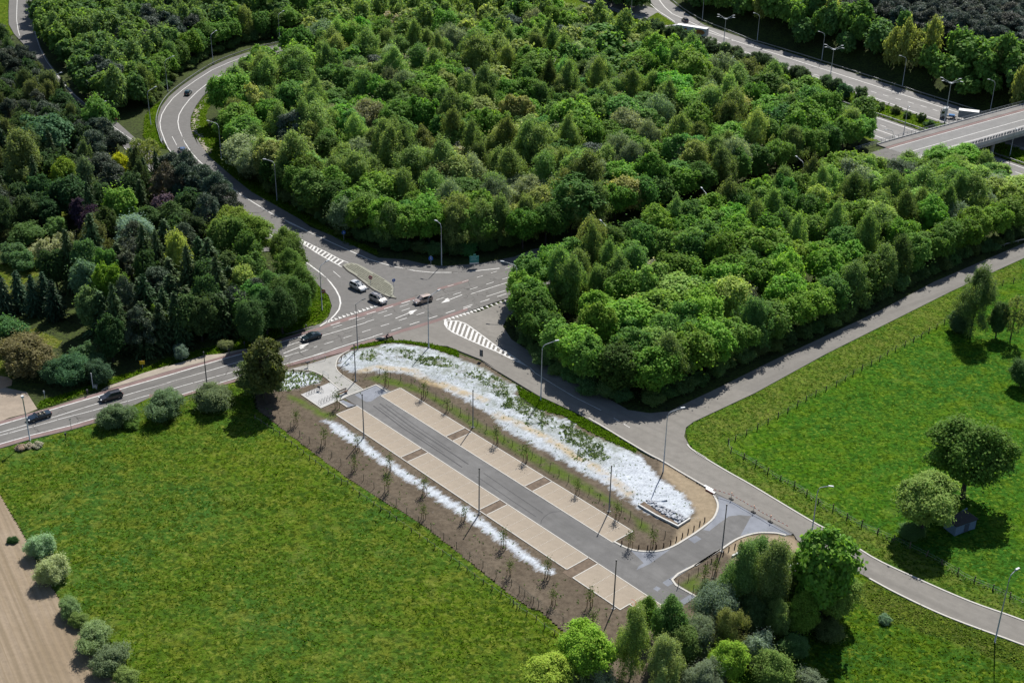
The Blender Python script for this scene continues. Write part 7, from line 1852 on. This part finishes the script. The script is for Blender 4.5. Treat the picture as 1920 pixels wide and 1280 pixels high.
# clump at the bottom right
CL = [
 ('open', '', [(47.48,161.97,11)][0], 20, 6.6, 'tall open crowned oak in front of the side road', (.056, .105, .014)),
 ('oak', '', [(49.37,162.68,5)][0], 9, 4.4, 'dark lower crown under the tall open oak', (.045, .085, .014)),
 ('birch', '', [(35.28,162.34,8)][0], 14, 3.4, 'olive birch in the clump, left of a pair', (.060, .104, .028)),
 ('birch', '', [(39.86,162.14,8)][0], 14.5, 4.2, 'olive birch in the clump, right of a pair', (.056, .100, .028)),
 ('sparse', '', [(43.22,172.23,5)][0], 8.5, 2.0, 'small thin tree on the bare ground behind the birches', (.07, .095, .03)),
 ('willow', '', [(30.85,158.11,6.5)][0], 11, 4.2, 'bluish willow at the end of the car park', (.055, .095, .052)),
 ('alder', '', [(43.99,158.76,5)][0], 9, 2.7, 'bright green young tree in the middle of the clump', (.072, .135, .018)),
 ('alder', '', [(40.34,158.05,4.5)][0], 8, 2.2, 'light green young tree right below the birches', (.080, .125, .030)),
 ('birch', '', [(31.92,153.31,5)][0], 9, 2.8, 'yellowish olive birch below the bluish willow', (.095, .118, .030)),
 ('willow', '', [(27.99,152.92,5)][0], 9, 3.3, 'grey green willow in the left half of the clump', (.060, .090, .045)),
 ('bush', '', [(36.61,152.56,3.5)][0], 6.5, 2.8, 'pale flowering shrub near the bottom edge', (.105, .130, .078)),
 ('oak', '', [(31.45,148.11,4.5)][0], 8, 2.9, 'vivid light green tree at the bottom edge', (.080, .145, .014)),
 ('alder', '', [(37.89,146.6,4)][0], 7.5, 3.4, 'fresh green tree at the bottom edge beside the meadow', (.065, .115, .022)),
 ('bush', '', [(43.44,146.77,2)][0], 4, 2.4, 'greyish low shrub at the bottom edge of the meadow', (.075, .105, .055)),
 ('willow', '', [(27.89,144.99,4)][0], 7.5, 3.2, 'pale grey willow at the bottom edge', (.085, .115, .060)),
 ('oak', '', [(11.33,148.73,5.5)][0], 10, 4.4, 'bright green oak at the tip of the bare soil', (.066, .128, .012)),
 ('oak', '', [(5.8,144.74,4)][0], 7.5, 3.9, 'yellow green oak nearest the meadow at the bottom edge', (.100, .150, .018)),
 ('birch', '', [(17.92,149.12,7)][0], 12.5, 3.0, 'olive birch rising from the bare soil', (.066, .098, .022)),
 ('birch', '', [(21.96,145.05,6)][0], 10.5, 3.0, 'soft olive birch near the bottom edge', (.080, .118, .034)),
 ('alder', '', [(23.63,153.36,7)][0], 12, 3.1, 'dark alder overhanging the last parking bays', (.040, .075, .016)),
 ('alder', '', [(20.97,158.18,5)][0], 8, 1.9, 'slim green tree at the corner of the last bays', (.055, .100, .014)),
 ('alder', '', [(25.22,150.51,5)][0], 9, 3.2, 'deep green alder in the middle of the clump', (.042, .080, .018)),
 ('bush', '', [(13.39,146.05,3)][0], 5.5, 2.6, 'pale willow shrub at the bottom edge left of the birches', (.085, .12, .065)),
 ('bush', '', [(9.8,145.97,3)][0], 5, 2.2, 'brownish green shrub at the bottom edge', (.070, .095, .030)),
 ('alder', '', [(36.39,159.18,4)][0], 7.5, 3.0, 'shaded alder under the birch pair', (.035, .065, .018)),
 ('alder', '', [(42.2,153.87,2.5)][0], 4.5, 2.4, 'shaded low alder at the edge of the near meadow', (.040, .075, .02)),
 ('birch', '', [(30.25,162.82,4)][0], 7, 2.2, 'feathery young tree beside the willow', (.060, .10, .04)),
 ('bush', '', [(48.35,159.69,1.8)][0], 3.4, 3.0, 'dark scrub at the foot of the tall open oak', (.040, .070, .02)),
 ('birch', '', [(38.52,166.69,6.5)][0], 12, 3.4, 'olive birch between the pair, slightly behind', (.058, .100, .026)),
 ('willow', '', [(34.68,165.53,4)][0], 8, 3.2, 'grey green willow left of the birch pair', (.060, .095, .045)),
 ('alder', '', [(39.36,161.78,4.5)][0], 9, 3.4, 'mid green alder in front of the birch pair', (.052, .092, .020)),
 ('sparse', '', [(45.02,170.5,4)][0], 8, 3.2, 'loose thin tree beside the tall open oak', (.06, .09, .028)),
 ('alder', '', [(44.17,163.83,4.5)][0], 9, 3.2, 'green alder leaning against the tall open oak', (.050, .090, .018)),
]
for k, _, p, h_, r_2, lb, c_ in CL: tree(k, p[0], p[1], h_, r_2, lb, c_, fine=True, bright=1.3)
# median shrubs
for s in np.arange(-105, 44, 5.2):
    if -14 < s < -8: continue
    n_ = -20 + trng.normal() * 1.2; x, y = MW(s, n_)
    small = s > 12
    tree('bush', x, y, trng.uniform(2.6, 3.6) if small else trng.uniform(5, 7), trng.uniform(1.5, 2.1) if small else trng.uniform(2.8, 3.6), 'small shrub on the planted motorway median near the bridge' if small else 'dark shrub on the planted motorway median', (.032, .062, .022) if not small else (.05, .085, .025), group='shrubs near the bridge end of the median' if small else 'dark shrubs of the motorway median')

def edge_row(line, step, spec, where, seed, inset=0.0):
    r = np.random.default_rng(seed)
    for i, (x, y, a) in enumerate(resample(line, step)):
        k, h0, h1, r0, r1, c_, word = spec[int(r.integers(len(spec)))]
        x += -math.sin(a) * inset + r.normal() * .5; y += math.cos(a) * inset + r.normal() * .5
        tree(k, x, y, r.uniform(h0, h1), r.uniform(r0, r1), (word + ' ' + where if k == 'bush' else ORD[min(i, 19)] + (' tree from the top ' if 'ramp edge' in where else ' tree from the left ') + where) if i < 19 else word + ' ' + where, c_, group=(word + 'es ' if word.endswith(('h', 's')) else word + 's ') + where, var=.18)
        COUNT[k] = COUNT.get(k, 0) + 1
EDGE_T = [('alder', 10.5, 12.5, 4.4, 5.2, (.046, .102, .017), 'leafy alder'), ('oak', 10.5, 12.5, 4.5, 5.4, (.062, .130, .014), 'bright oak'), ('oak', 10, 12, 4.2, 5.0, (.054, .115, .016), 'green oak'), ('birch', 11, 13, 3.8, 4.4, (.070, .112, .028), 'soft birch')]
UNDER = [('bush', 3.2, 5.2, 2.4, 3.4, (.050, .092, .026), 'leafy bush'), ('bush', 2.6, 4.2, 2.2, 3.0, (.060, .105, .026), 'green shrub')]
south = [(1.67,274.81),(0.88,260.82),(3.41,250.19),(7.23,242.09),(13.52,233.83),(20.19,228.92),(27.99,227.92),(35.44,233.67),(48.86,244.87),(69.09,262.72),(92.05,283.89),(108.94,299.15),(129.88,315.2)]
edge_row(south, 6.6, EDGE_T, 'at the road edge of the wood beside the side branch', 301, 2.6)
edge_row([(x, y) for x, y in south], 4.6, UNDER, 'under the road edge of the wood beside the side branch', 302, 1.0)
northw = [(-91.01,448.27),(-92.64,420.9),(-91.43,404.32),(-89.17,386.39),(-83.32,364.94),(-74.81,346.39),(-62.9,331.82),(-54.25,321.01),(-42.89,306.82),(-34.3,300.56),(-26.19,297.02),(-17.07,295.8),(-8.08,297.1),(-0.35,300.61),(6.23,305.47)]
edge_row(northw, 7.2, EDGE_T, 'at the ramp edge of the big wood', 303, 5.0)
edge_row(northw, 4.8, UNDER, 'under the ramp edge of the big wood', 304, 3.2)
edge_row([MR(62, 9.5), MR(120, 9.2), MR(190, 10)], 7.5, EDGE_T, 'along the hidden stretch of the main road', 305, 1.5)
edge_row([(-114.4,413.52),(-115.48,429.62),(-113.86,448.27),(-108.26,469.98),(-98.86,486.31),(-82.39,500.94)], 6.5, EDGE_T, 'behind the guard rail of the ramp bend', 307, 4.0)
edge_row([(-114.4,413.52),(-115.48,429.62),(-113.86,448.27),(-108.26,469.98),(-98.86,486.31),(-82.39,500.94)], 4.5, UNDER, 'behind the guard rail of the ramp bend', 308, 2.5)

trees('alder', [(-53.73,287.96,6),(-51.05,282.35,5),(-50.34,275.72,6),(-46.48,266.48,5.5),(-50.09,261.53,6.5),(-52.49,254.85,5.5),(-49.21,255.2,4.5),(-54.74,249.73,5.5),(-47.27,260.46,4.5),(-53.06,263.61,7)], [(11.5, 4.2, lb, c_, True) for lb, c_ in zip((
 'green tree overhanging the hatched taper at its upper end', 'small green tree behind the ramp edge line', 'green tree overhanging the ramp verge level with the hatched taper', 'green tree overhanging the ramp verge opposite the white off road car', 'dense green tree in the second row behind the corner verge', 'dark green tree at the road end of the garden wood',
 'low dark green tree at the tip of the garden wood', 'dark green tree above the footway opposite the airy tree', 'small green tree at the very corner of the garden wood', 'tall green tree behind the tip of the garden wood'),
 ((.06,.112,.018), (.05,.1,.016), (.058,.11,.018), (.052,.10,.016), (.045,.09,.018), (.036,.072,.016), (.034,.068,.016), (.036,.072,.018), (.048,.098,.018), (.05,.1,.02)))])
edge_row([MR(52, -10), MR(100, -9), MR(150, -9)], 6.5, [(k, h0 + 1.2, h1 + 1.2, r0, r1, c_, w_) for k, h0, h1, r0, r1, c_, w_ in EDGE_T], 'on the main road side of the right hand wood', 309, -1.0)

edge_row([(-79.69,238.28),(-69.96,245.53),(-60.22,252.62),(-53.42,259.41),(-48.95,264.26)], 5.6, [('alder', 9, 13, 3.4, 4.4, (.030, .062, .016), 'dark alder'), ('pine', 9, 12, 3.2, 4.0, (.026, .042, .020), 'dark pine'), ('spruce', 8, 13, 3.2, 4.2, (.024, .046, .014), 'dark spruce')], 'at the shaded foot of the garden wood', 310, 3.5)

# woods ---------------------------------------------------------------------------
view_poly = [(-75.66,133.49),(78.7,136.87),(262.7,633.21),(-253.72,595.31)]
def wood(poly, spacing, species, where, seed, hr=(10, 14), rr=(3.0, 4.6), edge=1.5, keep=None, hfun=None, dz=0.0, bright=1.14):
    """species: list of (kind, weight, colour or None, word)"""
    r = np.random.default_rng(seed)
    p = np.array([q[:2] for q in poly]); lo, hi = p.min(0), p.max(0)
    pts = []
    for j, y in enumerate(np.arange(lo[1], hi[1], spacing * .866)):
        for x in np.arange(lo[0] + (j % 2) * spacing / 2, hi[0], spacing): pts.append((x + r.normal() * spacing * .22, y + r.normal() * spacing * .22))
    P = np.array(pts)
    P = P[(sdist(P, poly) > edge) & inside(P, view_poly)]
    P = P[np.argsort(np.hypot(P[:, 0], P[:, 1]))]
    if keep is not None: P = P[keep(P)]
    w = np.array([s[1] for s in species], float)
    field = np.stack([vnoise(P, 16, seed + 3 + i) for i in range(len(species))], 1)
    n = 0
    for i, (x, y) in enumerate(P):
        if placed and min((x - a) ** 2 + (y - b) ** 2 - (0.75 * c + 2.2) ** 2 for a, b, c in placed[:260] if True) < 0: continue
        q = w * np.exp(5.0 * (field[i] - 0.5)); k = r.choice(len(species), p=q / q.sum())
        kind, _, c_, word = species[k]
        big = r.random() < 0.12
        h_ = r.uniform(*hr) * (1.12 if big else 1); r_2 = r.uniform(*rr) * (1.3 if big else 1)
        if hfun is not None: h_ *= hfun(x, y)
        if kind in ('spruce',): r_2 *= .7; h_ *= 1.15
        if kind == 'birch': r_2 *= .88; h_ *= 1.05
        if kind == 'bush': h_ *= .7
        COUNT[kind] = COUNT.get(kind, 0) + 1
        if COUNT[kind] > {'pine': 270, 'alder': 230, 'birch': 255, 'oak': 270}.get(kind, 280):
            SPARE.setdefault((kind, tuple(bright * v for v in (c_ or COLS[kind]))), []).append((x, y, gz(x, y) + dz, h_, r_2)); continue
        tree(kind, x, y, h_, r_2, word + ' ' + where, c_, group=(word + 'es ' if word.endswith('ch') else word + 's ') + where, zb=gz(x, y) + dz, var=.2, bright=bright)
        n += 1
    return n
SP_R = [('oak', 3.0, (.062, .130, .014), 'bright green oak'), ('alder', 2.2, (.046, .102, .017), 'deep green alder'), ('birch', 1.3, (.066, .116, .026), 'olive green birch'), ('willow', 0.5, (.080, .115, .062), 'bluish grey willow'), ('alder', 0.5, (.105, .165, .032), 'light green maple'), ('bush', 0.10, (.17, .20, .12), 'white flowering hawthorn')]
right_wood = [MR(50, -10.5), MR(100, -9), MR(160, -9.5), MR(203, -13.5), MW(68, -57), MW(105, -55), MW(190, -55)] + [(155.58,325.46),(130.81,318.02),(109.88,302.39),(92.81,286.87),(69.19,263.24),(48.86,244.87),(35.39,233.24),(28.41,226.69),(20.14,228.09),(12.99,233.81),(5.61,244.34),(1.37,253.78),(0.16,263.91)]
wood(right_wood, 7.2, SP_R, 'in the wood between the main road and the side branch', 202, (10, 14), (3.8, 5.4), 0.4, hfun=lambda x, y: 1 - 0.34 * min(1.0, max(0.0, ((x - MC.x) * MD.x + (y - MC.y) * MD.y - 150) / 35)))
SP_L = [('oak', 1.2, (.036, .072, .016), 'dark green oak'), ('alder', 1.6, (.030, .064, .018), 'deep green alder'), ('birch', 1, (.052, .082, .026), 'olive green birch'), ('pine', 1.4, (.030, .046, .024), 'dark pine'), ('spruce', 0.6, None, 'dark spruce')]
l_poly = [(-223.74,496.83),(-183.67,473.26),(-172.41,456.71),(-155.36,429.25),(-134.85,398.39),(-117.24,372.97),(-102.69,349.28),(-90.07,332.94),(-73.21,312.41),(-59.17,293.2),(-49.08,272.94),(-47.27,264.85),(-55.06,255.54),(-69.74,244.6),(-77.73,237),(-81.55,239.12),(-88.08,250.67),(-100.93,262.91),(-99.58,282.52),(-110.18,314.38),(-114.74,307.27),(-116.81,297.27),(-125.74,296.92),(-137.51,281.07)]
wood(l_poly, 6.0, SP_L, 'in the garden wood left of the ramp', 204, (9, 12.5), (3.2, 4.6), 2.6, bright=0.78)
SP_MID = [('birch', 3.2, (.072, .118, .028), 'olive green birch'), ('oak', 2.6, (.054, .115, .014), 'bright green oak'), ('alder', 1.7, (.044, .098, .018), 'deep green alder'), ('willow', 0.8, (.082, .116, .052), 'pale grey green willow'), ('alder', 0.45, (.115, .155, .040), 'yellowish green maple'), ('bush', 0.16, (.200, .225, .135), 'white flowering hawthorn'), ('pine', 0.12, None, 'dark pine')]
mid_poly = [(-77.44,467.62),(-89.76,451.56),(-92.93,429.65),(-91.66,409.73),(-88.69,386.42),(-82.52,363.19),(-74.66,345.57),(-62.77,331.06),(-54.14,320.29),(-42.81,306.15),(-28.88,298.2),(-17.09,296.11),(-2.92,297.94),(3.58,303.38)] + [MR(62, 9.5), MR(120, 9.5), MR(170, 10), MR(196, 12)] + [MW(38, -50), MW(-40, -49), MW(-120, -49), MW(-200, -44), MW(-330, -44)] + [(-101.45,629.07),(-79.49,539.23)]
wood(mid_poly, 8.2, SP_MID, 'in the big wood inside the ramp loop', 201, (8.5, 15), (4.2, 6.4), 2.5)
SP_TL = [('oak', 2.4, (.062, .115, .020), 'green oak'), ('alder', 2, (.048, .098, .024), 'deep green alder'), ('birch', 2.2, (.066, .114, .032), 'olive green birch'), ('pine', 1.6, None, 'dark pine')]
tl_poly = [(-221.27,625.79),(-181.41,499.47),(-162.38,457.29),(-140.71,418.34),(-123.43,395.84),(-116.93,404.62),(-118.67,428.26),(-118.04,454.53),(-110.27,479.78),(-99.77,496.78),(-86.71,509.34),(-69.92,531.14),(-67.76,637.53)]
wood(tl_poly, 7.2, SP_TL, 'in the wood between the two ramps', 203, (11, 15), (4.0, 5.6), 2.0, bright=0.95)
far_l = [(-276.05,621.6),(-238.02,624.51),(-209.52,548.6),(-186.94,483.93),(-194.31,476.2),(-225.69,496.71)]
SP_TR = [('oak', 2.6, (.050, .105, .018), 'green oak'), ('alder', 1.8, (.042, .092, .022), 'deep green alder'), ('birch', 1.3, (.100, .130, .032), 'yellowish green birch')]
row_poly = [MW(-135, 20), MW(-60, 12), MW(0, 11), MW(140, 11), MW(140, 30), MW(-60, 27), MW(-135, 46)]
wood(row_poly, 6.2, SP_TR, 'beyond the motorway rail', 205, (10, 18), (3.4, 5.6), 0.6)
pine_poly = [MW(-150, 50), MW(-60, 28), MW(140, 31), MW(140, 140), MW(-150, 140)]
wood(pine_poly, 7.6, [('pine', 1, (.026, .038, .025), 'dark pine')], 'in the plantation beyond the motorway', 206, (13, 15.5), (4.9, 5.8), 0.5)
wedge = [(19.08,607.03),(26.92,602.41),(39.2,573.8),(47.99,563.6),(55.65,570.22),(58.78,584.64),(56.49,604.45),(56.82,629.35)]
wood(wedge, 6.0, [('alder', 1, (.038, .075, .02), 'shaded alder')], 'between the motorway and its slip road', 207, (12, 15), (3.4, 4.4), 2.5)

# the trees past the first 300 of a kind, farthest away, one mass per kind
for (kind, b), L in SPARE.items():
    r = np.random.default_rng(900); Vs = []; Cs = []
    if not L: continue
    for x, y, z, h_, r_2 in L:
        me = CR[kind][int(r.integers(len(CR[kind])))]
        V = np.empty(len(me.vertices) * 3, np.float32); me.vertices.foreach_get('co', V); V = V.reshape(-1, 4, 3)
        V = V[r.random(len(V)) < 0.16]; m_ = V.mean(1, keepdims=True); V = (V - m_) * 2.2 + m_
        a = r.random() * 6.283; ca, sa = math.cos(a), math.sin(a)
        V = V @ np.array([[ca, sa, 0], [-sa, ca, 0], [0, 0, 1]]) * np.array([r_2 / 4, r_2 / 4, h_ / 10]) + np.array([x, y, z])
        Vs.append(V.reshape(-1, 3))
    V = np.concatenate(Vs)
    o = link_mesh(NAMES[kind] + '_mass', np_mesh(NAMES[kind] + '_mass', V, np.arange(len(V)).reshape(-1, 4), CR[kind][0].materials[0]))
    o.color = (LK * 1.06 * b[0], LK * 0.97 * b[1], LK * 1.25 * b[2], 1)
    tag(o, 'farther part of the wood, ' + NAMES[kind].replace('_', ' ') + 's reading as one mass', kind='stuff')


# young staked trees in the car park -------------------------------------------------
def sapling_meshes(seed):
    r = np.random.default_rng(seed)
    mb = MB(); mb.tube([(0, 0, 0), (0.03, 0, 1.6), (0, 0.03, 3.4)], [0.035, 0.028, 0.012], 5)
    for k in range(9):
        a = r.random() * 6.28; z = 1.5 + 1.6 * r.random(); L = 0.45 + 0.4 * r.random()
        mb.tube([(0, 0, z), (L * math.cos(a), L * math.sin(a), z + L * 0.8)], [0.012, 0.006], 4, cap=False)
    t = bpy.data.meshes.new('trunk'); t.from_pydata(mb.v, [], mb.f); t.materials.append(BARK)
    P = np.stack([0.38 * r.normal(size=260), 0.38 * r.normal(size=260), 2.5 + 0.6 * r.normal(size=260)], 1)
    V = leaves(r, P, unit(r.normal(size=P.shape) + [0, 0, .6]), 0.10, 0.6)
    c = np_mesh('crown', V, np.arange(len(V)).reshape(-1, 4), LEAF_SOFT)
    mb = MB(); mb.tube([(0, 0, 0), (0, 0, 1.45)], 0.06, 6); s = bpy.data.meshes.new('stake'); s.from_pydata(mb.v, [], mb.f); s.materials.append(STAKE)
    mb = MB()
    for k in range(3):
        a, b = k * 2.094, (k + 1) * 2.094
        mb.tube([(0.42 * math.cos(a), 0.42 * math.sin(a), 1.35), (0.42 * math.cos(b), 0.42 * math.sin(b), 1.35)], 0.03, 4)
    x = bpy.data.meshes.new('crossbar'); x.from_pydata(mb.v, [], mb.f); x.materials.append(STAKE)
    return t, c, s, x
SAP = [sapling_meshes(k) for k in (1, 2, 3)]
def sapling(p, label, group):
    t, c, s, x = SAP[int(trng.integers(3))]
    root = empty('young_tree', (p[0], p[1], 0.08), trng.random() * 6.28, label, 'tree', group)
    k = trng.uniform(.88, 1.15); root.scale = (k, k, k)
    for nm, me in (('trunk', t), ('crown', c), ('crossbar', x)):
        o = bpy.data.objects.new(nm, me); col.objects.link(o); o.parent = root
        if nm == 'crown': o.color = (.085, .125, .035, 1)
    for q in range(3):
        o = bpy.data.objects.new('stake', s); col.objects.link(o); o.parent = root; o.location = (0.42 * math.cos(q * 2.094), 0.42 * math.sin(q * 2.094), 0)
for i, p in enumerate([(-25.02,233.04),(-17.27,228.85),(-12.28,223.83)] + [(-2.59,212.1),(2.86,206.31),(11.82,195.92),(18.31,188.57)] + [(20,180.4),(23.83,180.5)]): sapling(p, ORD[i] + ' staked young tree behind the upper bays, counted from the plaza end', 'staked trees behind the upper bays')
for i, p in enumerate(sorted([(-40.72,217.63),(-34.47,210.67)] + [(-27.84,202.45),(-28.08,209.02),(-21.62,202.14),(-21.39,195.67),(-14.89,195.16),(-14.54,187.54),(-7.66,187.47)] + [(-0.85,179.96),(0.2,172.4),(6.28,172.1),(7,165.21),(12.71,164.81)] + [(12.84,159.64)], key=lambda q: q[0] * E1.x + q[1] * E1.y)): sapling(p, ORD[i] + ' staked young tree below the lower bays, counted from the plaza end', 'staked trees below the lower bays')
sapling([(-33.73,224.34)][0], 'thin staked young tree at the corner of the cycle plaza', None)
for i, p in enumerate([(31.15,171.03),(33.11,173.14)]): sapling(p, ('left', 'right')[i] + ' one of two staked young trees inside the fenced corner by the entrance', 'staked trees by the entrance')
